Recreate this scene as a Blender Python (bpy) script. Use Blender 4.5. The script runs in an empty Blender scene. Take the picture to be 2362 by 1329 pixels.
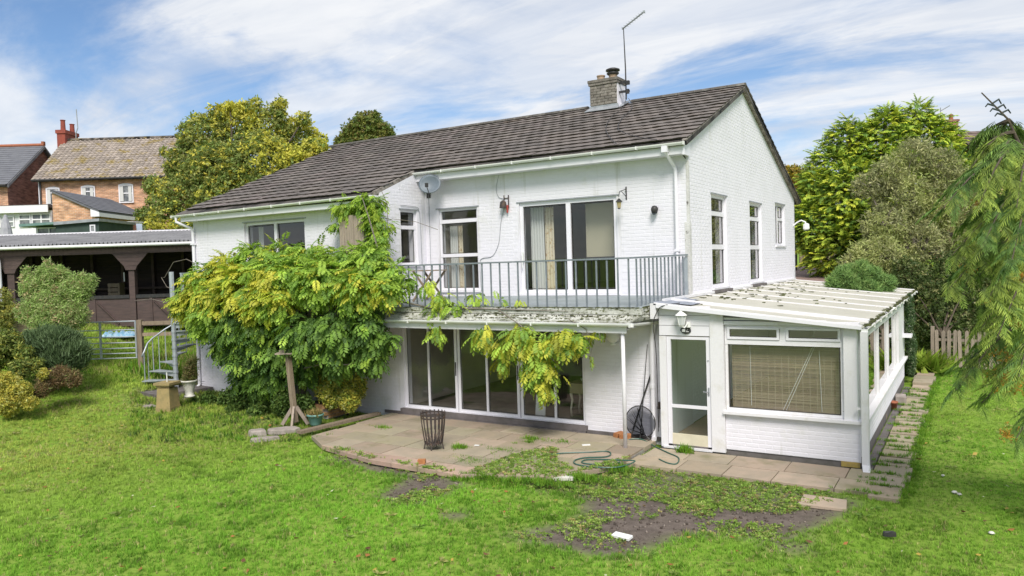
import bpy, math, random
import numpy as np
from mathutils import Vector, Matrix

scene = bpy.context.scene
COL = scene.collection
rnd = random.Random(7)
rng = np.random.default_rng(11)
R_ = math.radians

# ------------------------------------------------------------------ camera
FPX, W0, H0 = 1718.43, 2362.0, 1329.0
YAW, PIT, ROL = R_(-31.71956), R_(-1.865273), R_(-1.727278)
CAM = np.array([4.9365, -15.0, 3.4])
Fv = np.array([math.sin(YAW) * math.cos(PIT), math.cos(YAW) * math.cos(PIT), math.sin(PIT)])
Rv = np.array([math.cos(YAW), -math.sin(YAW), 0.0])
Uv = np.cross(Rv, Fv)
Rv, Uv = math.cos(ROL) * Rv + math.sin(ROL) * Uv, -math.sin(ROL) * Rv + math.cos(ROL) * Uv
cd = bpy.data.cameras.new('camera')
cd.sensor_fit = 'HORIZONTAL'
cd.sensor_width = 36.0
cd.lens = 36.0 * FPX / W0
cd.clip_start = 0.1
cd.clip_end = 2000.0
cam = bpy.data.objects.new('camera', cd)
COL.objects.link(cam)
m = Matrix.Identity(4)
for i in range(3):
    m[i][0], m[i][1], m[i][2], m[i][3] = Rv[i], Uv[i], -Fv[i], CAM[i]
cam.matrix_world = m
scene.camera = cam

# ------------------------------------------------------------------ sky, sun, exposure
SUN_EL, SUN_AZ = R_(47), R_(146)          # azimuth measured from +y towards +x
world = bpy.data.worlds.new("World")
scene.world = world
world.use_nodes = True
nt = world.node_tree
nt.nodes.clear()
N = nt.nodes.new
out = N('ShaderNodeOutputWorld')
bg = N('ShaderNodeBackground')
bg.inputs['Strength'].default_value = 0.085
sky = N('ShaderNodeTexSky')
sky.sky_type = 'NISHITA'
sky.sun_disc = False
sky.sun_elevation = SUN_EL
sky.sun_rotation = SUN_AZ
sky.altitude = 100
sky.air_density = 1.0
sky.dust_density = 0.6
sky.ozone_density = 2.2
tc = N('ShaderNodeTexCoord')
sep = N('ShaderNodeSeparateXYZ')
nt.links.new(tc.outputs['Generated'], sep.inputs[0])
def wm(op, a, b=None, clamp=False):
    n = N('ShaderNodeMath'); n.operation = op; n.use_clamp = clamp
    for k, v in enumerate((a, b)):
        if v is None: continue
        if isinstance(v, (int, float)): n.inputs[k].default_value = v
        else: nt.links.new(v, n.inputs[k])
    return n.outputs[0]
zc = wm('MAXIMUM', sep.outputs[2], 0.0)
den = wm('ADD', zc, 0.16)
comb = N('ShaderNodeCombineXYZ')
nt.links.new(wm('DIVIDE', sep.outputs[0], den), comb.inputs[0])
nt.links.new(wm('DIVIDE', sep.outputs[1], den), comb.inputs[1])
def cloud(scale, rot, stretch, lo, hi, detail, rough, dist, off):
    mp = N('ShaderNodeMapping'); mp.vector_type = 'POINT'
    mp.inputs['Rotation'].default_value = (0, 0, rot)
    mp.inputs['Scale'].default_value = (scale * stretch, scale, scale)
    mp.inputs['Location'].default_value = off
    nt.links.new(comb.outputs[0], mp.inputs[0])
    no = N('ShaderNodeTexNoise')
    no.inputs['Scale'].default_value = 1.0
    no.inputs['Detail'].default_value = detail
    no.inputs['Roughness'].default_value = rough
    no.inputs['Distortion'].default_value = dist
    nt.links.new(mp.outputs[0], no.inputs['Vector'])
    mr = N('ShaderNodeMapRange'); mr.interpolation_type = 'SMOOTHSTEP'
    mr.inputs['From Min'].default_value = lo
    mr.inputs['From Max'].default_value = hi
    nt.links.new(no.outputs['Fac'], mr.inputs['Value'])
    return mr.outputs[0]
c1 = cloud(0.95, R_(-20), 0.55, 0.37, 0.56, 9, 0.60, 0.5, (2.2, 14.4, 0))
c2 = cloud(2.3, R_(-35), 0.35, 0.40, 0.70, 8, 0.62, 0.9, (7.3, 2.2, 0))
cl = wm('ADD', wm('MULTIPLY', c1, 0.88), wm('MULTIPLY', c2, 0.5), True)
hz = N('ShaderNodeMapRange')
hz.inputs['From Min'].default_value = 0.0
hz.inputs['From Max'].default_value = 0.24
hz.inputs['To Min'].default_value = 0.8
hz.inputs['To Max'].default_value = 0.0
nt.links.new(zc, hz.inputs['Value'])
cl = wm('MAXIMUM', cl, hz.outputs[0])
cl = wm('MULTIPLY', cl, 0.96)
tone = N('ShaderNodeMix'); tone.data_type = 'RGBA'
tone.inputs['A'].default_value = (2.7, 2.95, 3.4, 1)
tone.inputs['B'].default_value = (3.95, 4.0, 4.08, 1)
c3 = cloud(3.6, R_(-28), 0.32, 0.36, 0.66, 8, 0.6, 0.7, (1.3, 9.2, 0))
nt.links.new(wm('ADD', wm('MULTIPLY', c1, 0.35), wm('MULTIPLY', c3, 0.65)), tone.inputs['Factor'])
blu = N('ShaderNodeMix'); blu.data_type = 'RGBA'; blu.blend_type = 'MULTIPLY'
blu.inputs['Factor'].default_value = 1.0
blu.inputs['B'].default_value = (0.46, 0.52, 0.58, 1)
nt.links.new(sky.outputs[0], blu.inputs['A'])
mixc = N('ShaderNodeMix'); mixc.data_type = 'RGBA'
nt.links.new(cl, mixc.inputs['Factor'])
nt.links.new(blu.outputs['Result'], mixc.inputs['A'])
nt.links.new(tone.outputs['Result'], mixc.inputs['B'])
nt.links.new(mixc.outputs['Result'], bg.inputs['Color'])
nt.links.new(bg.outputs[0], out.inputs[0])

sd = bpy.data.lights.new('sun', 'SUN')
sd.energy = 1.4
sd.angle = R_(22)
sd.color = (1.0, 0.95, 0.88)
sun = bpy.data.objects.new('sun', sd)
COL.objects.link(sun)
sv = Vector((math.sin(SUN_AZ) * math.cos(SUN_EL), math.cos(SUN_AZ) * math.cos(SUN_EL), math.sin(SUN_EL)))
sun.rotation_euler = sv.to_track_quat('Z', 'Y').to_euler()
vs = scene.view_settings
vs.view_transform = 'Standard'
vs.look = 'None'
vs.gamma = 1.0
vs.use_curve_mapping = False
vs.exposure = 1.5
scene.cycles.max_bounces = 8
scene.cycles.diffuse_bounces = 4
scene.cycles.transparent_max_bounces = 12

# ------------------------------------------------------------------ helpers
def pt(px, py, d):
    """world point seen at photo pixel (px, py) at depth d"""
    return CAM + d * (Fv + Rv * ((px - 1181) / FPX) - Uv * ((py - 664.5) / FPX))
def gp(px, py, z=-0.08):
    r = Fv + Rv * ((px - 1181) / FPX) - Uv * ((py - 664.5) / FPX)
    return CAM + r * ((z - CAM[2]) / r[2])
def on_y(px, py, y):
    r = Fv + Rv * ((px - 1181) / FPX) - Uv * ((py - 664.5) / FPX)
    return CAM + r * ((y - CAM[1]) / r[1])

class MB:
    def __init__(s): s.v, s.f, s.c = [], [], []
    def add(s, vs, fs, col=None):
        o = len(s.v)
        s.v += [tuple(map(float, p)) for p in vs]
        for f in fs:
            s.f.append(tuple(o + i for i in f)); s.c.append(col)
        return s
    def box(s, x0, x1, y0, y1, z0, z1, col=None):
        if x0 > x1: x0, x1 = x1, x0
        if y0 > y1: y0, y1 = y1, y0
        if z0 > z1: z0, z1 = z1, z0
        return s.add([(x0, y0, z0), (x1, y0, z0), (x1, y1, z0), (x0, y1, z0), (x0, y0, z1), (x1, y0, z1), (x1, y1, z1), (x0, y1, z1)],
                     [(0, 3, 2, 1), (4, 5, 6, 7), (0, 1, 5, 4), (1, 2, 6, 5), (2, 3, 7, 6), (3, 0, 4, 7)], col)
    def obox(s, c, size, rot=None, col=None):
        hx, hy, hz_ = [k / 2 for k in size]
        c = Vector(c); rot = rot or Matrix.Identity(3)
        vs = [c + rot @ Vector((x, y, z)) for z in (-hz_, hz_) for (x, y) in ((-hx, -hy), (hx, -hy), (hx, hy), (-hx, hy))]
        return s.add(vs, [(0, 3, 2, 1), (4, 5, 6, 7), (0, 1, 5, 4), (1, 2, 6, 5), (2, 3, 7, 6), (3, 0, 4, 7)], col)
    def bar(s, p0, p1, w, h, up=(0, 0, 1), col=None):
        p0, p1 = Vector(p0), Vector(p1)
        d = (p1 - p0); L = d.length; d.normalize()
        u = Vector(up)
        if abs(d.dot(u)) > 0.98: u = Vector((0, 1, 0))
        x = d.cross(u).normalized(); z = x.cross(d).normalized()
        rot = Matrix((x, d, z)).transposed()
        return s.obox((p0 + p1) / 2, (w, L, h), rot, col)
    def tube(s, pts, r, n=6, col=None, cap=True):
        P = [Vector(p) for p in pts]
        rs = r if isinstance(r, (list, tuple)) else [r] * len(P)
        vs, fs = [], []
        ref = None
        for i, p in enumerate(P):
            a = P[max(i - 1, 0)]; b = P[min(i + 1, len(P) - 1)]
            d = (b - a)
            if d.length < 1e-9: d = Vector((0, 0, 1))
            d.normalize()
            if ref is None:
                ref = Vector((0, 0, 1)) if abs(d.z) < 0.9 else Vector((1, 0, 0))
            x = d.cross(ref).normalized(); y = d.cross(x).normalized(); ref = x.cross(d)
            for k in range(n):
                t = 2 * math.pi * k / n
                vs.append(p + (x * math.cos(t) + y * math.sin(t)) * rs[i])
        for i in range(len(P) - 1):
            for k in range(n):
                a = i * n + k; b = i * n + (k + 1) % n
                fs.append((a, b, b + n, a + n))
        if cap:
            fs.append(tuple(range(n - 1, -1, -1))); q = (len(P) - 1) * n
            fs.append(tuple(range(q, q + n)))
        return s.add(vs, fs, col)
    def lathe(s, prof, c, n=16, col=None):
        vs, fs = [], []
        for (r, z) in prof:
            for k in range(n):
                t = 2 * math.pi * k / n
                vs.append((c[0] + r * math.cos(t), c[1] + r * math.sin(t), c[2] + z))
        for i in range(len(prof) - 1):
            for k in range(n):
                a = i * n + k; b = i * n + (k + 1) % n
                fs.append((a, b, b + n, a + n))
        return s.add(vs, fs, col)
    def prism(s, poly, vec, col=None):
        n = len(poly); v = Vector(vec)
        vs = [Vector(p) for p in poly] + [Vector(p) + v for p in poly]
        fs = [tuple(range(n - 1, -1, -1)), tuple(range(n, 2 * n))]
        fs += [(i, (i + 1) % n, n + (i + 1) % n, n + i) for i in range(n)]
        return s.add(vs, fs, col)
    def mesh(s, name, mat, org=(0, 0, 0), smooth=False):
        me = bpy.data.meshes.new(name)
        o = Vector(org)
        me.from_pydata([Vector(p) - o for p in s.v], [], s.f)
        me.materials.append(mat)
        if any(c is not None for c in s.c):
            at = me.color_attributes.new('Col', 'FLOAT_COLOR', 'CORNER')
            buf = []
            for f, c in zip(s.f, s.c):
                c = c if c is not None else (1, 1, 1)
                buf += [c[0], c[1], c[2], 1.0] * len(f)
            at.data.foreach_set('color', buf)
        if smooth: me.polygons.foreach_set('use_smooth', [True] * len(me.polygons))
        me.update()
        return me
    def build(s, name, mat, parent=None, smooth=False, org=None, fix=False):
        o = Vector(org) if org is not None else (wloc(parent) if parent else Vector((0, 0, 0)))
        me = s.mesh(name, mat, o, smooth)
        if fix:
            import bmesh
            bm = bmesh.new(); bm.from_mesh(me)
            bmesh.ops.recalc_face_normals(bm, faces=bm.faces[:]); bm.to_mesh(me); bm.free()
        ob = bpy.data.objects.new(name, me)
        COL.objects.link(ob)
        if parent:
            ob.parent = parent
            if org is not None: ob.location = Vector(org) - wloc(parent)
        else: ob.location = o
        return ob

def wloc(o):
    v = Vector((0, 0, 0))
    while o is not None:
        v = v + o.location; o = o.parent
    return v
def tag(o, label=None, cat=None, group=None, kind=None):
    if label: o['label'] = label
    if cat: o['category'] = cat
    if group: o['group'] = group
    if kind: o['kind'] = kind
    return o
def thing(name, label, cat, loc=(0, 0, 0), group=None):
    o = bpy.data.objects.new(name, None)
    o.empty_display_size = 0.2
    COL.objects.link(o); o.location = Vector(tuple(map(float, loc)))
    return tag(o, label, cat, group)
def dup(o, parent=None):
    c = o.copy(); COL.objects.link(c); c.parent = parent
    for ch in [k for k in o.children]: dup(ch, c)
    return c
def inst(name, me, parent, loc=(0, 0, 0), rot=None, scale=None):
    """one more object sharing mesh data, placed in its parent's space"""
    o = bpy.data.objects.new(name, me); COL.objects.link(o); o.parent = parent
    M = Matrix.Translation(Vector(loc) - (wloc(parent) if parent else Vector((0, 0, 0))))
    if rot is not None: M = M @ rot.to_4x4()
    if scale is not None: M = M @ Matrix.Diagonal((*scale, 1.0))
    o.matrix_local = M
    return o

# smooth value noise for terrain, colour patches
_vn = {}
def vnoise(x, y, scale, seed=0):
    if seed not in _vn: _vn[seed] = np.random.default_rng(seed + 100).random((256, 256))
    g = _vn[seed]
    x = np.asarray(x, float) / scale + 1000.0; y = np.asarray(y, float) / scale + 1000.0
    xi = np.floor(x).astype(int); yi = np.floor(y).astype(int)
    fx = x - xi; fy = y - yi
    fx = fx * fx * (3 - 2 * fx); fy = fy * fy * (3 - 2 * fy)
    a = g[xi % 256, yi % 256]; b = g[(xi + 1) % 256, yi % 256]; c = g[xi % 256, (yi + 1) % 256]; d = g[(xi + 1) % 256, (yi + 1) % 256]
    return (a * (1 - fx) + b * fx) * (1 - fy) + (c * (1 - fx) + d * fx) * fy

# ------------------------------------------------------------------ materials
def pm(name, col, rough=0.7, metal=0.0, col2=None, scale=6.0, lo=0.4, hi=0.7, detail=6, stretch=(1, 1, 1),
       bump=0.0, bscale=40.0, attr=False, rand=0.0, spots=None, spec=0.5, transl=0.0, streak=None):
    mt = bpy.data.materials.new(name)
    mt.use_nodes = True
    t = mt.node_tree; L = t.links.new
    b = t.nodes['Principled BSDF']
    b.inputs['Roughness'].default_value = rough
    b.inputs['Metallic'].default_value = metal
    b.inputs['Specular IOR Level'].default_value = spec
    geo = t.nodes.new('ShaderNodeNewGeometry')
    def mapping(st):
        mp = t.nodes.new('ShaderNodeMapping'); mp.inputs['Scale'].default_value = st
        L(geo.outputs['Position'], mp.inputs[0]); return mp.outputs[0]
    rgb = t.nodes.new('ShaderNodeRGB'); rgb.outputs[0].default_value = (*col, 1)
    cur = rgb.outputs[0]
    def mix(fac, a, c, mode='MIX'):
        mx = t.nodes.new('ShaderNodeMix'); mx.data_type = 'RGBA'; mx.blend_type = mode
        if isinstance(fac, (int, float)): mx.inputs['Factor'].default_value = fac
        else: L(fac, mx.inputs['Factor'])
        for k, v in (('A', a), ('B', c)):
            if isinstance(v, tuple): mx.inputs[k].default_value = (*v, 1)
            else: L(v, mx.inputs[k])
        return mx.outputs['Result']
    def noise(sc, st, lo, hi, de, ro=0.6):
        n = t.nodes.new('ShaderNodeTexNoise')
        n.inputs['Scale'].default_value = sc; n.inputs['Detail'].default_value = de; n.inputs['Roughness'].default_value = ro
        L(mapping(st), n.inputs['Vector'])
        r = t.nodes.new('ShaderNodeMapRange'); r.inputs['From Min'].default_value = lo; r.inputs['From Max'].default_value = hi
        L(n.outputs['Fac'], r.inputs['Value'])
        return r.outputs[0], n.outputs['Fac']
    if attr:
        a = t.nodes.new('ShaderNodeAttribute'); a.attribute_name = 'Col'
        cur = mix(1.0, cur, a.outputs['Color'], 'MULTIPLY')
    if col2 is not None:
        f, _ = noise(scale, stretch, lo, hi, detail)
        cur = mix(f, cur, col2)
    for sp in (spots or []):        # (scale, lo, hi, colour, stretch)
        f, _ = noise(sp[0], sp[4] if len(sp) > 4 else (1, 1, 1), sp[1], sp[2], 5, 0.65)
        cur = mix(f, cur, sp[3])
    if rand:
        oi = t.nodes.new('ShaderNodeObjectInfo')
        r = t.nodes.new('ShaderNodeMapRange'); r.inputs['To Min'].default_value = 1 - rand; r.inputs['To Max'].default_value = 1 + rand
        L(oi.outputs['Random'], r.inputs['Value'])
        cur = mix(1.0, cur, r.outputs[0], 'MULTIPLY')
    L(cur, b.inputs['Base Color'])
    if bump:
        _, n = noise(bscale, (1, 1, 1), 0, 1, 5)
        bp = t.nodes.new('ShaderNodeBump'); bp.inputs['Strength'].default_value = bump; bp.inputs['Distance'].default_value = 0.02
        L(n, bp.inputs['Height']); L(bp.outputs[0], b.inputs['Normal'])
    if transl:
        tr = t.nodes.new('ShaderNodeBsdfTranslucent'); L(cur, tr.inputs['Color'])
        ms = t.nodes.new('ShaderNodeMixShader'); ms.inputs[0].default_value = transl
        L(b.outputs[0], ms.inputs[1]); L(tr.outputs[0], ms.inputs[2])
        L(ms.outputs[0], t.nodes['Material Output'].inputs[0])
    return mt

def glass_mat(name, tint=(0.93, 0.95, 0.94), rough=0.0, ior=1.5, boost=1.0):
    mt = bpy.data.materials.new(name); mt.use_nodes = True
    t = mt.node_tree; t.nodes.clear(); L = t.links.new
    o = t.nodes.new('ShaderNodeOutputMaterial')
    fr = t.nodes.new('ShaderNodeFresnel')
    ge = t.nodes.new('ShaderNodeNewGeometry'); ir = t.nodes.new('ShaderNodeMapRange')      # the same reflection from either side of the pane
    ir.inputs['To Min'].default_value = ior; ir.inputs['To Max'].default_value = 1 / ior
    L(ge.outputs['Backfacing'], ir.inputs['Value']); L(ir.outputs[0], fr.inputs['IOR'])
    mu = t.nodes.new('ShaderNodeMath'); mu.operation = 'MULTIPLY'; mu.use_clamp = True; mu.inputs[1].default_value = boost
    L(fr.outputs[0], mu.inputs[0])
    g = t.nodes.new('ShaderNodeBsdfGlossy'); g.inputs['Roughness'].default_value = rough
    tr = t.nodes.new('ShaderNodeBsdfTransparent'); tr.inputs[0].default_value = (*tint, 1)
    ms = t.nodes.new('ShaderNodeMixShader')
    L(mu.outputs[0], ms.inputs[0]); L(tr.outputs[0], ms.inputs[1]); L(g.outputs[0], ms.inputs[2]); L(ms.outputs[0], o.inputs[0])
    return mt

M = {}
M['white_wall'] = pm('painted_brick', (0.765, 0.748, 0.80), 0.75, col2=(0.69, 0.675, 0.70), scale=0.9, lo=0.45, hi=0.8, bump=0.12, bscale=30,
                     spots=[(3.2, 0.66, 0.80, (0.58, 0.57, 0.54), (1, 1, 0.35)), (9, 0.72, 0.8, (0.5, 0.48, 0.45)), (2.2, 0.58, 0.76, (0.50, 0.49, 0.44), (1.6, 1.6, 0.12)), (0.7, 0.60, 0.8, (0.60, 0.60, 0.52))], rand=0.02)
M['gable_wall'] = pm('painted_gable_brick', (0.785, 0.765, 0.82), 0.75, col2=(0.72, 0.705, 0.745), scale=1.3, lo=0.45, hi=0.8, bump=0.1, bscale=26,
                     spots=[(2.6, 0.68, 0.8, (0.6, 0.6, 0.58), (1, 1, 3.0)), (7, 0.73, 0.8, (0.42, 0.42, 0.4), (1, 1, 4.0)), (1.4, 0.63, 0.8, (0.62, 0.61, 0.57), (1.5, 1.5, 0.16))], rand=0.02)
M['old_white'] = pm('weathered_white_paint', (0.755, 0.74, 0.76), 0.6, col2=(0.60, 0.58, 0.52), scale=3.0, lo=0.55, hi=0.8, bump=0.2, bscale=25,
                    spots=[(11, 0.70, 0.76, (0.26, 0.24, 0.2)), (24, 0.7, 0.78, (0.4, 0.37, 0.32))])
M['upvc'] = pm('white_plastic_frame', (0.79, 0.772, 0.82), 0.35, col2=(0.73, 0.73, 0.73), scale=2.0, lo=0.5, hi=0.8, spots=[(14, 0.72, 0.8, (0.6, 0.6, 0.56))])
M['gutter'] = pm('white_gutter', (0.80, 0.80, 0.78), 0.4, col2=(0.66, 0.66, 0.62), scale=2.5, lo=0.5, hi=0.75, spots=[(10, 0.72, 0.78, (0.35, 0.34, 0.3), (0.3, 0.3, 2))])
M['cream'] = pm('cream_paint', (0.72, 0.66, 0.50), 0.5, col2=(0.6, 0.54, 0.4), scale=3)
M['glass'] = glass_mat('window_glass', boost=2.2)
M['glass_green'] = glass_mat('obscure_glass', (0.74, 0.82, 0.77), 0.25, boost=3.5)
M['tile'] = pm('concrete_roof_tile', (0.168, 0.143, 0.127), 0.85, attr=True, rand=0.10, col2=(0.125, 0.11, 0.10), scale=1.2, lo=0.4, hi=0.65, bump=0.3, bscale=60,
               spots=[(9, 0.62, 0.74, (0.25, 0.23, 0.205)), (0.8, 0.62, 0.75, (0.15, 0.10, 0.06)), (30, 0.72, 0.76, (0.30, 0.28, 0.25))])
M['ridge_tile'] = pm('ridge_tile', (0.10, 0.09, 0.08), 0.85, rand=0.25, col2=(0.2, 0.19, 0.17), scale=7, lo=0.5, hi=0.7, bump=0.3)
M['brick_grey'] = pm('grey_chimney_brick', (0.16, 0.14, 0.12), 0.9, rand=0.3, col2=(0.26, 0.24, 0.21), scale=9, lo=0.4, hi=0.7, bump=0.5, bscale=50)
M['mortar'] = pm('mortar', (0.34, 0.32, 0.29), 0.9, col2=(0.24, 0.22, 0.2), scale=12)
M['lead'] = pm('lead_flashing', (0.36, 0.38, 0.40), 0.5, metal=0.2, col2=(0.25, 0.26, 0.28), scale=5)
M['rail'] = pm('grey_painted_steel', (0.18, 0.205, 0.23), 0.45, col2=(0.27, 0.29, 0.31), scale=8, lo=0.5, hi=0.7, spots=[(18, 0.7, 0.78, (0.2, 0.12, 0.07))])
M['galv'] = pm('galvanised_steel', (0.38, 0.42, 0.46), 0.42, metal=0.35, col2=(0.5, 0.53, 0.56), scale=6)
M['deck'] = pm('grey_deck_felt', (0.30, 0.335, 0.35), 0.8, col2=(0.22, 0.25, 0.25), scale=1.5, spots=[(9, 0.66, 0.74, (0.06, 0.065, 0.04))])
M['mossy'] = pm('mossy_white_ledge', (0.55, 0.55, 0.50), 0.9, col2=(0.30, 0.30, 0.25), scale=2.5, lo=.45, hi=.65, bump=.4, spots=[(7, .53, .60, (0.08, 0.085, 0.04), (.5, 1, 3)), (20, .55, .62, (.12, .13, .05))])
M['moss'] = pm('moss', (0.10, 0.115, 0.03), 0.95, col2=(0.05, 0.05, 0.025), scale=9, lo=0.4, hi=0.6, bump=0.8, bscale=80)
M['stained'] = pm('stained_render', (.50, .49, .47), .9, col2=(.66, .65, .63), scale=2, lo=.4, hi=.6, bump=.5, bscale=40, spots=[(8, .58, .68, (.12, .11, .10), (1, 1, .5))])
M['dark'] = pm('dark_metal', (0.025, 0.025, 0.027), 0.5, col2=(0.05, 0.045, 0.04), scale=12)
M['rust'] = pm('rusty_iron', (0.05, 0.04, 0.038), 0.7, col2=(0.13, 0.075, 0.045), scale=14, lo=0.5, hi=0.75, bump=0.3)
M['dish'] = pm('grey_dish', (0.14, 0.17, 0.20), 0.5, col2=(0.11, 0.135, 0.16), scale=5)
M['timber'] = pm('weathered_timber', (0.30, 0.235, 0.165), 0.85, rand=0.15, col2=(0.19, 0.14, 0.10), scale=5, stretch=(6, 6, 0.6), lo=0.4, hi=0.7, bump=0.4, bscale=30)
M['timber_grey'] = pm('silvered_timber', (0.36, 0.29, 0.23), 0.85, rand=0.12, col2=(0.22, 0.18, 0.15), scale=6, stretch=(7, 7, 0.5), lo=0.4, hi=0.7, bump=0.4)
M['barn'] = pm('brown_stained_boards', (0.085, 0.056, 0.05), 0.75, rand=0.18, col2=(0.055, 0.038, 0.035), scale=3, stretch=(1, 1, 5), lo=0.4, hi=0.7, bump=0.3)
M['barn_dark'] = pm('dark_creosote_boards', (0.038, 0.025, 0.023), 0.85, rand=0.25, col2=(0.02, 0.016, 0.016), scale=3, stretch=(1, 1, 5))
M['corr'] = pm('corrugated_cement', (0.24, 0.24, 0.25), 0.8, col2=(0.15, 0.15, 0.16), scale=2, lo=0.4, hi=0.7, spots=[(7, 0.68, 0.76, (0.3, 0.27, 0.12))])
M['slab'] = pm('paving_slab', (0.37, 0.315, 0.25), 0.9, attr=True, rand=0.14, col2=(0.29, 0.25, 0.185), scale=2.4, lo=0.4, hi=0.75, bump=0.35, bscale=60,
               spots=[(1.1, 0.55, 0.72, (0.20, 0.185, 0.095)), (26, 0.70, 0.76, (0.42, 0.39, 0.33)), (8, 0.68, 0.76, (0.10, 0.085, 0.065))])
M['stone'] = pm('rubble_stone', (0.36, 0.31, 0.28), 0.9, rand=0.15, col2=(0.24, 0.21, 0.18), scale=6, bump=0.6, bscale=30)
M['sandstone'] = pm('sandstone', (0.36, 0.27, 0.12), 0.9, col2=(0.24, 0.20, 0.09), scale=5, lo=0.4, hi=0.7, bump=0.4, bscale=50, spots=[(8, 0.64, 0.72, (0.15, 0.13, 0.05))])
M['slate'] = pm('dark_slab', (0.16, 0.14, 0.14), 0.85, col2=(0.10, 0.09, 0.08), scale=4, bump=0.3)
M['urn'] = pm('white_urn', (0.72, 0.70, 0.64), 0.7, col2=(0.5, 0.47, 0.4), scale=9)
M['pot_teal'] = pm('teal_glaze', (0.17, 0.34, 0.30), 0.4, col2=(0.12, 0.25, 0.22), scale=6)
M['terracotta'] = pm('terracotta', (0.36, 0.12, 0.06), 0.8, col2=(0.26, 0.09, 0.05), scale=9)
M['buff_brick'] = pm('buff_brick', (0.38, 0.22, 0.10), 0.9, rand=0.25, col2=(0.27, 0.14, 0.07), scale=12, bump=0.5)
M['orange_brick'] = pm('orange_brick', (0.45, 0.19, 0.07), 0.9, col2=(0.3, 0.12, 0.05), scale=16, bump=0.5)
M['hose'] = pm('green_hose', (0.035, 0.10, 0.075), 0.4, col2=(0.05, 0.13, 0.10), scale=20)
M['mesh_net'] = glass_mat('dark_netting', (0.45, 0.46, 0.48), 0.6, 1.05)
M['plastic_white'] = pm('white_plastic', (0.80, 0.80, 0.78), 0.5)
M['curtain'] = pm('curtain_cloth', (0.66, 0.58, 0.44), 0.9, spots=[(14, 0.55, 0.62, (0.44, 0.30, 0.14))])
M['curtain_plain'] = pm('pale_curtain', (0.60, 0.60, 0.58), 0.9)
M['room'] = pm('room_plaster', (0.62, 0.58, 0.50), 0.9, col2=(0.5, 0.46, 0.4), scale=0.8)
M['room_floor'] = pm('room_carpet', (0.24, 0.21, 0.18), 0.95, col2=(0.18, 0.155, 0.13), scale=4)
M['blind'] = pm('bamboo_blind', (0.40, 0.31, 0.20), 0.8, rand=0.15, transl=0.3)
M['house_brick'] = None
M['soil'] = pm('soil', (0.09, 0.072, 0.062), 0.95, bump=0.6)
# ------------------------------------------------------------------ foliage tools
leaf_mats = {}
def leaf_mat(name, rough=0.55, transl=0.38, spec=0.35):
    if name in leaf_mats: return leaf_mats[name]
    mt = pm(name, (1, 1, 1), rough, attr=True, transl=transl, spec=spec)
    leaf_mats[name] = mt
    return mt
def tri_mesh(name, V, T, C, mat):
    me = bpy.data.meshes.new(name)
    nv, nt_ = len(V), len(T)
    me.vertices.add(nv); me.vertices.foreach_set('co', np.ascontiguousarray(V, np.float32).ravel())
    me.loops.add(nt_ * 3); me.loops.foreach_set('vertex_index', np.ascontiguousarray(T, np.int32).ravel())
    me.polygons.add(nt_); me.polygons.foreach_set('loop_start', np.arange(0, nt_ * 3, 3, dtype=np.int32))
    try: me.polygons.foreach_set('loop_total', np.full(nt_, 3, np.int32))
    except Exception: pass
    if C is not None:
        at = me.color_attributes.new('Col', 'FLOAT_COLOR', 'POINT')
        c4 = np.ones((nv, 4), np.float32); c4[:, :3] = C
        at.data.foreach_set('color', c4.ravel())
    me.materials.append(mat)
    me.update(calc_edges=True)
    return me
def frames(nrm, spin=None, g=rng):
    """rotation matrices whose z axis is nrm, spun at random about it"""
    n = nrm / np.linalg.norm(nrm, axis=1, keepdims=True)
    ref = np.where(np.abs(n[:, 2:3]) < 0.9, np.array([[0, 0, 1.0]]), np.array([[1.0, 0, 0]]))
    x = np.cross(ref, n); x /= np.linalg.norm(x, axis=1, keepdims=True)
    y = np.cross(n, x)
    a = g.random(len(n)) * 2 * np.pi if spin is None else spin
    ca, sa = np.cos(a)[:, None], np.sin(a)[:, None]
    x2 = x * ca + y * sa; y2 = np.cross(n, x2)
    return np.stack([x2, y2, n], axis=2)
def frames_dir(d, up_jit, g=rng):
    """rotation matrices whose x axis is d and z axis near up"""
    d = d / np.linalg.norm(d, axis=1, keepdims=True)
    up = np.array([[0, 0, 1.0]]) + up_jit
    y = np.cross(up, d); y /= np.linalg.norm(y, axis=1, keepdims=True) + 1e-9
    z = np.cross(d, y)
    return np.stack([d, y, z], axis=2)
def scatter_arrays(tv, tt, tcol, pos, rot, scale, col):
    n, k = len(pos), len(tv)
    V = np.einsum('nij,kj->nki', rot, tv) * np.asarray(scale)[:, None, None] + pos[:, None, :]
    T = tt[None] + (np.arange(n) * k)[:, None, None]
    C = col[:, None, :] * tcol[None]
    return V.reshape(-1, 3), T.reshape(-1, 3), C.reshape(-1, 3)
def join_arrays(L):
    vs, ts, cs, o = [], [], [], 0
    for v, t, c in L:
        vs.append(v); ts.append(t + o); cs.append(c); o += len(v)
    return np.concatenate(vs), np.concatenate(ts), np.concatenate(cs)
def foliage_obj(name, arrs, mat, parent=None, org=None, kind=None):
    V, T, C = join_arrays(arrs)
    o = Vector(org) if org is not None else (wloc(parent) if parent else Vector((0, 0, 0)))
    me = tri_mesh(name, V - np.array(o)[None], T, C, mat)
    ob = bpy.data.objects.new(name, me); COL.objects.link(ob)
    if parent: ob.parent = parent
    else: ob.location = o
    if kind: ob['kind'] = kind
    return ob
def leaf(base, d, n, L, w, fold=0.25):
    """a folded leaf: 4 points, 2 triangles"""
    base, d, n = map(np.asarray, (base, d, n))
    s = np.cross(n, d)
    return [base, base + d * L * 0.5 + s * w / 2 + n * fold * w, base + d * L, base + d * L * 0.5 - s * w / 2 + n * fold * w], [(0, 1, 2), (0, 2, 3)]
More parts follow.
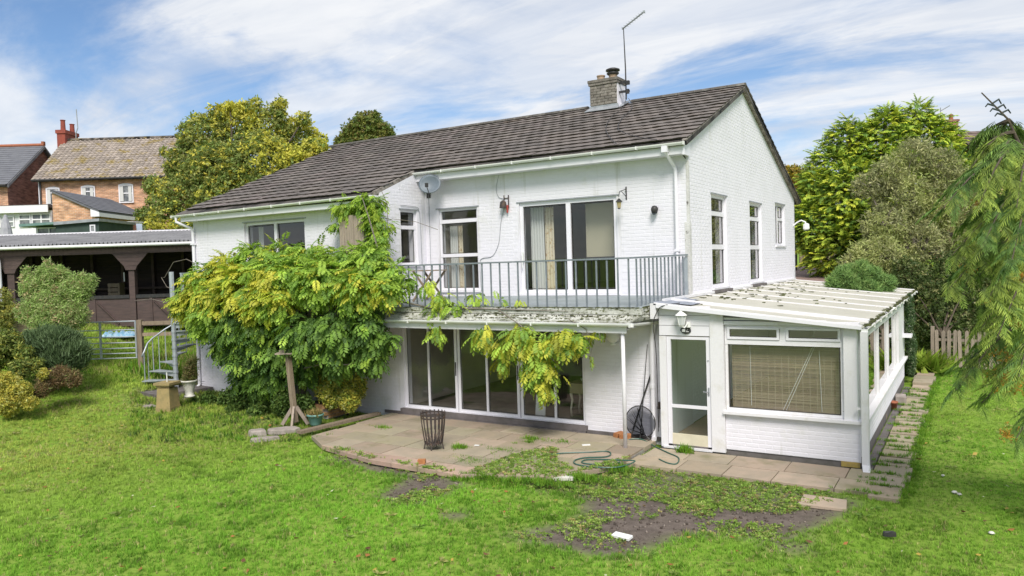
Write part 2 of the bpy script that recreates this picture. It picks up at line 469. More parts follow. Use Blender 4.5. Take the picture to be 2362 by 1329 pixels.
def tmpl_cluster(k, L, w, spread=1.0, g=None, drop=0.0):
    g = g or np.random.default_rng(k)
    V, T, C = [], [], []
    for i in range(k):
        d = g.normal(size=3); d[2] = abs(d[2]) * 0.5 - drop; d /= np.linalg.norm(d)
        n = np.cross(d, g.normal(size=3)); n /= np.linalg.norm(n)
        b = g.normal(size=3) * 0.35 * spread * L
        v, t = leaf(b, d, n, L * g.uniform(0.7, 1.2), w * g.uniform(0.8, 1.2))
        o = len(V); V += v; T += [(a + o, b_ + o, c + o) for a, b_, c in t]
        s = g.uniform(0.75, 1.25); C += [(s, s, s)] * 4
    return np.array(V), np.array(T), np.array(C)
def tmpl_pinnate(pairs=7, L=1.0, leafL=0.30, leafw=0.085, droop=0.45, seed=0):
    g = np.random.default_rng(seed)
    V, T, C = [], [], []
    def P(t): return np.array([t * L * (1 - 0.15 * t), 0, -droop * t * t * L])
    for i in range(pairs + 1):
        t = 0.14 + 0.86 * i / pairs
        p = P(t); tn = P(min(t + 0.02, 1.02)) - P(t - 0.02); tn /= np.linalg.norm(tn)
        up = np.cross(tn, [0, 1, 0]); up = -up if up[2] < 0 else up
        for sd in ((-1, 1) if i < pairs else (0,)):
            if sd == 0: d = tn.copy()
            else: d = tn * 0.5 + np.array([0, sd, 0]) * 0.85 - np.array([0, 0, 0.28])
            d = d + g.normal(size=3) * 0.08; d /= np.linalg.norm(d)
            n = up + g.normal(size=3) * 0.15; n -= d * n.dot(d); n /= np.linalg.norm(n)
            sz = leafL * (0.7 + 0.5 * math.sin(math.pi * min(t, 0.95))) * L
            v, tt = leaf(p, d, n, sz, leafw * L * 1.1, 0.2)
            o = len(V); V += v; T += [(a + o, b + o, c + o) for a, b, c in tt]
            s = g.uniform(0.85, 1.15); C += [(s, s, s)] * 4
    return np.array(V), np.array(T), np.array(C)
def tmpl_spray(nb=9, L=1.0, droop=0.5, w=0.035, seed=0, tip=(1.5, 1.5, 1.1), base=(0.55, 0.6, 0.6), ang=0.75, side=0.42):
    """feathery conifer spray: a drooping axis with narrow side shoots, paler at the tips"""
    g = np.random.default_rng(seed)
    V, T, C = [], [], []
    tip, base = np.array(tip), np.array(base)
    def P(t): return np.array([t * L, 0.0, -droop * t * t * L])
    for i in range(nb):
        t = (i + 0.4) / nb
        p = P(t); tn = P(t + 0.02) - P(t - 0.02); tn /= np.linalg.norm(tn)
        for sd in (-1, 1):
            d = tn * math.cos(ang) + np.array([0, sd, 0]) * math.sin(ang) + np.array([0, 0, -0.22 - 0.25 * t]) + g.normal(size=3) * 0.09
            d /= np.linalg.norm(d)
            n = np.array([0.2, 0, 1.0]) + g.normal(size=3) * 0.25; n -= d * n.dot(d); n /= np.linalg.norm(n)
            ln = side * L * (1.05 - 0.75 * t) * g.uniform(0.75, 1.2)
            v, tt = leaf(p, d, n, ln, w * L * g.uniform(0.8, 1.3), 0.1)
            v[2] = v[2] + np.array([0, 0, -0.12 * ln])
            o = len(V); V += v; T += [(a + o, b + o, c + o) for a, b, c in tt]
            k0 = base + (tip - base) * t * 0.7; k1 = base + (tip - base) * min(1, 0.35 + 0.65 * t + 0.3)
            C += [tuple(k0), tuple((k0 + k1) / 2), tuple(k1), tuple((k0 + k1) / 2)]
    v, tt = leaf(P(0.0), np.array([1.0, 0, -droop * 0.6]) / math.hypot(1, droop * 0.6), np.array([0, 0, 1.0]), L * 1.05, w * L * 1.4, 0.0)
    v[2] = P(1.05)
    o = len(V); V += v; T += [(a + o, b + o, c + o) for a, b, c in tt]; C += [tuple(base)] * 2 + [tuple(tip)] + [tuple(base)]
    return np.array(V), np.array(T), np.array(C)
def crown_points(blobs, n, shell=0.5, g=rng, zmin=None, upbias=0.0):
    """points in the outer part of a set of ellipsoids, with outward normals"""
    B = np.array([b[0] for b in blobs]); S = np.array([np.broadcast_to(b[1], 3) for b in blobs])
    w = (S[:, 0] * S[:, 1] + S[:, 1] * S[:, 2] + S[:, 0] * S[:, 2]); w = w / w.sum()
    P, Nn = [], []
    need = n
    while need > 0:
        k = int(need * 1.8) + 50
        idx = g.choice(len(blobs), k, p=w)
        d = g.normal(size=(k, 3)); d /= np.linalg.norm(d, axis=1, keepdims=True)
        if upbias: d[:, 2] = np.where((d[:, 2] < 0) & (g.random(k) < upbias), -d[:, 2], d[:, 2])
        r = 1 - shell * g.random(k) ** 1.6 + g.normal(size=k) * 0.085
        p = B[idx] + d * S[idx] * r[:, None]
        inside = np.zeros(k, bool)
        for b, s in zip(B, S):
            inside |= (((p - b) / s) ** 2).sum(1) < 0.30
        ok = ~inside
        if zmin is not None: ok &= p[:, 2] > zmin
        nn = d / S[idx]; nn /= np.linalg.norm(nn, axis=1, keepdims=True)
        P.append(p[ok]); Nn.append(nn[ok]); need -= ok.sum()
    return np.concatenate(P)[:n], np.concatenate(Nn)[:n]
def palette(n, cols, wts, g=rng, jit=0.12, patch=None):
    cols = np.array(cols); wts = np.array(wts, float)
    idx = g.choice(len(cols), n, p=wts / wts.sum())
    c = np.minimum(cols[idx] * np.array([1.6, 1.6, 1.45]), .6)
    return c * (1 + g.normal(size=(n, 1)) * jit).clip(0.5, 1.6)
def pblob(px, py, r, d, dz=0.0, sy=1.0, sq=1.0):
    """ellipsoid whose outline in the photo is a circle of radius r pixels about (px, py) at depth d"""
    m_ = r * d / FPX
    return (pt(px, py, d + dz), (m_, m_ * sq, m_ * sy))
def limbs(mb, base, tops, r0, g=rnd, seg=5, wob=0.12, n=7):
    base = Vector(tuple(map(float, base)))
    for tp in tops:
        tp = Vector(tuple(map(float, tp))); pts, rs = [], []
        for i in range(seg + 1):
            t = i / seg
            p = base.lerp(tp, t)
            L = (tp - base).length
            if 0 < i < seg: p += Vector((g.uniform(-1, 1), g.uniform(-1, 1), g.uniform(-0.3, 0.6))) * wob * L / seg
            pts.append(p); rs.append(r0 * (1 - 0.85 * t))
        mb.tube(pts, rs, n)
M['bark'] = pm('bark', (0.11, 0.085, 0.06), 0.95, col2=(0.06, 0.048, 0.036), scale=8, stretch=(3, 3, 0.6), bump=0.6, bscale=30)
M['bark_grey'] = pm('grey_bark', (0.22, 0.19, 0.16), 0.95, col2=(0.13, 0.11, 0.09), scale=8, bump=0.5)
M['leaf'] = leaf_mat('leaf')
M['needle'] = leaf_mat('needle_foliage', 0.6, 0.22, 0.25)
# ------------------------------------------------------------------ ground
def sstep(a, b, x):
    t = np.clip((np.asarray(x, float) - a) / (b - a), 0, 1); return t * t * (3 - 2 * t)
def hgt(x, y):
    x = np.asarray(x, float); y = np.asarray(y, float)
    s = np.clip(-x - 12.3 + 0.12 * (y + 2), 0, None)
    left = np.interp(s, [0, 1.5, 4.6, 8.8, 20, 45, 400], [0, 0.25, 0.85, 1.75, 3.1, 4.3, 6.0])
    back = 2.5 * sstep(11.2, 16.5, y) + 0.02 * np.clip(y - 16, 0, 200)
    h = np.maximum(left, back) - 0.085
    h = h + 0.05 * (vnoise(x, y, 2.3, 1) - 0.5) + 0.025 * (vnoise(x, y, 0.5, 2) - 0.5)
    flat = ((x > -14.2) & (x < 4.4) & (y > -3.4) & (y < 10.9))
    return np.where(flat, np.minimum(h, np.where(x < -12, 0.1, -0.1)), h)
def inpoly(x, y, poly):
    x = np.asarray(x, float); y = np.asarray(y, float); c = np.zeros(x.shape, bool)
    n = len(poly)
    for i in range(n):
        x0, y0 = poly[i]; x1, y1 = poly[(i + 1) % n]
        if y0 == y1: continue
        k = ((y0 > y) != (y1 > y)) & (x < (x1 - x0) * (y - y0) / (y1 - y0) + x0)
        c ^= k
    return c
def gpoly(P): return [tuple(gp(a, b, -0.09)[:2]) for a, b in P]
SOIL = [gpoly(P) for P in (
    [(870, 1150), (905, 1120), (960, 1092), (1010, 1088), (1070, 1112), (1035, 1140), (960, 1164), (905, 1168)],
    [(765, 1042), (900, 1072), (1045, 1100), (1060, 1115), (960, 1106), (850, 1084), (760, 1058)],
    [(1330, 1125), (1480, 1130), (1600, 1150), (1750, 1165), (1880, 1165), (1965, 1146), (1985, 1160), (1905, 1212), (1790, 1252), (1700, 1237), (1600, 1227), (1520, 1257), (1450, 1287), (1350, 1282), (1240, 1257), (1165, 1237), (1290, 1208), (1350, 1185)],
    [(1005, 1183), (1085, 1183), (1096, 1198), (1020, 1201)],
    [(1770, 1255), (1885, 1248), (1855, 1277), (1790, 1280)])]
WEED = gpoly([(1085, 1100), (1180, 1062), (1290, 1040), (1285, 1072), (1330, 1098), (1455, 1065), (1520, 1035), (1600, 1048), (1700, 1066), (1850, 1090), (1935, 1108), (1925, 1160), (1800, 1185), (1600, 1170), (1480, 1150), (1330, 1140), (1220, 1128), (1120, 1118)])
PATIO = [(-0.12, -1.78), (-0.12, -3.7), (-0.75, -4.75), (-2.2, -5.28), (-4.2, -5.2), (-5.75, -4.84), (-6.62, -4.3), (-6.62, -1.78)]
BED = gpoly([(560, 985), (690, 1010), (745, 985), (850, 945), (840, 880), (520, 880), (430, 890), (330, 925), (300, 945), (420, 965)])
xs = np.unique(np.concatenate([np.linspace(-400, -60, 18), np.linspace(-60, -31, 30), np.arange(-31, 12.01, 0.16), np.linspace(12, 60, 30), np.linspace(60, 400, 18)]))
ys = np.unique(np.concatenate([np.linspace(-300, -30, 14), np.linspace(-30, -16.2, 20), np.arange(-16, 18.01, 0.16), np.linspace(18, 60, 30), np.linspace(60, 500, 20)]))
X, Y = np.meshgrid(xs, ys)
Z = hgt(X, Y)
soil = np.zeros(X.shape)
for P in SOIL: soil = np.maximum(soil, inpoly(X + 0.12 * (vnoise(X, Y, 0.4, 5) - .5), Y + 0.12 * (vnoise(X, Y, 0.4, 6) - .5), P))
soil = np.maximum(soil, 0.8 * inpoly(X, Y, WEED)); soil = np.maximum(soil, 0.75 * inpoly(X, Y, BED))
for _ in range(2): soil[1:-1, 1:-1] = (soil[1:-1, 1:-1] * 2 + soil[:-2, 1:-1] + soil[2:, 1:-1] + soil[1:-1, :-2] + soil[1:-1, 2:]) / 6
Z = Z - 0.03 * soil
nx, ny = len(xs), len(ys)
V = np.stack([X.ravel(), Y.ravel(), Z.ravel()], 1)
i = np.arange((ny - 1) * (nx - 1)); r_, c_ = i // (nx - 1), i % (nx - 1)
a = r_ * nx + c_
T = np.concatenate([np.stack([a, a + 1, a + nx + 1], 1), np.stack([a, a + nx + 1, a + nx], 1)])
gC = np.repeat(soil.ravel()[:, None], 3, 1)
mt = bpy.data.materials.new('lawn'); mt.use_nodes = True
t = mt.node_tree; L = t.links.new; bs = t.nodes['Principled BSDF']
bs.inputs['Roughness'].default_value = 0.95; bs.inputs['Specular IOR Level'].default_value = 0.1
geo = t.nodes.new('ShaderNodeNewGeometry')
def gn(sc, lo, hi, de=6):
    n = t.nodes.new('ShaderNodeTexNoise'); n.inputs['Scale'].default_value = sc; n.inputs['Detail'].default_value = de
    L(geo.outputs['Position'], n.inputs['Vector'])
    r = t.nodes.new('ShaderNodeMapRange'); r.inputs['From Min'].default_value = lo; r.inputs['From Max'].default_value = hi
    L(n.outputs['Fac'], r.inputs['Value']); return r.outputs[0]
def gm(f, A, B):
    mx = t.nodes.new('ShaderNodeMix'); mx.data_type = 'RGBA'; L(f, mx.inputs['Factor'])
    for k, v in (('A', A), ('B', B)):
        if isinstance(v, tuple): mx.inputs[k].default_value = (*v, 1)
        else: L(v, mx.inputs[k])
    return mx.outputs['Result']
c = gm(gn(1.2, 0.4, 0.7), (0.17, 0.285, 0.034), (0.23, 0.31, 0.06))
c = gm(gn(7, 0.5, 0.75), c, (0.06, 0.12, 0.015))
so = gm(gn(5, 0.35, 0.7), (0.165, 0.135, 0.115), (0.10, 0.082, 0.07))
so = gm(gn(30, 0.62, 0.75), so, (0.23, 0.19, 0.16))
at = t.nodes.new('ShaderNodeAttribute'); at.attribute_name = 'Col'
L(gm(at.outputs['Fac'], c, so), bs.inputs['Base Color'])
nb = t.nodes.new('ShaderNodeTexNoise'); nb.inputs['Scale'].default_value = 22; nb.inputs['Detail'].default_value = 6
L(geo.outputs['Position'], nb.inputs['Vector'])
bp = t.nodes.new('ShaderNodeBump'); bp.inputs['Strength'].default_value = 0.7; bp.inputs['Distance'].default_value = 0.03
L(nb.outputs['Fac'], bp.inputs['Height']); L(bp.outputs[0], bs.inputs['Normal'])
ground = bpy.data.objects.new('ground', tri_mesh('ground', V, T, gC, mt)); COL.objects.link(ground)
ground.data.polygons.foreach_set('use_smooth', [True] * len(ground.data.polygons))
ground['kind'] = 'structure'

# paving: every slab its own piece of the setting
def clip_poly(sub, clip):
    """clip polygon sub by convex polygon clip (both counter-clockwise in plan)"""
    A = sum(clip[i][0] * clip[(i + 1) % len(clip)][1] - clip[(i + 1) % len(clip)][0] * clip[i][1] for i in range(len(clip)))
    if A < 0: clip = clip[::-1]
    outp = sub
    for i in range(len(clip)):
        ax, ay = clip[i]; bx, by = clip[(i + 1) % len(clip)]
        inp, outp = outp, []
        for j in range(len(inp)):
            p, q = inp[j], inp[(j + 1) % len(inp)]
            sp = (bx - ax) * (p[1] - ay) - (by - ay) * (p[0] - ax)
            sq = (bx - ax) * (q[1] - ay) - (by - ay) * (q[0] - ax)
            if sp >= 0: outp.append(p)
            if (sp >= 0) != (sq >= 0):
                tt = sp / (sp - sq); outp.append((p[0] + tt * (q[0] - p[0]), p[1] + tt * (q[1] - p[1])))
        if len(outp) < 3: return []
    return outp
patio = tag(thing('patio', None, None), kind='structure')
SLABC = [(1.0, 0.98, 0.9), (1.1, 1.0, 0.95), (0.88, 0.9, 0.74), (1.02, 0.96, 0.86), (0.95, 0.86, 0.8), (0.9, 0.93, 0.80)]
def slab(poly, ztop, parent, th=0.07, col=None, tilt=0.008):
    if len(poly) < 3: return
    ar = abs(sum(poly[i][0] * poly[(i + 1) % len(poly)][1] - poly[(i + 1) % len(poly)][0] * poly[i][1] for i in range(len(poly)))) / 2
    if ar < 0.03: return
    cx = sum(p[0] for p in poly) / len(poly); cy = sum(p[1] for p in poly) / len(poly)
    tx, ty, dz = rnd.uniform(-tilt, tilt), rnd.uniform(-tilt, tilt), rnd.uniform(-0.006, 0.006)
    zf = lambda p: ztop + dz + tx * (p[0] - cx) + ty * (p[1] - cy)
    top = [(p[0], p[1], zf(p)) for p in poly]
    ch = [(p[0] + (cx - p[0]) * 0.02, p[1] + (cy - p[1]) * 0.02, zf(p) + 0.004) for p in poly]
    n = len(poly)
    vs = [(p[0], p[1], ztop - th) for p in poly] + top + ch
    fs = [(i, (i + 1) % n, n + (i + 1) % n, n + i) for i in range(n)] + [(n + i, n + (i + 1) % n, 2 * n + (i + 1) % n, 2 * n + i) for i in range(n)] + [tuple(range(2 * n, 3 * n)), tuple(range(n - 1, -1, -1))]
    mb = MB(); mb.add(vs, fs, col or rnd.choice(SLABC))
    return mb.build('paving_slab', M['slab'], parent, fix=True)
PIN = (1.25, 1.0, 0.98)
y1 = -1.80; row = 0
while y1 > -5.4:
    dep = rnd.choice([0.60, 0.60, 0.74]); y0 = y1 - dep
    x1 = -0.13 - (row % 2) * 0.02; first = True
    while x1 > -6.7:
        w = rnd.choice([0.6, 0.9, 0.74, 0.9]) * (0.6 if (first and row % 2) else 1); first = False
        x0 = x1 - w
        g = 0.008
        q = clip_poly([(x0 + g, y0 + g), (x1 - g, y0 + g), (x1 - g, y1 - g), (x0 + g, y1 - g)], PATIO)
        slab(q, 0.0, patio, 0.075, PIN if (y1 < -4.2 and x1 < -1.5 and rnd.random() < .85) else None)
        x1 = x0
    y1 = y0; row += 1
pb = MB(); pb.prism([(p[0], p[1], -0.2) for p in [(x * 0.985 - 0.03, y * 0.985 - 0.02) for x, y in PATIO]], (0, 0, 0.165))
pb.build('patio_bed', M['mortar'], patio, fix=True)
pave = tag(thing('conservatory_paving', None, None, (0, -2, 0)), kind='structure')
for (yy0, yy1, off) in ((-2.72, -2.12, 0.0), (-3.33, -2.74, 0.35)):
    x = -0.05 - off * 0.2
    while x < 3.7:
        w = rnd.choice([0.75, 0.9, 0.9]); x2 = min(x + w, 3.72)
        slab([(x + .008, yy0), (x2 - .008, yy0), (x2 - .008, yy1), (x + .008, yy1)], -0.045, pave)
        x = x2
for (cx, cy, w, d) in ((3.15, -3.95, 0.62, 0.42),):
    slab([(cx - w / 2, cy - d / 2 - .05), (cx + w / 2, cy - d / 2), (cx + w / 2 - .05, cy + d / 2), (cx - w / 2, cy + d / 2)], -0.06, pave, 0.04, col=(1.05, .95, .9))
path = tag(thing('garden_path', None, None, (3.8, 0, 0)), kind='structure')
y = -3.5
while y < 9.6:
    d = rnd.choice([0.42, 0.5, 0.6, 0.6])
    z = -0.035 if y < 6.3 else 0.03
    xl, xr = 3.60 + rnd.uniform(-.04, .05), 4.07 + rnd.uniform(-.07, .05)
    if -2.0 < y < -0.2: xl -= .02
    slab([(xl, y), (xr, y + rnd.uniform(-.02, .02)), (xr, y + d), (xl, y + d + rnd.uniform(-.02, .02))], z, path, 0.12 if z > 0 else 0.07, tilt=0.02)
    y += d + rnd.choice([0.03, 0.05, 0.11, 0.09])
mb = MB(); mb.box(3.435, 3.56, -2.2, 6.4, -0.2, -0.05)
tag(mb.build('drain_strip', M['slate']), kind='structure')
drive = MB()
dp = [pt(1835, 612, 36), pt(1925, 617, 36), pt(1935, 668, 27), pt(1832, 662, 27)]
zd = 2.78
drive.prism([(-6, 12.6, 2.42), (2.0, 12.6, 2.42), (2.0, 22.5, 2.86), (-6, 22.5, 2.86)], (0, 0, -.3))
tag(drive.build('driveway', pm('pink_block_drive', (0.30, 0.20, 0.17), 0.9, col2=(0.23, 0.16, 0.14), scale=3), fix=True), kind='structure')

# ------------------------------------------------------------------ grass and weeds
def ongrass(x, y):
    ok = ~((x > -14.0) & (x < 3.56) & (y > -1.75) & (y < 10.8))
    ok &= ~((x > -0.1) & (x < 3.7) & (y > -2.75))
    ok &= ~((x > 3.5) & (x < 4.02) & (y > -3.3) & (y < 9.6))
    ok &= ~inpoly(x * .992, y * .985 + .0, PATIO) & ~inpoly(x, y, PATIO)
    jx, jy = x + 0.2 * (vnoise(x, y, 0.35, 5) - .5) + rng.normal(size=len(x)) * .035, y + 0.2 * (vnoise(x, y, 0.35, 6) - .5) + rng.normal(size=len(x)) * .035
    for P in SOIL: ok &= ~inpoly(jx, jy, P)
    ok &= ~inpoly(jx, jy, WEED)
    return ok
def polar(n, r0, r1, a0=-48, a1=48, g=rng):
    r = g.uniform(r0, r1, n); th = np.radians(g.uniform(a0, a1, n)) + YAW
    return CAM[0] + r * np.sin(th), CAM[1] + r * np.cos(th), r
def tmpl_tuft(k, seed):
    g = np.random.default_rng(seed); V, T, C = [], [], []
    for i in range(k):
        b = np.array([g.normal() * 0.35, g.normal() * 0.35, -0.05]); a = g.random() * 6.283
        d = np.array([math.cos(a), math.sin(a), 0]); ln = g.uniform(0.2, 0.85); h = g.uniform(0.55, 1.1)
        s = np.array([-d[1], d[0], 0]) * 0.075
        o = len(V); V += [b - s, b + s, b + d * ln + np.array([0, 0, h])]; T += [(o, o + 1, o + 2)]
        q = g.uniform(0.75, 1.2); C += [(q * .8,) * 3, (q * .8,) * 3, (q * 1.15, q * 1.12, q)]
    return np.array(V), np.array(T), np.array(C)
arr = []
x, y, r = polar(215000, 5.2, 34)
k = ongrass(x, y) & (x < 14); x, y, r = x[k], y[k], r[k]
z = hgt(x, y)
n1 = vnoise(x, y, 1.1, 21); n2 = vnoise(x, y, 0.35, 22); n3 = vnoise(x, y, 3.5, 23)
g1, g2, g3, g4 = np.array([0.215, 0.435, 0.045]), np.array([0.44, 0.53, 0.11]), np.array([0.065, 0.155, 0.015]), np.array([0.48, 0.42, 0.20])
leftness = sstep(-5, -13, x)
wy = np.clip(0.25 + 0.7 * leftness + 0.9 * (n3 - .5), 0, 1)[:, None]
col = (g1 * (1 - wy) + g2 * wy) * (0.82 + .42 * vnoise(x, y, 1.9, 27))[:, None]
dk = (sstep(0.62, 0.85, n2) * 0.45)[:, None]; col = col * (1 - dk) + g3 * dk
st = ((rng.random(len(x)) < 0.06 + 0.26 * leftness * sstep(0.45, 0.8, n1)))[:, None]
col = np.where(st, g4 * (0.8 + .4 * rng.random((len(x), 1))), col)
col = col * (1 + rng.normal(size=(len(x), 1)) * 0.2).clip(.5, 1.6)
sz = 0.050 * (0.8 + 0.5 * n2) * (0.85 + 0.3 * rng.random(len(x))) * (1 + np.clip(r - 10, 0, 30) * 0.028)
sz = sz * np.where((x > 4.1) & (y > -4), 0.75, 1.0) * np.where((x < -11) & (y > -3.6), 1.5, 1.0)
rot = frames(np.stack([rng.normal(size=len(x)) * .12, rng.normal(size=len(x)) * .12, np.ones(len(x))], 1))
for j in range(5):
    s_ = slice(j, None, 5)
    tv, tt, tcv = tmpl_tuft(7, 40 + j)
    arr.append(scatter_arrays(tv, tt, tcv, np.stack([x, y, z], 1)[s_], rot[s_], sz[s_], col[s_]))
M['grass'] = leaf_mat('grass_blades', 0.6, 0.35, 0.2)
foliage_obj('lawn_grass', arr, M['grass'], org=(0, -6, 0), kind='stuff')
# longer rough grass: by the stairs and gate, path joints, patio joints
arr = []
spots = []
def patch(cx, cy, sx, sy, n, h, cols):
    for q in range(n): spots.append((cx + rnd.gauss(0, sx), cy + rnd.gauss(0, sy), h * rnd.uniform(.6, 1.3), rnd.choice(cols)))
GR = [(0.15, 0.33, 0.025), (0.22, 0.37, 0.04), (0.11, 0.25, 0.025)]
DRY = [(0.42, 0.36, 0.18), (0.28, 0.30, 0.09), (0.17, 0.28, 0.04)]
for (px, py, sx, sy, n, h, cs) in ((1210, 1062, .30, .22, 130, .07, GR), (1290, 1022, .12, .1, 40, .08, GR), (1160, 1040, .25, .06, 60, .07, GR), (1225, 1015, .10, .06, 40, .09, GR),
                                   (1090, 1065, .25, .12, 60, .07, GR), (1060, 1035, .07, .06, 50, .10, GR), (1220, 1022, .05, .03, 20, .08, GR), (1190, 1026, .03, .03, 12, .07, GR), (888, 990, .09, .04, 30, .09, GR),
                                   (860, 985, .2, .05, 30, .06, DRY), (1580, 1040, .04, .03, 25, .13, GR), (1080, 1098, .22, .07, 90, .075, GR), (1150, 1108, .3, .08, 110, .08, GR), (1250, 1112, .3, .08, 110, .08, GR), (1340, 1100, .25, .08, 90, .08, GR), (1420, 1080, .15, .1, 60, .08, GR), (790, 1040, .12, .05, 30, .08, GR)):
    c0 = gp(px, py, -0.02); patch(c0[0], c0[1], sx, sy, n, h, cs)
for k in range(26): patch(3.85 + rnd.uniform(-.25, .2), -3.3 + k * .37 + rnd.uniform(-.1, .1), .16, .03, 22, .055, GR)
for k in range(24): patch(4.1 + rnd.uniform(-.04, .06), -3.3 + k * .52, .04, .2, 26, .06, GR)
for k in range(500):
    spots.append((rnd.uniform(-16.5, -14.4), rnd.uniform(-2.6, 1.5), rnd.uniform(.12, .4), rnd.choice(DRY + GR)))
for k in range(600):
    spots.append((rnd.uniform(-20, -15), rnd.uniform(-5, 3), rnd.uniform(.07, .2), rnd.choice(DRY + GR + GR)))
for k in range(700):
    p = gp(rnd.uniform(300, 760), rnd.uniform(925, 1010), 0.0); spots.append((p[0], p[1], rnd.uniform(.06, .16), rnd.choice(GR + [(0.07, 0.13, 0.03)])))
sp = np.array([(a, b, h) for a, b, h, c in spots]); sc_ = np.array([c for *_, c in spots])
zz = np.maximum(hgt(sp[:, 0], sp[:, 1]), np.where((sp[:, 0] > -6.5) & (sp[:, 0] < 4.1) & (sp[:, 1] > -5.2), -0.03, -1))
for j in range(3):
    s_ = slice(j, None, 3); tv, tt, tcv = tmpl_tuft(12, 60 + j)
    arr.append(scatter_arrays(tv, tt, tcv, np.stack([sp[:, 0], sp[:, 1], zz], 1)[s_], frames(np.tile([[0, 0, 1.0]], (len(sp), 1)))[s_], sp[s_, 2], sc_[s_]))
foliage_obj('rough_grass', arr, M['grass'], org=(0, -4, 0), kind='stuff')
# leafy weeds over the old flower bed
arr = []
wp = []
def inbox(poly, n):
    P = np.array(poly); lo, hi = P.min(0), P.max(0)
    q = rng.uniform(lo, hi, (n, 2)); return q[inpoly(q[:, 0], q[:, 1], poly)]
q = inbox(WEED, 9000); q = q[(vnoise(q[:, 0], q[:, 1], .5, 31) + .35 * rng.random(len(q))) > 0.32]; wp.append(q)
for P, nn, th in ((SOIL[2], 9000, 0.66), (SOIL[0], 2400, 0.56), (SOIL[1], 900, 0.6), (SOIL[4], 300, .64), (SOIL[3], 200, .66)):
    q = inbox(P, nn); q = q[(vnoise(q[:, 0], q[:, 1], .55, 33) * .8 + .35 * rng.random(len(q))) > th]; wp.append(q)
q = inbox(BED, 5200); wp.append(q[rng.random(len(q)) < .8])
wp = np.concatenate(wp)
col = palette(len(wp), [(0.16, 0.25, 0.045), (0.12, 0.19, 0.04), (0.22, 0.28, 0.08), (0.27, 0.24, 0.10), (0.16, 0.11, 0.06)], [5, 4, 4, 1.3, .5])
zz = np.maximum(hgt(wp[:, 0], wp[:, 1]) - 0.02, np.where(inpoly(wp[:, 0], wp[:, 1], PATIO), 0.0, -1)) + 0.012
for j in range(3):
    s_ = slice(j, None, 3); tv, tt, tcv = tmpl_cluster(8, 1, .5, 1.1, np.random.default_rng(80 + j))
    arr.append(scatter_arrays(tv, tt, tcv, np.stack([wp[:, 0], wp[:, 1], zz], 1)[s_], frames(np.tile([[0, 0, 1.0]], (len(wp), 1)))[s_], rng.uniform(.02, .05, len(wp))[s_], col[s_]))
foliage_obj('ground_weeds', arr, M['leaf'], org=(0.5, -4.5, 0), kind='stuff')
# crumbs, pebbles and clods on the bare soil
arr = []; sq = np.concatenate([inbox(P, n_) for P, n_ in ((SOIL[2], 2600), (SOIL[0], 500), (SOIL[1], 260), (SOIL[3], 80), (SOIL[4], 160), (WEED, 500))])
ov = np.array([(1, 0, 0), (0, 1, 0), (-1, 0, 0), (0, -1, 0), (0, 0, .7), (0, 0, -.7)]); ot = np.array([(0, 1, 4), (1, 2, 4), (2, 3, 4), (3, 0, 4), (1, 0, 5), (2, 1, 5), (3, 2, 5), (0, 3, 5)])
n_ = len(sq); cc = np.array([(.10, .08, .068), (.15, .125, .108), (.24, .2, .17), (.075, .06, .05)])[rng.choice(4, n_, p=[.4, .35, .1, .15])]
sz_ = .006 + .028 * rng.random(n_) ** 3
foliage_obj('soil_crumbs', [scatter_arrays(ov, ot, np.ones((6, 3)), np.stack([sq[:, 0], sq[:, 1], hgt(sq[:, 0], sq[:, 1]) - .03 + sz_ * .3], 1), frames(rng.normal(size=(n_, 3))), sz_, cc)], leaf_mat('crumbs', .95, .0, .1), org=(0, -6, 0), kind='stuff')
# fallen leaves
x, y, r = polar(420, 6, 22); k = ongrass(x, y) & (x < 12) & (vnoise(x, y, 2.5, 37) > .4); x, y = x[k], y[k]      # broad leaved lawn weeds
n_ = len(x); tvw, ttw, tcw = tmpl_cluster(9, 1, .42, .25, np.random.default_rng(15))
foliage_obj('lawn_weeds', [scatter_arrays(tvw * np.array([1, 1, .5]), ttw, tcw, np.stack([x, y, hgt(x, y) + .03], 1), frames(np.tile([[0, 0, 1.0]], (n_, 1))), rng.uniform(.05, .12, n_), palette(n_, [(0.11, 0.19, 0.035), (0.17, 0.22, 0.06), (0.25, 0.25, 0.09)], [4, 3, 1]))], M['leaf'], org=(0, -8, 0), kind='stuff')
x, y, r = polar(700, 6, 20); k = ongrass(x, y); x, y = x[k], y[k]
tv, tt, tcv = tmpl_cluster(1, 1, .55, .2, np.random.default_rng(3))
tv = tv * np.array([1, 1, .45])
col = palette(len(x), [(0.24, 0.10, 0.04), (0.34, 0.24, 0.06), (0.12, 0.06, 0.035), (0.5, 0.42, 0.28)], [4, 3, 3, 1.5])
foliage_obj('fallen_leaves', [scatter_arrays(tv, tt, tcv, np.stack([x, y, hgt(x, y) + .045], 1), frames(np.tile([[0, 0, 1.0]], (len(x), 1)) + rng.normal(size=(len(x), 3)) * .25), rng.uniform(.05, .13, len(x)), col)], M['leaf'], org=(0, -8, 0), kind='stuff')
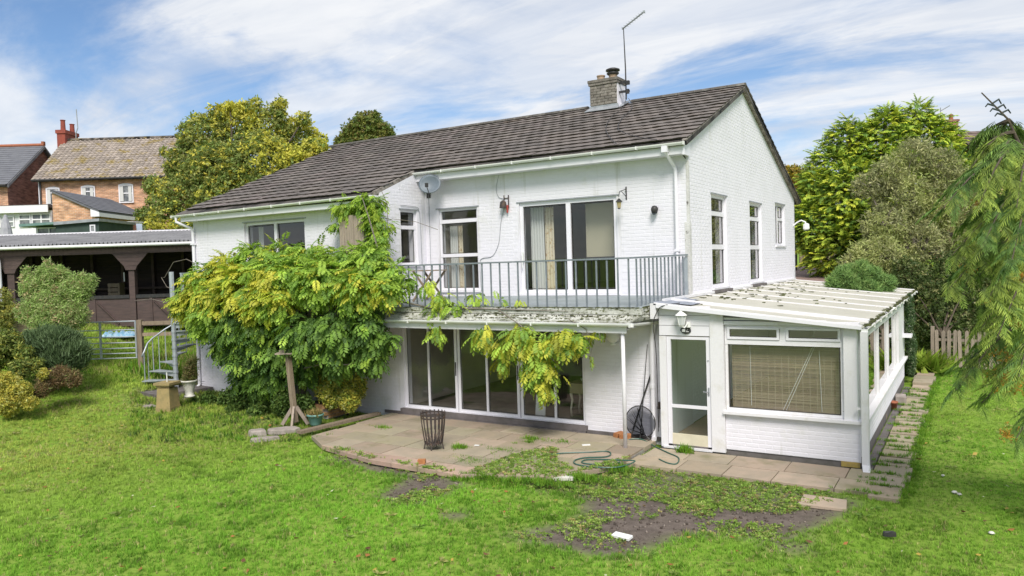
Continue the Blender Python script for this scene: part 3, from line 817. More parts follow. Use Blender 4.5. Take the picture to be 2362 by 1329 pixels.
# ------------------------------------------------------------------ white house
TANF, TANB, YR, ZR = 0.41, 0.375, 4.34, 7.745
def zf(y): return ZR - TANF * (YR - y) if y <= YR else ZR - TANB * (y - YR)
def wpnt(wall, a, z, o): return (a, wall[1] - o, z) if wall[0] == 'y' else (wall[1] + o, a, z)
def wbox(mb, wall, a0, a1, z0, z1, o0, o1, col=None):
    if wall[0] == 'y': mb.box(a0, a1, wall[1] - o1, wall[1] - o0, z0, z1, col)
    else: mb.box(wall[1] + o0, wall[1] + o1, a0, a1, z0, z1, col)
def wall_mesh(mb, wall, a0, a1, z0, top, holes=(), th=0.28, extra=()):
    tf = top if callable(top) else (lambda a: top)
    As = sorted(set([a0, a1] + [h[k] for h in holes for k in (0, 1)] + list(extra)))
    Zs = sorted(set([z0] + [h[k] for h in holes for k in (2, 3)]))
    flip = wall[0] == 'x'
    def quad(p, o, rev):
        v = [wpnt(wall, a, z, o) for a, z in p]
        mb.add(v, [(0, 1, 2, 3) if rev else (3, 2, 1, 0)])
    for i in range(len(As) - 1):
        p, q = As[i], As[i + 1]
        for j in range(len(Zs)):
            lo = Zs[j]
            hi = (Zs[j + 1], Zs[j + 1]) if j + 1 < len(Zs) else (tf(p), tf(q))
            am, zm = (p + q) / 2, (lo + min(hi)) / 2
            if any(h[0] < am < h[1] and h[2] < zm < h[3] for h in holes): continue
            P = [(p, lo), (q, lo), (q, hi[1]), (p, hi[0])]
            quad(P, 0, True); quad(P, -th, False)
    for h in holes:
        b, c, lo, hi = h
        for e0, e1 in (((b, lo), (b, hi)), ((b, hi), (c, hi)), ((c, hi), (c, lo)), ((c, lo), (b, lo))):
            mb.add([wpnt(wall, *e0, 0), wpnt(wall, *e1, 0), wpnt(wall, *e1, -th), wpnt(wall, *e0, -th)], [(0, 1, 2, 3)])
BRK = {}          # wall object -> list of brick rectangles
def brick_list(wall, a0, a1, z0, top, holes=(), course=0.0755, bl=0.2265):
    tf = top if callable(top) else (lambda a: top)
    outl = []; k = 0; z = z0 + 0.004
    zmax = max(tf(a0), tf(a1), tf((a0 + a1) / 2), tf(YR) if wall[0] == 'x' and a0 < YR < a1 else 0)
    while z + course < zmax:
        a = a0 + 0.003 - (bl / 2 if k % 2 else 0)
        while a < a1 - 0.02:
            b0, b1 = max(a, a0 + 0.003), min(a + bl - 0.011, a1 - 0.003)
            if b1 - b0 > 0.05 and z + course < min(tf(b0), tf(b1)) - 0.01 and not any(h[0] - .005 < b1 and h[1] + .005 > b0 and h[2] - .005 < z + course and h[3] + .005 > z for h in holes):
                outl.append((wall, b0, b1, z, z + course - 0.011))
            a += bl
        z += course; k += 1
    return outl
def brick_face(mb, br, d):
    wall, b0, b1, z0, z1 = br
    o = [d + rnd.uniform(-.0006, .0006) for _ in range(4)]
    c = 0.004
    base = [wpnt(wall, b0, z0, -.002), wpnt(wall, b1, z0, -.002), wpnt(wall, b1, z1, -.002), wpnt(wall, b0, z1, -.002)]
    tp = [wpnt(wall, b0 + c, z0 + c, o[0]), wpnt(wall, b1 - c, z0 + c, o[1]), wpnt(wall, b1 - c, z1 - c, o[2]), wpnt(wall, b0 + c, z1 - c, o[3])]
    mb.add(base + tp, [(4, 5, 6, 7), (0, 1, 5, 4), (1, 2, 6, 5), (2, 3, 7, 6), (3, 0, 4, 7)])
def dist(br):
    p = wpnt(br[0], (br[1] + br[2]) / 2, br[3], 0)
    return math.dist(p, CAM)
def lay_bricks(parts, limit, mat_of):
    """parts: (wall object, brick list). The nearest bricks are objects, the rest one relief per wall."""
    allb = sorted([(dist(b), i, b) for i, (w, L_) in enumerate(parts) for b in L_], key=lambda q: q[0])
    near, far = allb[:limit], allb[limit:]
    shared = {}
    for d, i, b in near:
        w = parts[i][0]
        key = (b[0], round(b[2] - b[1], 2))
        if key not in shared:
            mb = MB(); wl = (b[0][0], 0.0); hw = (b[2] - b[1]) / 2; hh = (b[4] - b[3]) / 2
            brick_face(mb, (wl, -hw, hw, -hh, hh), 0.003)
            shared[key] = mb.mesh('brick', mat_of(w))
        c = wpnt(b[0], (b[1] + b[2]) / 2, (b[3] + b[4]) / 2, rnd.uniform(-.0006, .0006))
        inst('brick', shared[key], w, c)
    for i, (w, L_) in enumerate(parts):
        fb = [b for d, k, b in far if k == i]
        if not fb: continue
        mb = MB()
        for b in fb: brick_face(mb, b, rnd.uniform(.0024, .0036))
        tag(mb.build('brickwork', mat_of(w), w), kind='stuff')
def window(parent, wall, a0, a1, z0, z1, mull=(), trans=(), panes=None, fw=0.055, rec=0.06, dep=0.06, mat='upvc', gl='glass', name='window', sill=True, hang=()):
    mb = MB(); o0, o1 = -rec - dep, -rec
    e = 0.004
    wbox(mb, wall, a0 + e, a1 - e, z1 - fw, z1 - e, o0, o1); wbox(mb, wall, a0 + e, a1 - e, z0 + e, z0 + fw, o0, o1)
    wbox(mb, wall, a0 + e, a0 + fw, z0 + fw, z1 - fw, o0, o1); wbox(mb, wall, a1 - fw, a1 - e, z0 + fw, z1 - fw, o0, o1)
    for (a, zz0, zz1, w) in mull: wbox(mb, wall, a - w / 2, a + w / 2, zz0, zz1, o0 + .004, o1 + .004)
    for (z, aa0, aa1, w) in trans: wbox(mb, wall, aa0, aa1, z - w / 2, z + w / 2, o0 + .002, o1 + .007)
    wb = mb.build(name, M[mat], parent)
    for (p0, p1, q0, q1) in (panes or [(a0 + fw, a1 - fw, z0 + fw, z1 - fw)]):
        g = MB(); om = (o0 + o1) / 2
        g.add([wpnt(wall, p0 - .01, q0 - .01, om), wpnt(wall, p1 + .01, q0 - .01, om), wpnt(wall, p1 + .01, q1 + .01, om), wpnt(wall, p0 - .01, q1 + .01, om)], [(0, 1, 2, 3)])
        g.build('pane', M[gl], wb)
        s = MB(); t_ = 0.012
        for (b0, b1, c0, c1) in ((p0, p1, q1 - t_, q1), (p0, p1, q0, q0 + t_), (p0, p0 + t_, q0 + t_, q1 - t_), (p1 - t_, p1, q0 + t_, q1 - t_)): wbox(s, wall, b0, b1, c0, c1, om + .004, om + .014)
        s.build('gasket', M['dark'], wb)
    if sill:
        s = MB(); wbox(s, wall, a0 - .05, a1 + .05, z0 - .045, z0 - .002, -rec, .045); s.build('sill', M[mat], wb)
    return wb
def trough(mb, p0, p1, r=0.058):
    p0, p1 = Vector(p0), Vector(p1); d = (p1 - p0).normalized(); x = d.cross(Vector((0, 0, 1))).normalized()
    vs, fs = [], []
    for rr in (r, r - .008):
        for P in (p0, p1):
            for k in range(9):
                t = math.pi * k / 8; vs.append(P + x * math.cos(t) * rr - Vector((0, 0, 1)) * math.sin(t) * rr)
    for k in range(8):
        fs.append((k, k + 1, 9 + k + 1, 9 + k)); fs.append((18 + k + 1, 18 + k, 27 + k, 27 + k + 1))
    fs += [(0, 9, 27, 18), (8, 26, 35, 17), tuple(range(0, 9)), tuple(range(17, 8, -1))]
    mb.add(vs, fs)
    L_ = (p1 - p0).length; n = max(1, int(L_ / 1.0))
    for i in range(n + 1):
        c = p0 + (p1 - p0) * (i / n); mb.obox(c + Vector((0, 0, -.028)), (0.02, r * 2 + .012, r + .012), Matrix((d, x, Vector((0, 0, 1)))).transposed())

house = thing('white_house', 'large white painted brick house with a dark tiled roof and upper balcony doors', 'house', (-6.9, 4.3, 0))
FU, FL, GB, RT, LB = ('y', 0.0), ('y', -1.7), ('x', 0.0), ('x', -6.85), ('x', -13.85)
H_up = [(-6.45, -5.27, 2.78, 4.81), (-4.08, -1.61, 2.69, 4.81)]
H_left = [(-11.68, -9.38, 3.35, 4.70)]
H_low = [(-6.30, -1.65, 0.14, 2.12)]
H_ret = [(-0.98, -0.34, 3.45, 4.80)]
H_gab = [(1.54, 2.75, 2.72, 4.83), (4.92, 6.20, 2.72, 4.83), (7.92, 9.20, 3.71, 4.95)]
def top_at(y): return zf(y) - 0.11
walls = []
def mkwall(name, wall, a0, a1, z0, top, holes, mat, extra=(), bricks=True):
    mb = MB(); wall_mesh(mb, wall, a0, a1, z0, top, holes, 0.28, extra)
    o = mb.build(name, M[mat], house)
    if bricks: walls.append((o, brick_list(wall, a0, a1, z0, top, holes)))
    return o
mkwall('wall', FU, -6.85, 0.0, 2.45, top_at(0), H_up, 'white_wall')
mkwall('wall', GB, -0.0, 10.7, 0.0, top_at, H_gab, 'gable_wall', (YR,))
mkwall('wall', RT, -1.7, 0.0, 2.4, top_at, H_ret, 'white_wall')
mkwall('wall', FL, -13.85, -6.85, -0.3, top_at(-1.7), H_left, 'white_wall')
mkwall('wall', FL, -6.846, 0.0, -0.15, 2.42, H_low, 'white_wall')
mb = MB(); mb.prism([(-13.85, -1.42, -.3), (-13.85, 10.7, -.3), (-13.85, 10.7, top_at(10.7)), (-13.85, YR, top_at(YR)), (-13.85, -1.42, top_at(-1.42))], (.28, 0, 0)); mb.box(-13.57, -.28, 10.42, 10.7, -.2, top_at(10.7) - .03)
mb.box(-.28, 0.0, -1.42, 0.0, -.2, 2.42)
mb.build('wall', M['white_wall'], house, fix=True)
lay_bricks(walls, 300, lambda w: w.data.materials[0])
# rooms behind the glass
def room(x0, x1, y0, y1, z0, z1, open_right=False):
    mb = MB()
    mb.box(x0 - .05, x1, y1, y1 + .05, z0, z1); mb.box(x0 - .05, x0, y0, y1, z0, z1)
    if not open_right: mb.box(x1, x1 + .05, y0, y1 + .05, z0, z1)
    mb.box(x0 - .05, x1 + .05, y0, y1 + .05, z1, z1 + .05)
    mb.build('room_wall', M['room'], house)
    f = MB(); f.box(x0 - .05, x1 + .05, y0, y1 + .05, z0 - .05, z0); f.build('room_floor', M['room_floor'], house)
room(-6.55, -0.285, 0.285, 10.3, 2.66, 5.2, True)
room(-6.5, -0.9, -1.415, 4.2, 0.10, 2.36)
room(-13.5, -7.15, -1.415, 2.6, 2.66, 4.9, True)
# windows and doors
window(house, FU, *H_up[0], trans=[(4.50, -6.44, -5.28, .09), (3.65, -6.44, -5.28, .08)], panes=[(-6.37, -5.35, 4.56, 4.74), (-6.38, -5.34, 3.70, 4.44), (-6.38, -5.34, 2.85, 3.60)])
window(house, FU, *H_up[1], mull=[(-2.81, 2.74, 4.76, .11)], panes=[(-3.98, -2.87, 2.80, 4.70), (-2.74, -1.70, 2.80, 4.70)], fw=0.085, name='balcony_door', rec=.04)
mb = MB(); mb.box(-4.02, -3.99, -.03, .02, 3.42, 3.66); mb.box(-4.015, -3.995, -.05, -.03, 3.30, 3.52)
mb.build('door_handle', M['plastic_white'], house)
window(house, FL, *H_left[0], mull=[(-10.52, 3.40, 4.65, .10)], panes=[(-11.58, -10.60, 3.42, 4.60), (-10.43, -9.46, 3.42, 4.62)], fw=.07)
window(house, RT, *H_ret[0], trans=[(4.37, -.97, -.35, .09)], panes=[(-.91, -.41, 4.44, 4.73), (-.91, -.41, 3.53, 4.30)])
for h in H_gab[:2]:
    window(house, GB, *h, trans=[(4.405, h[0] + .01, h[1] - .01, .10), (3.645, h[0] + .01, h[1] - .01, .11)],
           panes=[(h[0] + .1, h[1] - .1, 4.48, 4.74), (h[0] + .08, h[1] - .08, 3.71, 4.35), (h[0] + .08, h[1] - .08, 2.80, 3.58)], fw=.07)
h = H_gab[2]
window(house, GB, *h, mull=[(8.45, 3.76, 4.9, .09)], trans=[(4.5, 8.45, 9.16, .08)], panes=[(7.99, 8.39, 3.79, 4.87), (8.52, 9.12, 4.56, 4.87), (8.52, 9.12, 3.79, 4.44)])
for k, (a0, a1, mm) in enumerate(((-6.30, -4.81, -5.61), (-4.79, -3.20, -4.02), (-3.18, -1.65, -2.35))):
    d = window(house, FL, a0, a1, 0.14, 2.12, mull=[(mm, .2, 2.06, .05)], panes=[(a0 + .065, mm - .03, .22, 2.05), (mm + .03, a1 - .065, .22, 2.05)], fw=.065, name='patio_door', sill=False, rec=.05)
    if k < 2:
        hb = MB(); hb.box(a1 - .05, a1 - .025, -1.66, -1.63, 0.95, 1.25); hb.build('handle', M['dark'], d)
mb = MB(); mb.box(-6.36, -1.60, -1.80, -1.62, 0.03, 0.135); mb.build('threshold', M['slate'], house)
mb = MB(); mb.box(-6.4, -1.6, -1.83, -1.81, 0.0, 0.028); mb.box(-6.9, -.05, -1.735, -1.705, -.02, 0.05); mb.build('plinth', M['slate'], house)
for (wall, h) in [(FU, H_up[0]), (FU, H_up[1]), (FL, H_left[0]), (RT, H_ret[0])] + [(GB, q) for q in H_gab]:
    mb = MB(); wbox(mb, wall, h[0] - .06, h[1] + .06, h[3] + .003, h[3] + .03, -.02, .018); mb.build('drip_strip', M['lead'], house)

# roof
roof = MB()
e_r, e_l, xv, xl = -0.38, -2.05, 0.11, -14.1
dz = 0.05
top = [(xv, e_r), (xv, YR), (xl, YR), (xl, e_l), (-6.93, e_l), (-6.93, e_r)]
roof.prism([(a, b, zf(b) - dz) for a, b in top], (0, 0, -.09))
roof.prism([(xv, YR + .002, zf(YR) - dz), (xv, 11.1, zf(11.1) - dz), (xl, 11.1, zf(11.1) - dz), (xl, YR + .002, zf(YR) - dz)], (0, 0, -.09))
roof = roof.build('roof', M['tile'], house, fix=True)
th = math.atan(TANF); TS = Matrix(((1, 0, 0), (0, -math.cos(th), -math.sin(th)), (0, -math.sin(th), math.cos(th))))   # columns: across, down slope, out
TW, TG = 0.302, 0.335
prof = [(0, 0.0), (.06, .001), (.09, .004), (.125, .006), (.16, .004), (.19, .001), (.301, 0.0)]
def tile_mesh(mb, M4, col=None):
    vs = []
    for (s, lift) in ((-.03, 0.0), (TG + .012, .031)):
        for (u, h) in prof: vs.append(M4 @ Vector((u, s, h + lift)))
    for (u, h) in prof: vs.append(M4 @ Vector((u, TG - .045, -.016)))
    n = len(prof); fs = []
    for i in range(n - 1): fs += [(i, n + i, n + i + 1, i + 1), (n + i, 2 * n + i, 2 * n + i + 1, n + i + 1)]
    mb.add(vs, fs, col)
tiles = []
g_y = TG * math.cos(th)
for r in range(int((YR - e_l) / g_y) + 1):
    yh = YR - r * g_y; yl = yh - g_y
    c = 0
    x = xv - TW + (0.15 if r % 2 else 0)
    while x > xl - .1:
        lim = e_r if x + TW / 2 > -6.93 else e_l
        if yl > lim - .06 and x + .02 > xl - .12:
            p = Vector((min(x, xv - TW), yh, zf(yh) - .022))
            if not (-4.06 < x + .15 < -3.12 and yl > 3.9 and yh > 4.1):
                tiles.append((math.dist(p, CAM), p))
        x -= TW; c += 1
tiles.sort(key=lambda q: q[0])
tm = MB(); tile_mesh(tm, Matrix.Identity(4), (1, 1, 1)); tm = tm.mesh('tile', M['tile'])
def tjit():
    return Matrix.Rotation(rnd.gauss(0, .006), 3, 'Z') @ Matrix.Rotation(rnd.gauss(0, .008), 3, 'X')
for d, p in tiles[:300]: inst('tile', tm, roof, p + Vector((0, 0, rnd.uniform(-.004, .006))), TS @ tjit())
mb = MB()
for d, p in tiles[300:]:
    M4 = Matrix.Translation(p + Vector((0, 0, rnd.uniform(-.004, .006)))) @ (TS @ tjit()).to_4x4()
    q = rnd.uniform(.75, 1.3); tile_mesh(mb, M4, (q, q * rnd.uniform(.95, 1.02), q))
tag(mb.build('roof_tiles', M['tile'], roof), kind='stuff')
mb = MB(); x = xv
while x > xl:
    w = 0.44
    if not (-4.15 < x - .2 < -3.05):
        vs, fs = [], []
        for xx in (x - w + .01, x):
            for k in range(7):
                t = math.pi * (k / 6) ; vs.append((xx, YR + .13 * math.cos(t), ZR - .03 + .085 * math.sin(t)))
        fs = [(k, k + 1, 8 + k, 7 + k) for k in range(6)] + [(0, 7, 13, 6)] + [tuple(range(7)), tuple(range(13, 6, -1))]
        q = MB(); q.add(vs, fs); q.build('ridge_tile', M['ridge_tile'], roof, fix=True)
    x -= w
mb = MB()        # verge edge: mortar bedding and tile ends
for (ya, yb) in ((e_r, YR), (YR, 11.1)):
    mb.prism([(xv - .10, ya, zf(ya) - .14), (xv - .10, yb, zf(yb) - .14), (xv - .10, yb, zf(yb) - .02), (xv - .10, ya, zf(ya) - .02)], (.09, 0, 0))
VM = pm('verge_mortar', (0.30, 0.27, 0.24), .9, col2=(0.14, 0.12, 0.10), scale=9, lo=.4, hi=.6)
mb.build('verge', VM, roof, fix=True); mb = MB()
mb.prism([(-6.94, e_l + .2, zf(e_l + .2) - .13), (-6.94, e_r, zf(e_r) - .13), (-6.94, e_r, zf(e_r) - .02), (-6.94, e_l + .2, zf(e_l + .2) - .02)], (.08, 0, 0))
mb.build('verge', VM, roof, fix=True)
mb = MB(); y = YR
while y < 11.0:      # tile ends along the far slope's verge
    y2 = y + .30; mb.prism([(xv - .25, y, zf(y) - .04), (xv - .25, y2, zf(y2) - .02), (xv - .25, y2, zf(y2) + .035), (xv - .25, y, zf(y) + .0)], (.27, 0, 0)); y = y2
mb.build('verge_tiles', M['tile'], roof, fix=True)
# fascias, gutters, downpipes
def part(name, mat, f, smooth=False, par=None):
    mb = MB(); f(mb); return mb.build(name, M[mat], par or house, smooth, fix=True)
zg_r, zg_l = 2.5 + 3.4 - .12, 1.77 + 3.4 - .06
zg_r = zf(-.42) - .07; zg_l = zf(-2.10) - .055
part('fascia', 'upvc', lambda m: m.box(-6.95, .02, -.34, -.315, zg_r - .21, zg_r + .02))
part('soffit', 'upvc', lambda m: m.box(-6.84, .0, -.315, -.004, zg_r - .205, zg_r - .19))
part('gutter', 'gutter', lambda m: trough(m, (-6.98, -.41, zg_r), (.06, -.41, zg_r + .012)))
part('fascia', 'upvc', lambda m: m.box(-13.95, -6.9, -2.02, -1.995, zg_l - .20, zg_l + .02))
part('soffit', 'upvc', lambda m: m.box(-13.9, -6.86, -1.995, -1.704, zg_l - .195, zg_l - .18))
part('gutter', 'gutter', lambda m: trough(m, (-14.2, -2.09, zg_l - .02), (-6.98, -2.09, zg_l + .03)))
part('box_end', 'upvc', lambda m: m.box(.0, .045, -.36, .02, zg_r - .23, zf(-.2) - .12))
part('box_end', 'upvc', lambda m: (m.box(-6.9, -6.852, -2.03, -1.66, zg_l - .22, zf(-1.9) - .1)))
part('downpipe', 'upvc', lambda m: (m.tube([(-.34, -.40, zg_r - .05), (-.34, -.40, zg_r - .14), (-.27, -.08, zg_r - .42), (-.25, -.06, zg_r - .5), (-.25, -.06, 2.66)], .038, 8), m.box(-.30, -.20, -.105, -.012, 3.55, 3.60), m.obox((-.34, -.40, zg_r - .1), (.12, .13, .12))))
part('downpipe', 'upvc', lambda m: (m.tube([(-14.05, -2.09, zg_l - .06), (-14.05, -2.09, zg_l - .2), (-13.80, -1.80, zg_l - .38), (-13.78, -1.77, zg_l - .5), (-13.78, -1.77, .25), (-13.72, -1.95, .12)], .042, 8), m.box(-13.84, -13.72, -1.83, -1.702, 4.2, 4.25)))
part('downpipe', 'upvc', lambda m: (m.tube([(-.13, -1.80, 2.22), (-.17, -1.765, 2.05), (-.19, -1.76, 1.9), (-.19, -1.76, .06), (-.16, -1.86, .03)], .05, 8), m.tube([(-.19, -1.76, .98), (-.19, -1.76, 1.06)], .06, 8)))
part('soffit_vent', 'plastic_white', lambda m: m.lathe([(0, -.02), (.09, -.02), (.1, .0)], (-13.55, -1.86, zg_l - .2), 12))
part('corner_render', 'stained', lambda m: (m.box(-.10, .008, -.008, .10, 2.66, 4.15), m.box(-.05, .007, -.007, .05, 4.15, 5.4)))
for h in H_gab[:2]: part('tile_sill', 'slate', lambda m: m.box(-.02, .10, h[0] - .06, h[1] + .08, 2.61, 2.67))
# chimney
ch = MB(); CX0, CX1, CY0, CY1 = -4.00, -3.20, 3.86, 4.42
ch.box(CX0 + .012, CX1 - .004, CY0 + .012, CY1 - .01, 7.1, 8.33)
chim = ch.build('chimney', M['mortar'], house)
mbm = None
z = 7.68; k = 0
bm_ = MB(); bm_.box(-.105, .105, -.012, .05, -.032, .032); bmesh_ = bm_.mesh('brick', M['brick_grey'])
while z < 8.22:
    x = CX0 - (.11 if k % 2 else 0)
    while x < CX1 - .02:
        a, b = max(x, CX0), min(x + .213, CX1)
        if b - a > .05: inst('brick', bmesh_, chim, ((a + b) / 2, CY0 + rnd.uniform(-.006, .003), z + .034), None, ((b - a - .01) / .21, 1, 1))
        x += .22
    z += .075; k += 1
cb = MB()
for (q, z0, z1) in ((.035, 8.225, 8.29), (.05, 8.295, 8.37)):
    n = 4
    for i in range(n):
        w = (CX1 - CX0 + 2 * q) / n; cb2 = MB(); cb2.box(CX0 - q + i * w + .004, CX0 - q + (i + 1) * w - .004, CY0 - q, CY0 + .14, z0, z1); cb2.build('brick', M['brick_grey'], chim)
    cb.box(CX0 - q + .003, CX1 + q - .002, CY0 + .145, CY1 + q, z0 + .001, z1 - .001)
cb.build('cap', M['brick_grey'], chim)
fl = MB(); fl.box(CX0, CX1 - .03, CY0 + .1, CY1, 8.371, 8.41); fl.build('flaunching', M['mortar'], chim)
sd_ = MB(); sd_.box(CX1 - .003, CX1 + .012, CY0 + .02, CY1 - .02, 7.55, 8.22); sd_.build('render', M['gable_wall'], chim)
ld = MB(); ld.box(CX0 - .02, CX1 + .03, CY0 - .02, CY0 + .01, 7.45, 7.66)
ld.prism([(CX0 - .08, CY0 - .22, zf(CY0 - .22) + .03), (CX1 + .12, CY0 - .22, zf(CY0 - .22) + .03), (CX1 + .06, CY0, zf(CY0) + .06), (CX0 - .03, CY0, zf(CY0) + .06)], (0, 0, .012))
ld.prism([(CX1 + .013, CY0 - .1, 7.5), (CX1 + .2, CY0 - .1, zf(CY0 - .1) + .035), (CX1 + .2, CY1, zf(YR) + .06), (CX1 + .013, CY1, 7.8)], (0, 0, .012))
ld.build('flashing', M['lead'], chim, fix=True)
for (px_, h_) in ((-3.78, .10), (-3.42, .07)):
    pb_ = MB(); pb_.lathe([(.0, 0), (.12, 0), (.105, .06), (.105, h_), (.12, h_ + .01), (.12, h_ + .035), (.085, h_ + .035), (.085, 0.05)], (px_, 4.13, 8.40), 14)
    pb_.build('chimney_pot', pm('buff_pot', (0.42, 0.30, 0.21), .85, col2=(.28, .2, .15), scale=9), chim, True)
cw = MB(); cw.lathe([(.0, .10), (.13, .10), (.17, .13), (.17, .155), (.13, .165), (.13, .20), (.195, .21), (.19, .25), (.10, .285), (0, .29)], (-3.42, 4.13, 8.40), 16)
cw.build('cowl', M['dark'], chim, True)

# balcony
bal = thing('balcony', 'long grey railed balcony on a mossy white canopy over the patio doors', 'balcony', (-3.5, -1.2, 2.5))
def bpart(name, mat, f, smooth=False, par=None):
    mb = MB(); f(mb); return mb.build(name, M[mat], par or bal, smooth, fix=True)
def zd_(y): return 2.64 + 0.048 * y
def deckf(m):
    m.prism([(-6.845, -.004, zd_(0)), (-.02, -.004, zd_(0)), (-.14, -2.36, zd_(-2.36)), (-6.845, -2.36, zd_(-2.36))], (0, 0, -.1))
    m.prism([(-13.6, -1.705, zd_(-1.7)), (-6.847, -1.705, zd_(-1.7)), (-6.847, -2.36, zd_(-2.36)), (-13.6, -2.36, zd_(-2.36))], (0, 0, -.1))
bpart('deck', 'deck', deckf)
bpart('edge_band', 'mossy', lambda m: (m.box(-13.6, -.16, -2.40, -2.362, 2.41, 2.525), m.prism([(-.16, -2.40, 2.41), (-.16, -2.40, 2.525), (-.05, -1.72, 2.55), (-.05, -1.72, 2.41)], (.03, 0, 0))))
bpart('canopy_roof', 'mossy', lambda m: (m.prism([(-7.25, -2.402, 2.40), (-.14, -2.402, 2.40), (-.26, -2.64, 2.295), (-7.25, -2.64, 2.295)], (0, 0, -.02)), m.prism([(-.14, -2.402, 2.401), (-.03, -1.72, 2.42), (.0, -1.72, 2.34), (-.258, -2.64, 2.296)], (0, 0, -.02))))
bpart('canopy_fascia', 'old_white', lambda m: m.box(-7.2, -.34, -2.62, -2.59, 2.09, 2.27))
bpart('canopy_soffit', 'upvc', lambda m: m.box(-7.2, -.34, -2.59, -1.715, 2.15, 2.17))
bpart('gutter', 'gutter', lambda m: (trough(m, (-7.3, -2.685, 2.27), (-.23, -2.685, 2.27)), trough(m, (-.24, -2.67, 2.27), (-.10, -1.75, 2.25))))
bpart('support_post', 'old_white', lambda m: m.tube([(-.44, -2.55, .0), (-.44, -2.55, 2.10)], .036, 10), True)
ms = MB()
for k in range(900):
    x = rnd.uniform(-4.9, -.2) if rnd.random() < .85 else rnd.uniform(-7, -.2)
    t = rnd.choice([0, 0, 0, 1, 1, 2])
    y, z = ((rnd.uniform(-2.41, -2.33), 2.535) if t == 0 else (rnd.uniform(-2.5, -2.40), 2.40 - rnd.uniform(0, .05)) if t == 1 else (rnd.uniform(-2.64, -2.5), 2.34))
    s = rnd.uniform(.007, .02)
    ms.obox((x, y, z), (s * rnd.uniform(1, 4), s, s * rnd.uniform(.5, 1)), Matrix.Rotation(rnd.uniform(0, 3), 3, 'Z') @ Matrix.Rotation(rnd.uniform(-.5, .5), 3, 'X'))
for k in range(90):
    u = rnd.random(); ms.obox((-.12 + .1 * u + rnd.uniform(-.03, .03), -2.36 + 2.2 * u, zd_(-2.36 + 2.2 * u) + .006), (rnd.uniform(.02, .07), rnd.uniform(.02, .05), .02), Matrix.Rotation(rnd.uniform(0, 3), 3, 'Z'))
tag(ms.build('moss', M['moss'], bal), kind='stuff')
def railz(x): return 3.455 + 0.0045 * (x + 6) * (1 if x < -6 else 0)
bpart('handrail', 'rail', lambda m: (m.bar((-13.66, -2.30, 3.41), (-.35, -2.30, 3.44), .055, .032), m.bar((-.35, -2.31, 3.44), (-.06, -.03, 3.475), .055, .032)))
bl = MB(); bl.box(-.013, .013, -.013, .013, 0, 1.0); blm = bl.mesh('baluster', M['rail'])
x = -.40
while x > -13.5:
    inst('baluster', blm, bal, (x, -2.30, 2.50), None, (1, 1, 3.43 - 2.505 + .002 * x)); x -= .215
for k in range(1, 14):
    t = k / 14; y = -2.30 + t * 2.26
    inst('baluster', blm, bal, (-.33 + .26 * t, y, zd_(y) - .01), None, (1, 1, 3.44 + .03 * t - zd_(y) - .01))
for (x, y) in ((-.07, -.06), (-13.60, -2.30)):
    bpart('rail_post', 'galv', lambda m: m.box(x - .03, x + .03, y - .03, y + .03, 2.45, 3.42))
fm = MB(); nn = 14
for i in range(nn):
    for j in range(5):
        pass
gx, gy = np.meshgrid(np.linspace(-.04, .62, 16), np.linspace(-2.12, -.5, 14))
gz = 2.615 - .095 * np.clip(gx, 0, 1) + .035 * (vnoise(gx, gy, .18, 41) - .3)
vs = [(a, b, c) for a, b, c in zip(gx.ravel(), gy.ravel(), gz.ravel()) if True]
fs = [(r * 16 + c, r * 16 + c + 1, (r + 1) * 16 + c + 1, (r + 1) * 16 + c) for r in range(13) for c in range(15) if (r < 9 or c < 9)]
fm = MB(); fm.add(vs, fs); fm.build('flashing_sheet', pm('blue_grey_felt', (0.30, 0.33, 0.40), .6, col2=(.18, .19, .2), scale=9), bal, True)
# ------------------------------------------------------------------ lean-to conservatory
cons = thing('conservatory', 'white lean-to conservatory with a pale sheet roof beside the house gable', 'conservatory', (1.7, 2.5, 0))
def cpart(name, mat, f, smooth=False, par=None):
    mb = MB(); f(mb); return mb.build(name, M[mat], par or cons, smooth, fix=True)
CF, CS = ('y', -2.0), ('x', 3.40)
def zc_(x): return 2.60 - 0.103 * x
w1 = MB(); wall_mesh(w1, CF, 1.235, 3.40, 0.03, .665, (), .2)
w1 = w1.build('dwarf_wall', M['white_wall'], cons)
w2 = MB(); wall_mesh(w2, CS, -2.0, 6.95, 0.12, .625, (), .2); w2 = w2.build('dwarf_wall', M['white_wall'], cons)
lay_bricks([(w1, brick_list(CF, 1.235, 3.40, 0.03, .665)), (w2, brick_list(CS, -2.0, 6.95, .12, .625))], 300, lambda w: M['white_wall'])
cpart('plinth', 'slate', lambda m: (m.box(3.2, 3.40, -1.98, 6.9, -.15, .118), m.box(1.23, 3.36, -1.98, -1.82, -.15, .028), m.box(.05, 1.23, -2.02, -1.9, -.15, .03)))
qb = MB(); qb.obox((3.24, -1.985, -.01), (.28, .06, .085)); qb.build('quoin', pm('yellow_stone', (.42, .30, .08), .9, col2=(.3, .22, .1), scale=12, bump=.4), cons)
cpart('sill', 'old_white', lambda m: (m.box(1.22, 3.43, -2.10, -1.84, .668, .715), m.box(3.24, 3.49, -1.86, 7.0, .628, .672)))
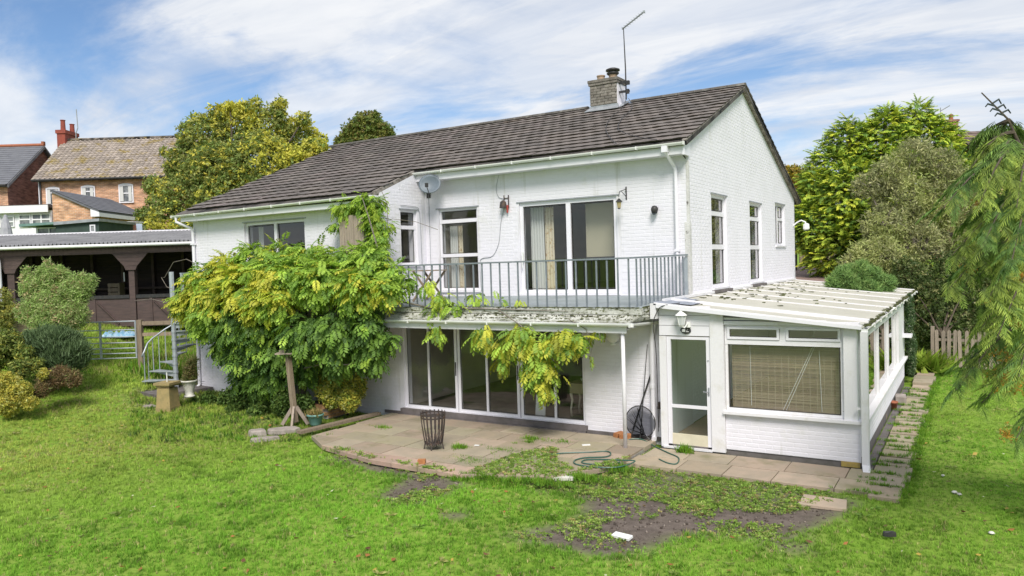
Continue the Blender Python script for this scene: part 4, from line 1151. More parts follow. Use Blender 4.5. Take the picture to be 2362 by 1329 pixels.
# door wall
cpart('door_post', 'old_white', lambda m: (m.box(.055, .185, -2.04, -1.90, -.03, 2.0), m.box(.995, 1.232, -2.05, -1.88, -.03, 2.47)))
for k in range(3):
    cpart('panel_board', 'upvc', lambda m: m.box(.058, .993, -2.03, -1.98, 2.015 + k * .185, 2.195 + k * .185 - .004 + (0 if k < 2 else -.02)))
cpart('corner_box', 'old_white', lambda m: m.box(-.06, .052, -2.16, -1.72, 2.32, 2.60))
dr = MB()
for (a0, a1, z0, z1) in ((.19, .262, .0, 1.995), (.915, .985, .0, 1.995), (.262, .915, 1.945, 1.995), (.262, .915, .70, .755)): wbox(dr, CF, a0, a1, z0, z1, -.03, .02)
door = dr.build('door', M['upvc'], cons)
kp = MB(); wbox(kp, CF, .262, .915, .0, .225, -.028, .018); kp.build('kick_panel', M['cream'], door)
for (z0, z1) in ((.755, 1.945), (.225, .70)):
    g = MB(); g.add([(.25, -1.99, z0 - .01), (.93, -1.99, z0 - .01), (.93, -1.99, z1 + .01), (.25, -1.99, z1 + .01)], [(0, 1, 2, 3)]); g.build('pane', M['glass_green'], door)
hd = MB(); hd.tube([(.95, -2.02, 1.02), (.95, -2.06, 1.02), (.86, -2.06, 1.025)], .009, 6); hd.box(.938, .962, -2.03, -2.02, .95, 1.1); hd.tube([(.95, -2.02, 1.58), (.95, -2.035, 1.58)], .012, 8); hd.build('handle', M['lead'], door)
cpart('threshold', 'old_white', lambda m: m.box(.10, 1.0, -2.06, -1.88, -.045, -.004))
# front window
fw = window(cons, CF, 1.236, 3.16, .715, 2.225, mull=[(2.215, 1.92, 2.20, .10)], trans=[(1.925, 1.24, 3.15, .085)],
            panes=[(1.305, 2.16, 2.01, 2.16), (2.27, 3.10, 2.01, 2.16), (1.295, 3.10, .77, 1.885)], fw=.05, rec=.03, mat='old_white', sill=False)
for (a0, a1) in ((1.285, 2.16), (2.27, 3.115)):
    s = MB()
    for (b0, b1, z0, z1) in ((a0, a1, 2.15, 2.185), (a0, a1, 1.975, 2.015), (a0, a0 + .04, 2.015, 2.15), (a1 - .04, a1, 2.015, 2.15)): wbox(s, CF, b0, b1, z0, z1, -.03, -.005)
    s.build('vent_sash', M['upvc'], fw)
cpart('head_board', 'old_white', lambda m: (m.box(1.236, 3.40, -2.03, -1.90, 2.228, 2.29), m.prism([(1.236, -2.0, 2.35), (2.9, -2.0, 2.315), (2.9, -2.0, 2.30), (1.236, -2.0, 2.31)], (0, .06, 0))))
cpart('gable_infill', 'corr', lambda m: m.prism([(1.236, -1.97, 2.29), (3.3, -1.97, 2.255), (3.3, -1.97, 2.26), (1.236, -1.97, zc_(1.236))], (0, .04, 0)))
cpart('corner_post', 'old_white', lambda m: (m.box(3.162, 3.362, -2.045, -1.87, .716, 2.24)))
# side glazing: sill to rail, small lights above the rail
cpart('side_post', 'old_white', lambda m: m.box(3.30, 3.40, -1.86, -1.72, .673, 2.17))
cpart('side_post', 'old_white', lambda m: (m.box(3.29, 3.415, 5.2, 6.9, .673, 2.2)))
for y in (-1.16, .82, 2.81, 4.51):
    cpart('mullion', 'old_white', lambda m: m.box(3.32, 3.40, y - .045, y + .045, .673, 2.20))
cpart('side_rail', 'old_white', lambda m: (m.box(3.31, 3.415, -1.72, 5.19, 1.985, 2.065), m.box(3.31, 3.405, -1.86, 6.9, 2.205, 2.24)))
for (y0, y1) in ((-1.72, -1.16), (-1.16, .82), (.82, 2.81), (2.81, 4.51), (4.51, 5.2)):
    for (z0, z1) in ((.675, 1.985), (2.065, 2.205)):
        cpart('pane', 'glass', lambda m: m.add([(3.36, y0, z0), (3.36, y1, z0), (3.36, y1, z1), (3.36, y0, z1)], [(0, 1, 2, 3)]))
cpart('shelf_bracket', 'upvc', lambda m: m.box(3.41, 3.62, 6.3, 6.75, 1.22, 1.29))
cpart('end_wall', 'old_white', lambda m: (m.box(.01, 3.28, 6.75, 6.9, -.1, 2.2), m.box(3.32, 3.40, 9.9, 10.0, -.1, 2.22)))
mat_rs = pm('pale_roof_sheet', (0.70, 0.68, 0.59), 0.55, col2=(0.60, 0.58, 0.49), scale=1.2, lo=.4, hi=.75, transl=.3, spots=[(6, .68, .78, (.40, .39, .30), (3, .6, 1))])
M['sheet'] = mat_rs
cpart('roof_sheet', 'sheet', lambda m: m.prism([(.005, -2.16, zc_(0)), (.005, 10.5, zc_(0)), (3.47, 10.5, zc_(3.47)), (3.47, -2.16, zc_(3.47))], (0, 0, -.025)))
for y in (-2.14, -1.25, .95, 2.35, 3.9, 5.6, 7.3, 9.0, 10.42):
    w = .03 if y not in (-1.25,) else .20
    cpart('glazing_bar', 'old_white', lambda m: m.bar((.01, y, zc_(.01) + .012), (3.46, y, zc_(3.46) + .012), w, .022 if w < .1 else .06))
cpart('front_verge', 'upvc', lambda m: m.prism([(.06, -2.185, zc_(.06) - .07), (3.45, -2.185, zc_(3.45) - .05), (3.45, -2.185, zc_(3.45) + .0), (.06, -2.185, zc_(.06) + .0)], (0, .024, 0)))
cpart('wall_flashing', 'old_white', lambda m: m.box(.002, .06, -1.7, 10.5, 2.605, 2.66))
cpart('gutter', 'gutter', lambda m: trough(m, (3.49, -2.15, 2.20), (3.49, 10.45, 2.215), .045))
cpart('downpipe', 'old_white', lambda m: (m.box(3.43, 3.535, -2.19, -2.09, .05, 2.16), m.prism([(3.43, -2.19, .05), (3.43, -2.09, .05), (3.46, -2.2, -.06), (3.46, -2.32, -.06)], (.105, 0, 0)), m.box(3.35, 3.44, -2.16, -2.12, .92, .95)))
mg = MB()
for k in range(150):
    x, y = (abs(rnd.gauss(0, .9)) + .05, rnd.uniform(0, 9)) if rnd.random() < .75 else (rnd.uniform(.1, 3.4), rnd.uniform(-1.5, 10))
    if x > 3.4: continue
    s = rnd.uniform(.02, .06) * (1 if rnd.random() < .8 else 1.5); mg.obox((x, y, zc_(x) + .006), (s * rnd.uniform(.8, 2), s, .02), Matrix.Rotation(rnd.uniform(0, 3), 3, 'Z'))
for k in range(160):
    y = rnd.uniform(-2.1, 10.3); mg.obox((3.46 + rnd.uniform(-.03, .05), y, 2.225 + rnd.uniform(0, .02)), (.05, rnd.uniform(.03, .14), .03), Matrix.Rotation(rnd.uniform(-.4, .4), 3, 'Z'))
tag(mg.build('moss', M['moss'], cons), kind='stuff')
mb = MB(); mb.box(.02, 3.2, -1.8, 6.7, -.06, .0); mb.build('floor', pm('quarry_floor', (.40, .28, .20), .6, col2=(.34, .25, .2), scale=3), cons)
# inside the conservatory
bd = thing('bamboo_blind', 'brown slatted bamboo blind lowered behind the large conservatory window', 'blind', (2.2, -1.80, .72))
sl = MB(); z = .75
while z < 1.9:
    sl.box(1.31, 3.09, -1.803, -1.799, z, z + rnd.uniform(.012, .0185), (rnd.uniform(.8, 1.1),) * 3); z += .0205
sl.build('slats', pm('bamboo', (.50, .41, .30), .8, attr=True, transl=.35), bd)
th_ = MB()
for k in range(16): th_.box(1.36 + k * .113, 1.366 + k * .113, -1.808, -1.804, .75, 1.9)
th_.build('threads', pm('blind_thread', (.50, .43, .33), .8), bd)
cdm = MB()
for (a, b, c, d) in ((2.66, 1.86, 2.17, .76), (2.69, 1.86, 2.22, .76), (1.63, 1.84, 1.64, .8), (2.76, 1.8, 2.79, .78), (2.7, 2.15, 2.67, 2.03)): cdm.tube([(a, -1.82, b), (c, -1.82, d)], .0045, 4)
cdm.build('cord', M['plastic_white'], bd)
cab = thing('cabinet', 'pale wooden cabinet standing inside the conservatory behind the blind', 'cabinet', (2.5, 1.4, 0))
q = MB(); q.box(2.2, 2.9, 1.2, 1.6, 0, 1.15); q.build('carcass', M['timber'], cab)
q = MB(); q.box(2.23, 2.53, 1.18, 1.198, .1, 1.1); q.box(2.57, 2.87, 1.18, 1.198, .1, 1.1); q.build('door', M['cream'], cab)
# ------------------------------------------------------------------ things on and about the house
def tpart(t, name, mat, f, smooth=False):
    mb = MB(); f(mb); return mb.build(name, M[mat] if isinstance(mat, str) else mat, t, smooth, fix=True)
def arcpts(c, r, a0, a1, n, ax=(1, 0, 0), ay=(0, 0, 1)):
    c, ax, ay = Vector(c), Vector(ax), Vector(ay)
    return [c + (ax * math.cos(a0 + (a1 - a0) * i / n) + ay * math.sin(a0 + (a1 - a0) * i / n)) * r for i in range(n + 1)]

# satellite dish
t = thing('satellite_dish', 'grey oval satellite dish under the gutter at the inner corner', 'satellite dish', (-6.6, -0.02, 5.45))
mb = MB(); vs = []; rings, seg = 5, 24
dn = Vector((.42, -.86, .28)).normalized(); du = Vector((0, 0, 1)).cross(dn).normalized(); dw = dn.cross(du)
dc = Vector(tuple(on_y(991, 424, -.50)))
for k in range(rings + 1):
    r = k / rings
    for j in range(seg):
        a = 2 * math.pi * j / seg
        vs.append(dc + du * (.275 * r * math.cos(a)) + dw * (.245 * r * math.sin(a)) + dn * (.07 * (r * r - 1)))
n0 = len(vs); vs += [v - dn * .012 for v in vs[:]]
fs = [(k * seg + j, k * seg + (j + 1) % seg, (k + 1) * seg + (j + 1) % seg, (k + 1) * seg + j) for k in range(rings) for j in range(seg)]
fs += [tuple(n0 + i for i in reversed(f)) for f in fs] + [(rings * seg + j, rings * seg + (j + 1) % seg, n0 + rings * seg + (j + 1) % seg, n0 + rings * seg + j) for j in range(seg)]
mb.add(vs, fs); mb.build('reflector', M['dish'], t, True)
tpart(t, 'bracket', 'dark', lambda m: (m.tube([(-6.72, -.01, 5.25), (-6.68, -.25, 5.26), dc - dn * .09], .02, 6), m.box(-6.78, -6.66, -.02, -.002, 5.12, 5.38)))
tpart(t, 'feed_arm', 'dark', lambda m: (m.tube([dc - dw * .27 - dn * .02, dc - dw * .20 + dn * .33], .011, 6), m.obox(dc - dw * .17 + dn * .33, (.06, .06, .10))))
t2 = thing('cable', 'thin grey cable hanging down the wall below the satellite dish', 'cable', (-6.72, -.02, 5.2)); tpart(t2, 'lead', 'lead', lambda m: m.tube([(-6.72, -.016, 5.3), (-6.72, -.014, 2.7)], .007, 5))
# lantern on bracket
t = thing('wall_lantern', 'small black lantern hanging from a bracket above the balcony door corner', 'wall lamp', (-1.42, -.05, 4.7))
tpart(t, 'bracket', 'dark', lambda m: (m.box(-1.385, -1.36, -.015, -.001, 4.70, 4.98), m.tube([(-1.372, -.01, 4.93), (-1.41, -.28, 4.86), (-1.42, -.30, 4.74)], .009, 6), m.tube([(-1.372, -.01, 4.76), (-1.40, -.2, 4.87)], .007, 6)))
tpart(t, 'lamp_top', 'dark', lambda m: (m.lathe([(0, .10), (.02, .09), (.075, .03), (.08, .02), (.06, .02)], (-1.42, -.30, 4.62), 6), m.lathe([(.035, -.12), (.035, -.105), (0, -.14)], (-1.42, -.30, 4.62), 6)))
tpart(t, 'lamp_glass', pm('amber_glass', (.42, .34, .18), .25), lambda m: m.lathe([(.055, .02), (.035, -.105)], (-1.42, -.30, 4.62), 6))
# flood light
t = thing('security_light', 'dark round security light on the upper white wall', 'security light', (-.71, -.02, 4.44))
tpart(t, 'housing', 'dark', lambda m: (m.lathe([(0, .09), (.05, .075), (.075, .02), (.07, -.03), (.05, -.08), (0, -.09)], (-.71, -.10, 4.44), 12), m.tube([(-.71, -.001, 4.46), (-.71, -.06, 4.46)], .05, 10)), True)
tpart(t, 'lens', 'dish', lambda m: m.lathe([(.045, -.1), (.03, -.125), (0, -.13)], (-.71, -.125, 4.46), 10), True)
# hanging ornament
t = thing('hanging_ornament', 'rusty metal bell ornament hung on the wall between window and balcony door', 'ornament', (-4.42, -.05, 4.8))
tpart(t, 'bell', 'rust', lambda m: (m.lathe([(.02, .10), (.07, .06), (.085, -.04), (.09, -.08), (0, -.08)], (-4.45, -.10, 4.80), 10), m.tube([(-4.47, -.02, 4.90), (-4.47, -.02, 5.02)], .012, 5), m.tube([(-4.34, -.03, 4.72), (-4.34, -.03, 5.02)], .014, 5), m.tube([(-4.47, -.02, 4.95), (-4.34, -.02, 4.95)], .01, 5)))
tpart(t, 'tassel', pm('red_tassel', (.35, .05, .04), .8), lambda m: m.tube([(-4.36, -.06, 4.78), (-4.36, -.06, 4.60)], [.03, .02], 6))
# cables
def wire(name, label, pts, r, mat='lead'):
    t = thing(name, label, 'cable', pts[0]); P = []
    for i in range(len(pts) - 1):
        p0 = Vector(pts[max(i - 1, 0)]); p1 = Vector(pts[i]); p2 = Vector(pts[i + 1]); p3 = Vector(pts[min(i + 2, len(pts) - 1)])
        for k in range(5):
            u = k / 5; P.append(0.5 * ((2 * p1) + (p2 - p0) * u + (2 * p0 - 5 * p1 + 4 * p2 - p3) * u * u + (3 * p1 - p0 - 3 * p2 + p3) * u ** 3))
    P.append(Vector(pts[-1])); tpart(t, 'wire', mat, lambda m: m.tube(P, r, 5)); return t
wire('cable', 'loose grey cable wandering down the wall left of the balcony door', [(-4.50, -.35, zg_r - .05), (-4.52, -.02, 5.75), (-4.68, -.014, 5.25), (-4.63, -.014, 5.0), (-4.45, -.014, 4.88), (-4.58, -.014, 4.4), (-4.66, -.014, 3.9), (-4.85, -.014, 3.6), (-5.15, -.014, 3.55), (-5.22, -.014, 3.4), (-5.2, -.014, 2.75)], .007)
wire('cable', 'black cable looping from the roof edge to the house corner', [(-1.35, -.42, zg_r + .02), (-1.1, -.2, 5.72), (-.75, -.06, 5.62), (-.2, -.03, 5.58), (-.04, -.02, 5.45)], .012, 'dark')
wire('cable', 'thin cable draped over the roof tiles below the aerial', [(-2.95, 3.9, 7.75), (-2.85, 3.4, zf(3.4) + .05), (-2.75, 2.4, zf(2.4) + .05), (-2.35, 1.2, zf(1.2) + .05), (-1.8, .2, zf(.2) + .05), (-1.4, -.40, zf(-.4) + .05)], .008, 'dark')
wire('cable', 'second roof cable curving toward the gutter near the gable', [(-2.9, 3.95, 7.76), (-2.5, 3.2, zf(3.2) + .05), (-2.35, 2.2, zf(2.2) + .05), (-1.95, 1.0, zf(1.0) + .05), (-1.2, .1, zf(.1) + .05), (-.5, -.42, zf(-.42) + .04)], .008, 'dark')
wire('cable', 'thin wire running round the corner of the small narrow window', [(-6.83, -.98, 4.9), (-6.83, -.4, 4.88), (-6.83, -.28, 4.8), (-6.83, -.24, 4.4), (-6.83, -.22, 2.7)], .008)
wire('cable', 'black cable hanging beside the conservatory lamp panel', [(.45, -2.0, 2.6), (.2, -2.2, 2.56), (.08, -2.18, 2.45), (.0, -2.17, 2.2), (-.02, -2.0, 1.6), (-.05, -1.9, .2)], .008, 'dark')
# tv aerial
t = thing('tv_aerial', 'tall television aerial on a mast fixed to the chimney', 'aerial', (-2.98, 4.0, 7.8))
tpart(t, 'mast', 'dark', lambda m: m.tube([(-2.99, 4.0, 7.75), (-2.99, 4.0, 8.6), (-3.02, 4.0, 9.68)], [.022, .018, .012], 6))
tpart(t, 'boom', 'lead', lambda m: (m.bar((-3.06, 4.0, 9.65), (-2.33, 3.75, 9.90), .03, .03), m.obox((-2.33, 3.75, 9.9), (.05, .05, .06))))
for k in range(9):
    u = .08 + k * .11; p = Vector((-3.06, 4.0, 9.65)).lerp(Vector((-2.33, 3.75, 9.9)), u); e = Vector((.33, .95, 0)) * .10
    tpart(t, 'element', 'lead', lambda m: m.tube([p - e, p + e], .004, 4))
for z in (7.95, 8.2): tpart(t, 'clamp', 'dark', lambda m: m.box(-3.19, -2.90, 3.97, 4.05, z, z + .05))
tpart(t, 'amplifier', 'dark', lambda m: (m.box(-2.97, -2.88, 3.95, 4.02, 8.14, 8.24), m.box(-2.97, -2.9, 3.95, 4.02, 7.9, 8.02)))
# globe light
t = thing('globe_light', 'white globe wall light on the lower wall behind the canopy post', 'wall lamp', (-.93, -1.72, 1.9))
tpart(t, 'globe', pm('opal_glass', (.78, .78, .75), .3), lambda m: m.lathe([(.0, .125)] + [(.125 * math.sin(a), .125 * math.cos(a)) for a in np.linspace(.2, 2.8, 12)], (-.93, -1.88, 1.95), 16), True)
tpart(t, 'base', 'plastic_white', lambda m: (m.lathe([(.05, 0), (.06, -.03), (.05, -.05), (0, -.05)], (-.93, -1.88, 1.835), 12), m.box(-.97, -.89, -1.88, -1.702, 1.78, 1.82)))
# coach lamp and house number plate
t = thing('coach_lamp', 'white coach lamp above the conservatory door', 'wall lamp', (.52, -2.04, 2.3))
tpart(t, 'lamp_top', 'plastic_white', lambda m: m.lathe([(0, .13), (.02, .12), (.03, .09), (.10, .035), (.115, .02), (.08, .015)], (.52, -2.16, 2.37), 6))
tpart(t, 'lamp_glass', pm('clear_lamp_glass', (.60, .62, .62), .15), lambda m: m.lathe([(.085, .015), (.05, -.15)], (.52, -2.16, 2.37), 6))
tpart(t, 'lamp_frame', 'plastic_white', lambda m: [m.tube([(.52 + .088 * math.cos(a), -2.16 + .088 * math.sin(a), 2.385), (.52 + .052 * math.cos(a), -2.16 + .052 * math.sin(a), 2.22)], .007, 4) for a in np.arange(6) * math.pi / 3] and m.lathe([(.06, -.15), (.04, -.18), (0, -.18)], (.52, -2.16, 2.37), 6))
tpart(t, 'bracket', 'plastic_white', lambda m: (m.tube([(.60, -2.035, 2.26), (.62, -2.12, 2.24), (.58, -2.16, 2.17), (.53, -2.16, 2.19)], .014, 6), m.lathe([(0, .05), (.05, .05), (.05, -.05), (0, -.05)], (.61, -2.045, 2.22), 10)))
t = thing('number_plate', 'small dark plaque under the white coach lamp above the door', 'plaque', (.56, -2.04, 2.11))
hexa = [(.46, 2.11), (.50, 2.06), (.56, 2.045), (.62, 2.06), (.655, 2.09), (.655, 2.13), (.62, 2.165), (.56, 2.175), (.50, 2.165), (.465, 2.14)]
tpart(t, 'plate', 'dark', lambda m: m.prism([(a, -2.034, b) for a, b in hexa], (0, -.018, 0)))
tpart(t, 'numeral', 'plastic_white', lambda m: (m.box(.495, .555, -2.057, -2.052, 2.085, 2.135), m.bar((.575, -2.055, 2.085), (.60, -2.055, 2.135), .004, .012, (0, 1, 0)), m.box(.575, .62, -2.057, -2.053, 2.085, 2.095)))
# small camera light at the back of the gable
t = thing('gable_lamp', 'white swan neck lamp at the far end of the gable wall', 'wall lamp', (.02, 10.5, 4.2))
c0 = pt(1833, 512, 25.2)
tpart(t, 'arm', 'plastic_white', lambda m: m.tube([(0, 10.5, 4.36), (.12, 10.5, 4.46), (.25, 10.5, 4.52), (.37, 10.5, 4.46), (.40, 10.5, 4.38)], .025, 6))
tpart(t, 'lamp_shade', 'plastic_white', lambda m: m.lathe([(.03, .06), (.09, .03), (.10, -.12), (.06, -.16), (0, -.16)], (.40, 10.5, 4.36), 10))
# fence panel leaning on the balcony rail
t = thing('fence_panel', 'weathered boarded screen standing upright on the balcony above the creeper', 'screen', (-9.2, -2.2, 2.6))
a, b = on_y(783, 500, -2.15), on_y(838, 498, -2.15); zt, zb = a[2], 2.62
nb_ = 5; W_ = (b[0] - a[0]) / nb_
for k in range(nb_):
    pb_ = MB(); pb_.box(a[0] + k * W_ + .004, a[0] + (k + 1) * W_ - .004, -2.17 + .006 * (k % 2), -2.145 + .006 * (k % 2), zb, zt - .01 * rnd.random() + .02 * (k == 2)); pb_.build('board', M['timber_grey'], t)
tpart(t, 'batten', 'timber_grey', lambda m: (m.box(a[0], b[0], -2.138, -2.10, zt - .3, zt - .22), m.box(a[0], b[0], -2.138, -2.10, zb + .3, zb + .38)))
# folding chair on balcony
t = thing('folding_table', 'small slatted wooden folding table on the balcony beside the creeper', 'table', (-5.85, -1.2, 2.58))
tx, ty = -5.95, -1.1; tz = zd_(ty)
for k in range(5): tpart(t, 'slat', 'timber', lambda m: m.box(tx - .35, tx + .35, ty - .28 + k * .115, ty - .28 + k * .115 + .095, tz + .70, tz + .725))
for s in (-1, 1):
    tpart(t, 'leg', 'timber', lambda m: m.bar((tx - .30, ty + s * .24, tz), (tx + .30, ty + s * .24, tz + .70), .03, .045))
    tpart(t, 'leg', 'timber', lambda m: m.bar((tx + .30, ty + s * .20, tz), (tx - .30, ty + s * .20, tz + .70), .03, .045))
t = thing('basket', 'white round hanging basket bowl on the balcony floor by the folding table', 'bowl', (-6.45, -2.0, 2.6))
tpart(t, 'bowl', 'urn', lambda m: m.lathe([(0, 0), (.09, .01), (.17, .09), (.19, .17), (.175, .17), (.15, .09), (0, .03)], (-6.35, -1.95, zd_(-1.95)), 14), True)
# curtains and blind indoors
def curtain(label, x0, x1, y, z0, z1, mat, nf=6):
    t = thing('curtain', label, 'curtain', ((x0 + x1) / 2, y, z0)); mb = MB(); n = nf * 6
    vs = []
    for z in (z0, (z0 + z1) / 2, z1):
        for i in range(n + 1):
            u = i / n; k = 1 if z > z0 else 1.06
            vs.append((x0 + (x1 - x0) * u * k, y + .035 * math.sin(u * nf * 2 * math.pi), z))
    fs = [(r * (n + 1) + i, r * (n + 1) + i + 1, (r + 1) * (n + 1) + i + 1, (r + 1) * (n + 1) + i) for r in range(2) for i in range(n)]
    mb.add(vs, fs); mb.build('drape', M[mat], t, True)
curtain('plain cream curtain gathered at the edge of the balcony door', -3.98, -3.62, .36, 2.68, 4.72, 'curtain_plain', 5)
curtain('patterned beige curtain hanging inside the balcony door', -3.62, -3.38, .40, 2.68, 4.70, 'curtain', 3)
curtain('pale curtain at the left of the tall upper window', -6.36, -6.12, .36, 2.75, 4.4, 'curtain_plain', 4)
curtain('patterned curtain strip inside the tall upper window', -6.12, -5.98, .38, 2.75, 4.4, 'curtain', 2)
curtain('thin pale curtain inside the wide window of the lower roofed wing', -11.55, -11.35, -1.33, 3.4, 4.6, 'curtain_plain', 3)
t = thing('roller_blind', 'beige roller blind lowered inside the right balcony door pane', 'blind', (-2.1, .5, 3.5)); tpart(t, 'cloth', pm('blind_cloth', (.42, .38, .28), .9), lambda m: m.box(-2.60, -1.62, .50, .508, 3.50, 4.72)); tpart(t, 'bottom_bar', 'dark', lambda m: m.box(-2.6, -1.62, .49, .515, 3.46, 3.50))
t = thing('side_table', 'small pale wooden table with curved legs behind the right patio door', 'table', (-2.0, -.6, .1))
tpart(t, 'table_top', pm('pale_wood', (.46, .34, .24), .6), lambda m: (m.box(-2.45, -1.75, -.95, -.45, .78, .82), m.box(-2.40, -1.80, -.91, -.49, .60, .775)))
for (x, y) in ((-2.38, -.89), (-1.82, -.89), (-2.38, -.51), (-1.82, -.51)): tpart(t, 'leg', leaf_mats.get('x') or M['cream'], lambda m: m.tube([(x, y, .60), (x + .03, y, .45), (x - .01, y, .25), (x + .01, y, .10)], [.035, .028, .02, .026], 6), True)
t = thing('bowl', 'small white bowl on the pale wooden table behind the patio door', 'bowl', (-2.1, -.7, .82)); tpart(t, 'body', 'urn', lambda m: m.lathe([(0, 0), (.05, .0), (.10, .06), (.105, .09), (.09, .07), (0, .02)], (-2.12, -.72, .822), 12), True)
t = thing('wall_box', 'white box on the room wall behind the right patio door', 'box', (-1.5, .8, 1.5)); tpart(t, 'case', 'plastic_white', lambda m: (m.box(-2.1, -1.7, .2, .5, 1.38, 1.66), m.box(-1.93, -1.87, .3, .36, .1, 1.38)))
t = thing('white_board', 'white board leaning on the floor behind the third patio door', 'board', (-3.1, -1.0, .1)); tpart(t, 'sheet', 'plastic_white', lambda m: m.prism([(-3.1, -1.2, .11), (-2.86, -1.2, .11), (-2.86, -1.1, .78), (-3.1, -1.1, .78)], (0, .02, 0)))
t = thing('round_mirror', 'pale oval mirror hanging inside behind the creeper at the patio door', 'mirror', (-2.3, -1.25, 1.5)); tpart(t, 'disc', 'plastic_white', lambda m: m.prism([(-2.25 + .11 * math.cos(a), -1.3, 1.62 + .17 * math.sin(a)) for a in np.linspace(0, 2 * math.pi, 20)[:-1]], (0, .02, 0)))

# ------------------------------------------------------------------ spiral stair
SC = Vector((-13.98, -2.36, 0)); zb0 = .22
st = thing('spiral_staircase', 'grey metal spiral staircase at the left end of the balcony', 'staircase', (SC.x, SC.y, zb0))
tpart(st, 'column', 'galv', lambda m: (m.tube([(SC.x, SC.y, .18), (SC.x, SC.y, 3.46)], .062, 12), *[m.tube([(SC.x, SC.y, z), (SC.x, SC.y, z + .05)], .075, 12) for z in np.arange(.42, 2.7, .225)]), False)
a0 = math.radians(212)
def trd(k): return a0 - math.radians(25) * k, .44 + .225 * k
for k in range(10):
    a, z = trd(k); d = Vector((math.cos(a), math.sin(a), 0)); e = Vector((-d.y, d.x, 0))
    q = SC + Vector((0, 0, z)); Rr = .86
    mb = MB(); pl = [q + d * .05 - e * .05, q + d * Rr - e * .19, q + d * Rr + e * .19, q + d * .05 + e * .05]
    mb.prism(pl, (0, 0, .025)); mb.prism([q + d * .06 - Vector((0, 0, .13)), q + d * .06, q + d * Rr, q + d * Rr - Vector((0, 0, .03))], e * .012); mb.build('tread', M['galv'], st, fix=True)
hp = []
for k in range(8):
    a, z = trd(k); d = Vector((math.cos(a), math.sin(a), 0)); p = SC + d * .86 + Vector((0, 0, z))
    zt = .93 if k else .80
    tpart(st, 'baluster', 'galv', lambda m: m.tube([p + Vector((0, 0, -.25 if k == 0 else -.02)), p + Vector((0, 0, zt))], .014, 5)); hp.append(p + Vector((0, 0, zt)))
    if k < 7:
        a2, z2 = trd(k + .5); d2 = Vector((math.cos(a2), math.sin(a2), 0)); p2 = SC + d2 * .86 + Vector((0, 0, z2))
        tpart(st, 'baluster', 'galv', lambda m: m.tube([p2 + Vector((0, 0, -.1)), p2 + Vector((0, 0, .92))], .012, 5))
        hp.append(p2 + Vector((0, 0, .92)))
tpart(st, 'handrail', 'galv', lambda m: m.tube([hp[0] + Vector((-.03, -.06, -.12))] + hp, .024, 6), True)
sl_ = MB(); c0 = gp(275, 908, .1); c1 = gp(370, 935, .1)
sl_.prism([(-15.3, -3.1, .07), (-13.5, -3.3, .04), (-13.2, -1.75, .03), (-14.9, -1.75, .06)], (0, 0, .17))
tag(sl_.build('base_slab', M['slate'], None, org=(-14.2, -2.4, 0), fix=True), 'dark stone slab under the foot of the spiral staircase', 'slab')

# ------------------------------------------------------------------ garden things
b = gp(388, 938, .02)
t = thing('sundial_pedestal', 'square yellow sandstone pedestal with a thin rod on top', 'pedestal', b)
bx, by = b[0], b[1]; zz = float(hgt(bx, by)) - .02
ro = Matrix.Rotation(R_(20), 3, 'Z')
tpart(t, 'shaft', 'sandstone', lambda m: (m.obox((bx, by, zz + .06), (.42, .42, .12), ro), m.add([tuple(Vector((bx, by, zz)) + ro @ Vector((sx * h, sy * h, z))) for z, h in ((.12, .20), (.60, .17)) for sx, sy in ((-1, -1), (1, -1), (1, 1), (-1, 1))], [(0, 1, 5, 4), (1, 2, 6, 5), (2, 3, 7, 6), (3, 0, 4, 7), (4, 5, 6, 7)])))
tpart(t, 'cap', 'sandstone', lambda m: (m.obox((bx, by, zz + .655), (.38, .38, .05), ro), m.obox((bx, by, zz + .71), (.46, .46, .06), ro)))
tpart(t, 'rod', 'plastic_white', lambda m: m.tube([(bx, by, zz + .74), (bx, by, zz + .98)], .014, 5))
b = on_y(437, 905, -2.9); ux, uy = b[0], b[1]; uz = .16
t = thing('stone_urn', 'white stone urn planter in front of the spiral staircase', 'planter', (ux, uy, uz))
tpart(t, 'bowl', 'urn', lambda m: m.lathe([(0, 0), (.14, 0), (.14, .03), (.10, .06), (.11, .14), (.15, .30), (.18, .38), (.225, .41), (.225, .44), (.19, .44), (.17, .38), (0, .34)], (ux, uy, uz), 18), True)
P_ = np.array([[ux, uy, uz + .38]]) + rng.normal(size=(900, 3)) * np.array([.07, .07, .03]); P_[:, 2] += rng.random(900) ** 1.3 * .62; P_[:, :2] += (np.array([ux, uy]) - P_[:, :2]) * 0 + .12 * (P_[:, 2:3] - uz - .4)
tv, tt, tc_ = tmpl_cluster(4, 1, .25, .8, np.random.default_rng(5))
foliage_obj('foliage', [scatter_arrays(tv, tt, tc_, P_, frames(np.tile([[0, 0, 1.]], (900, 1)) + rng.normal(size=(900, 3)) * .4), rng.uniform(.04, .09, 900), palette(900, [(.15, .13, .05), (.11, .14, .04), (.2, .15, .09)], [3, 3, 1]))], M['leaf'], t)
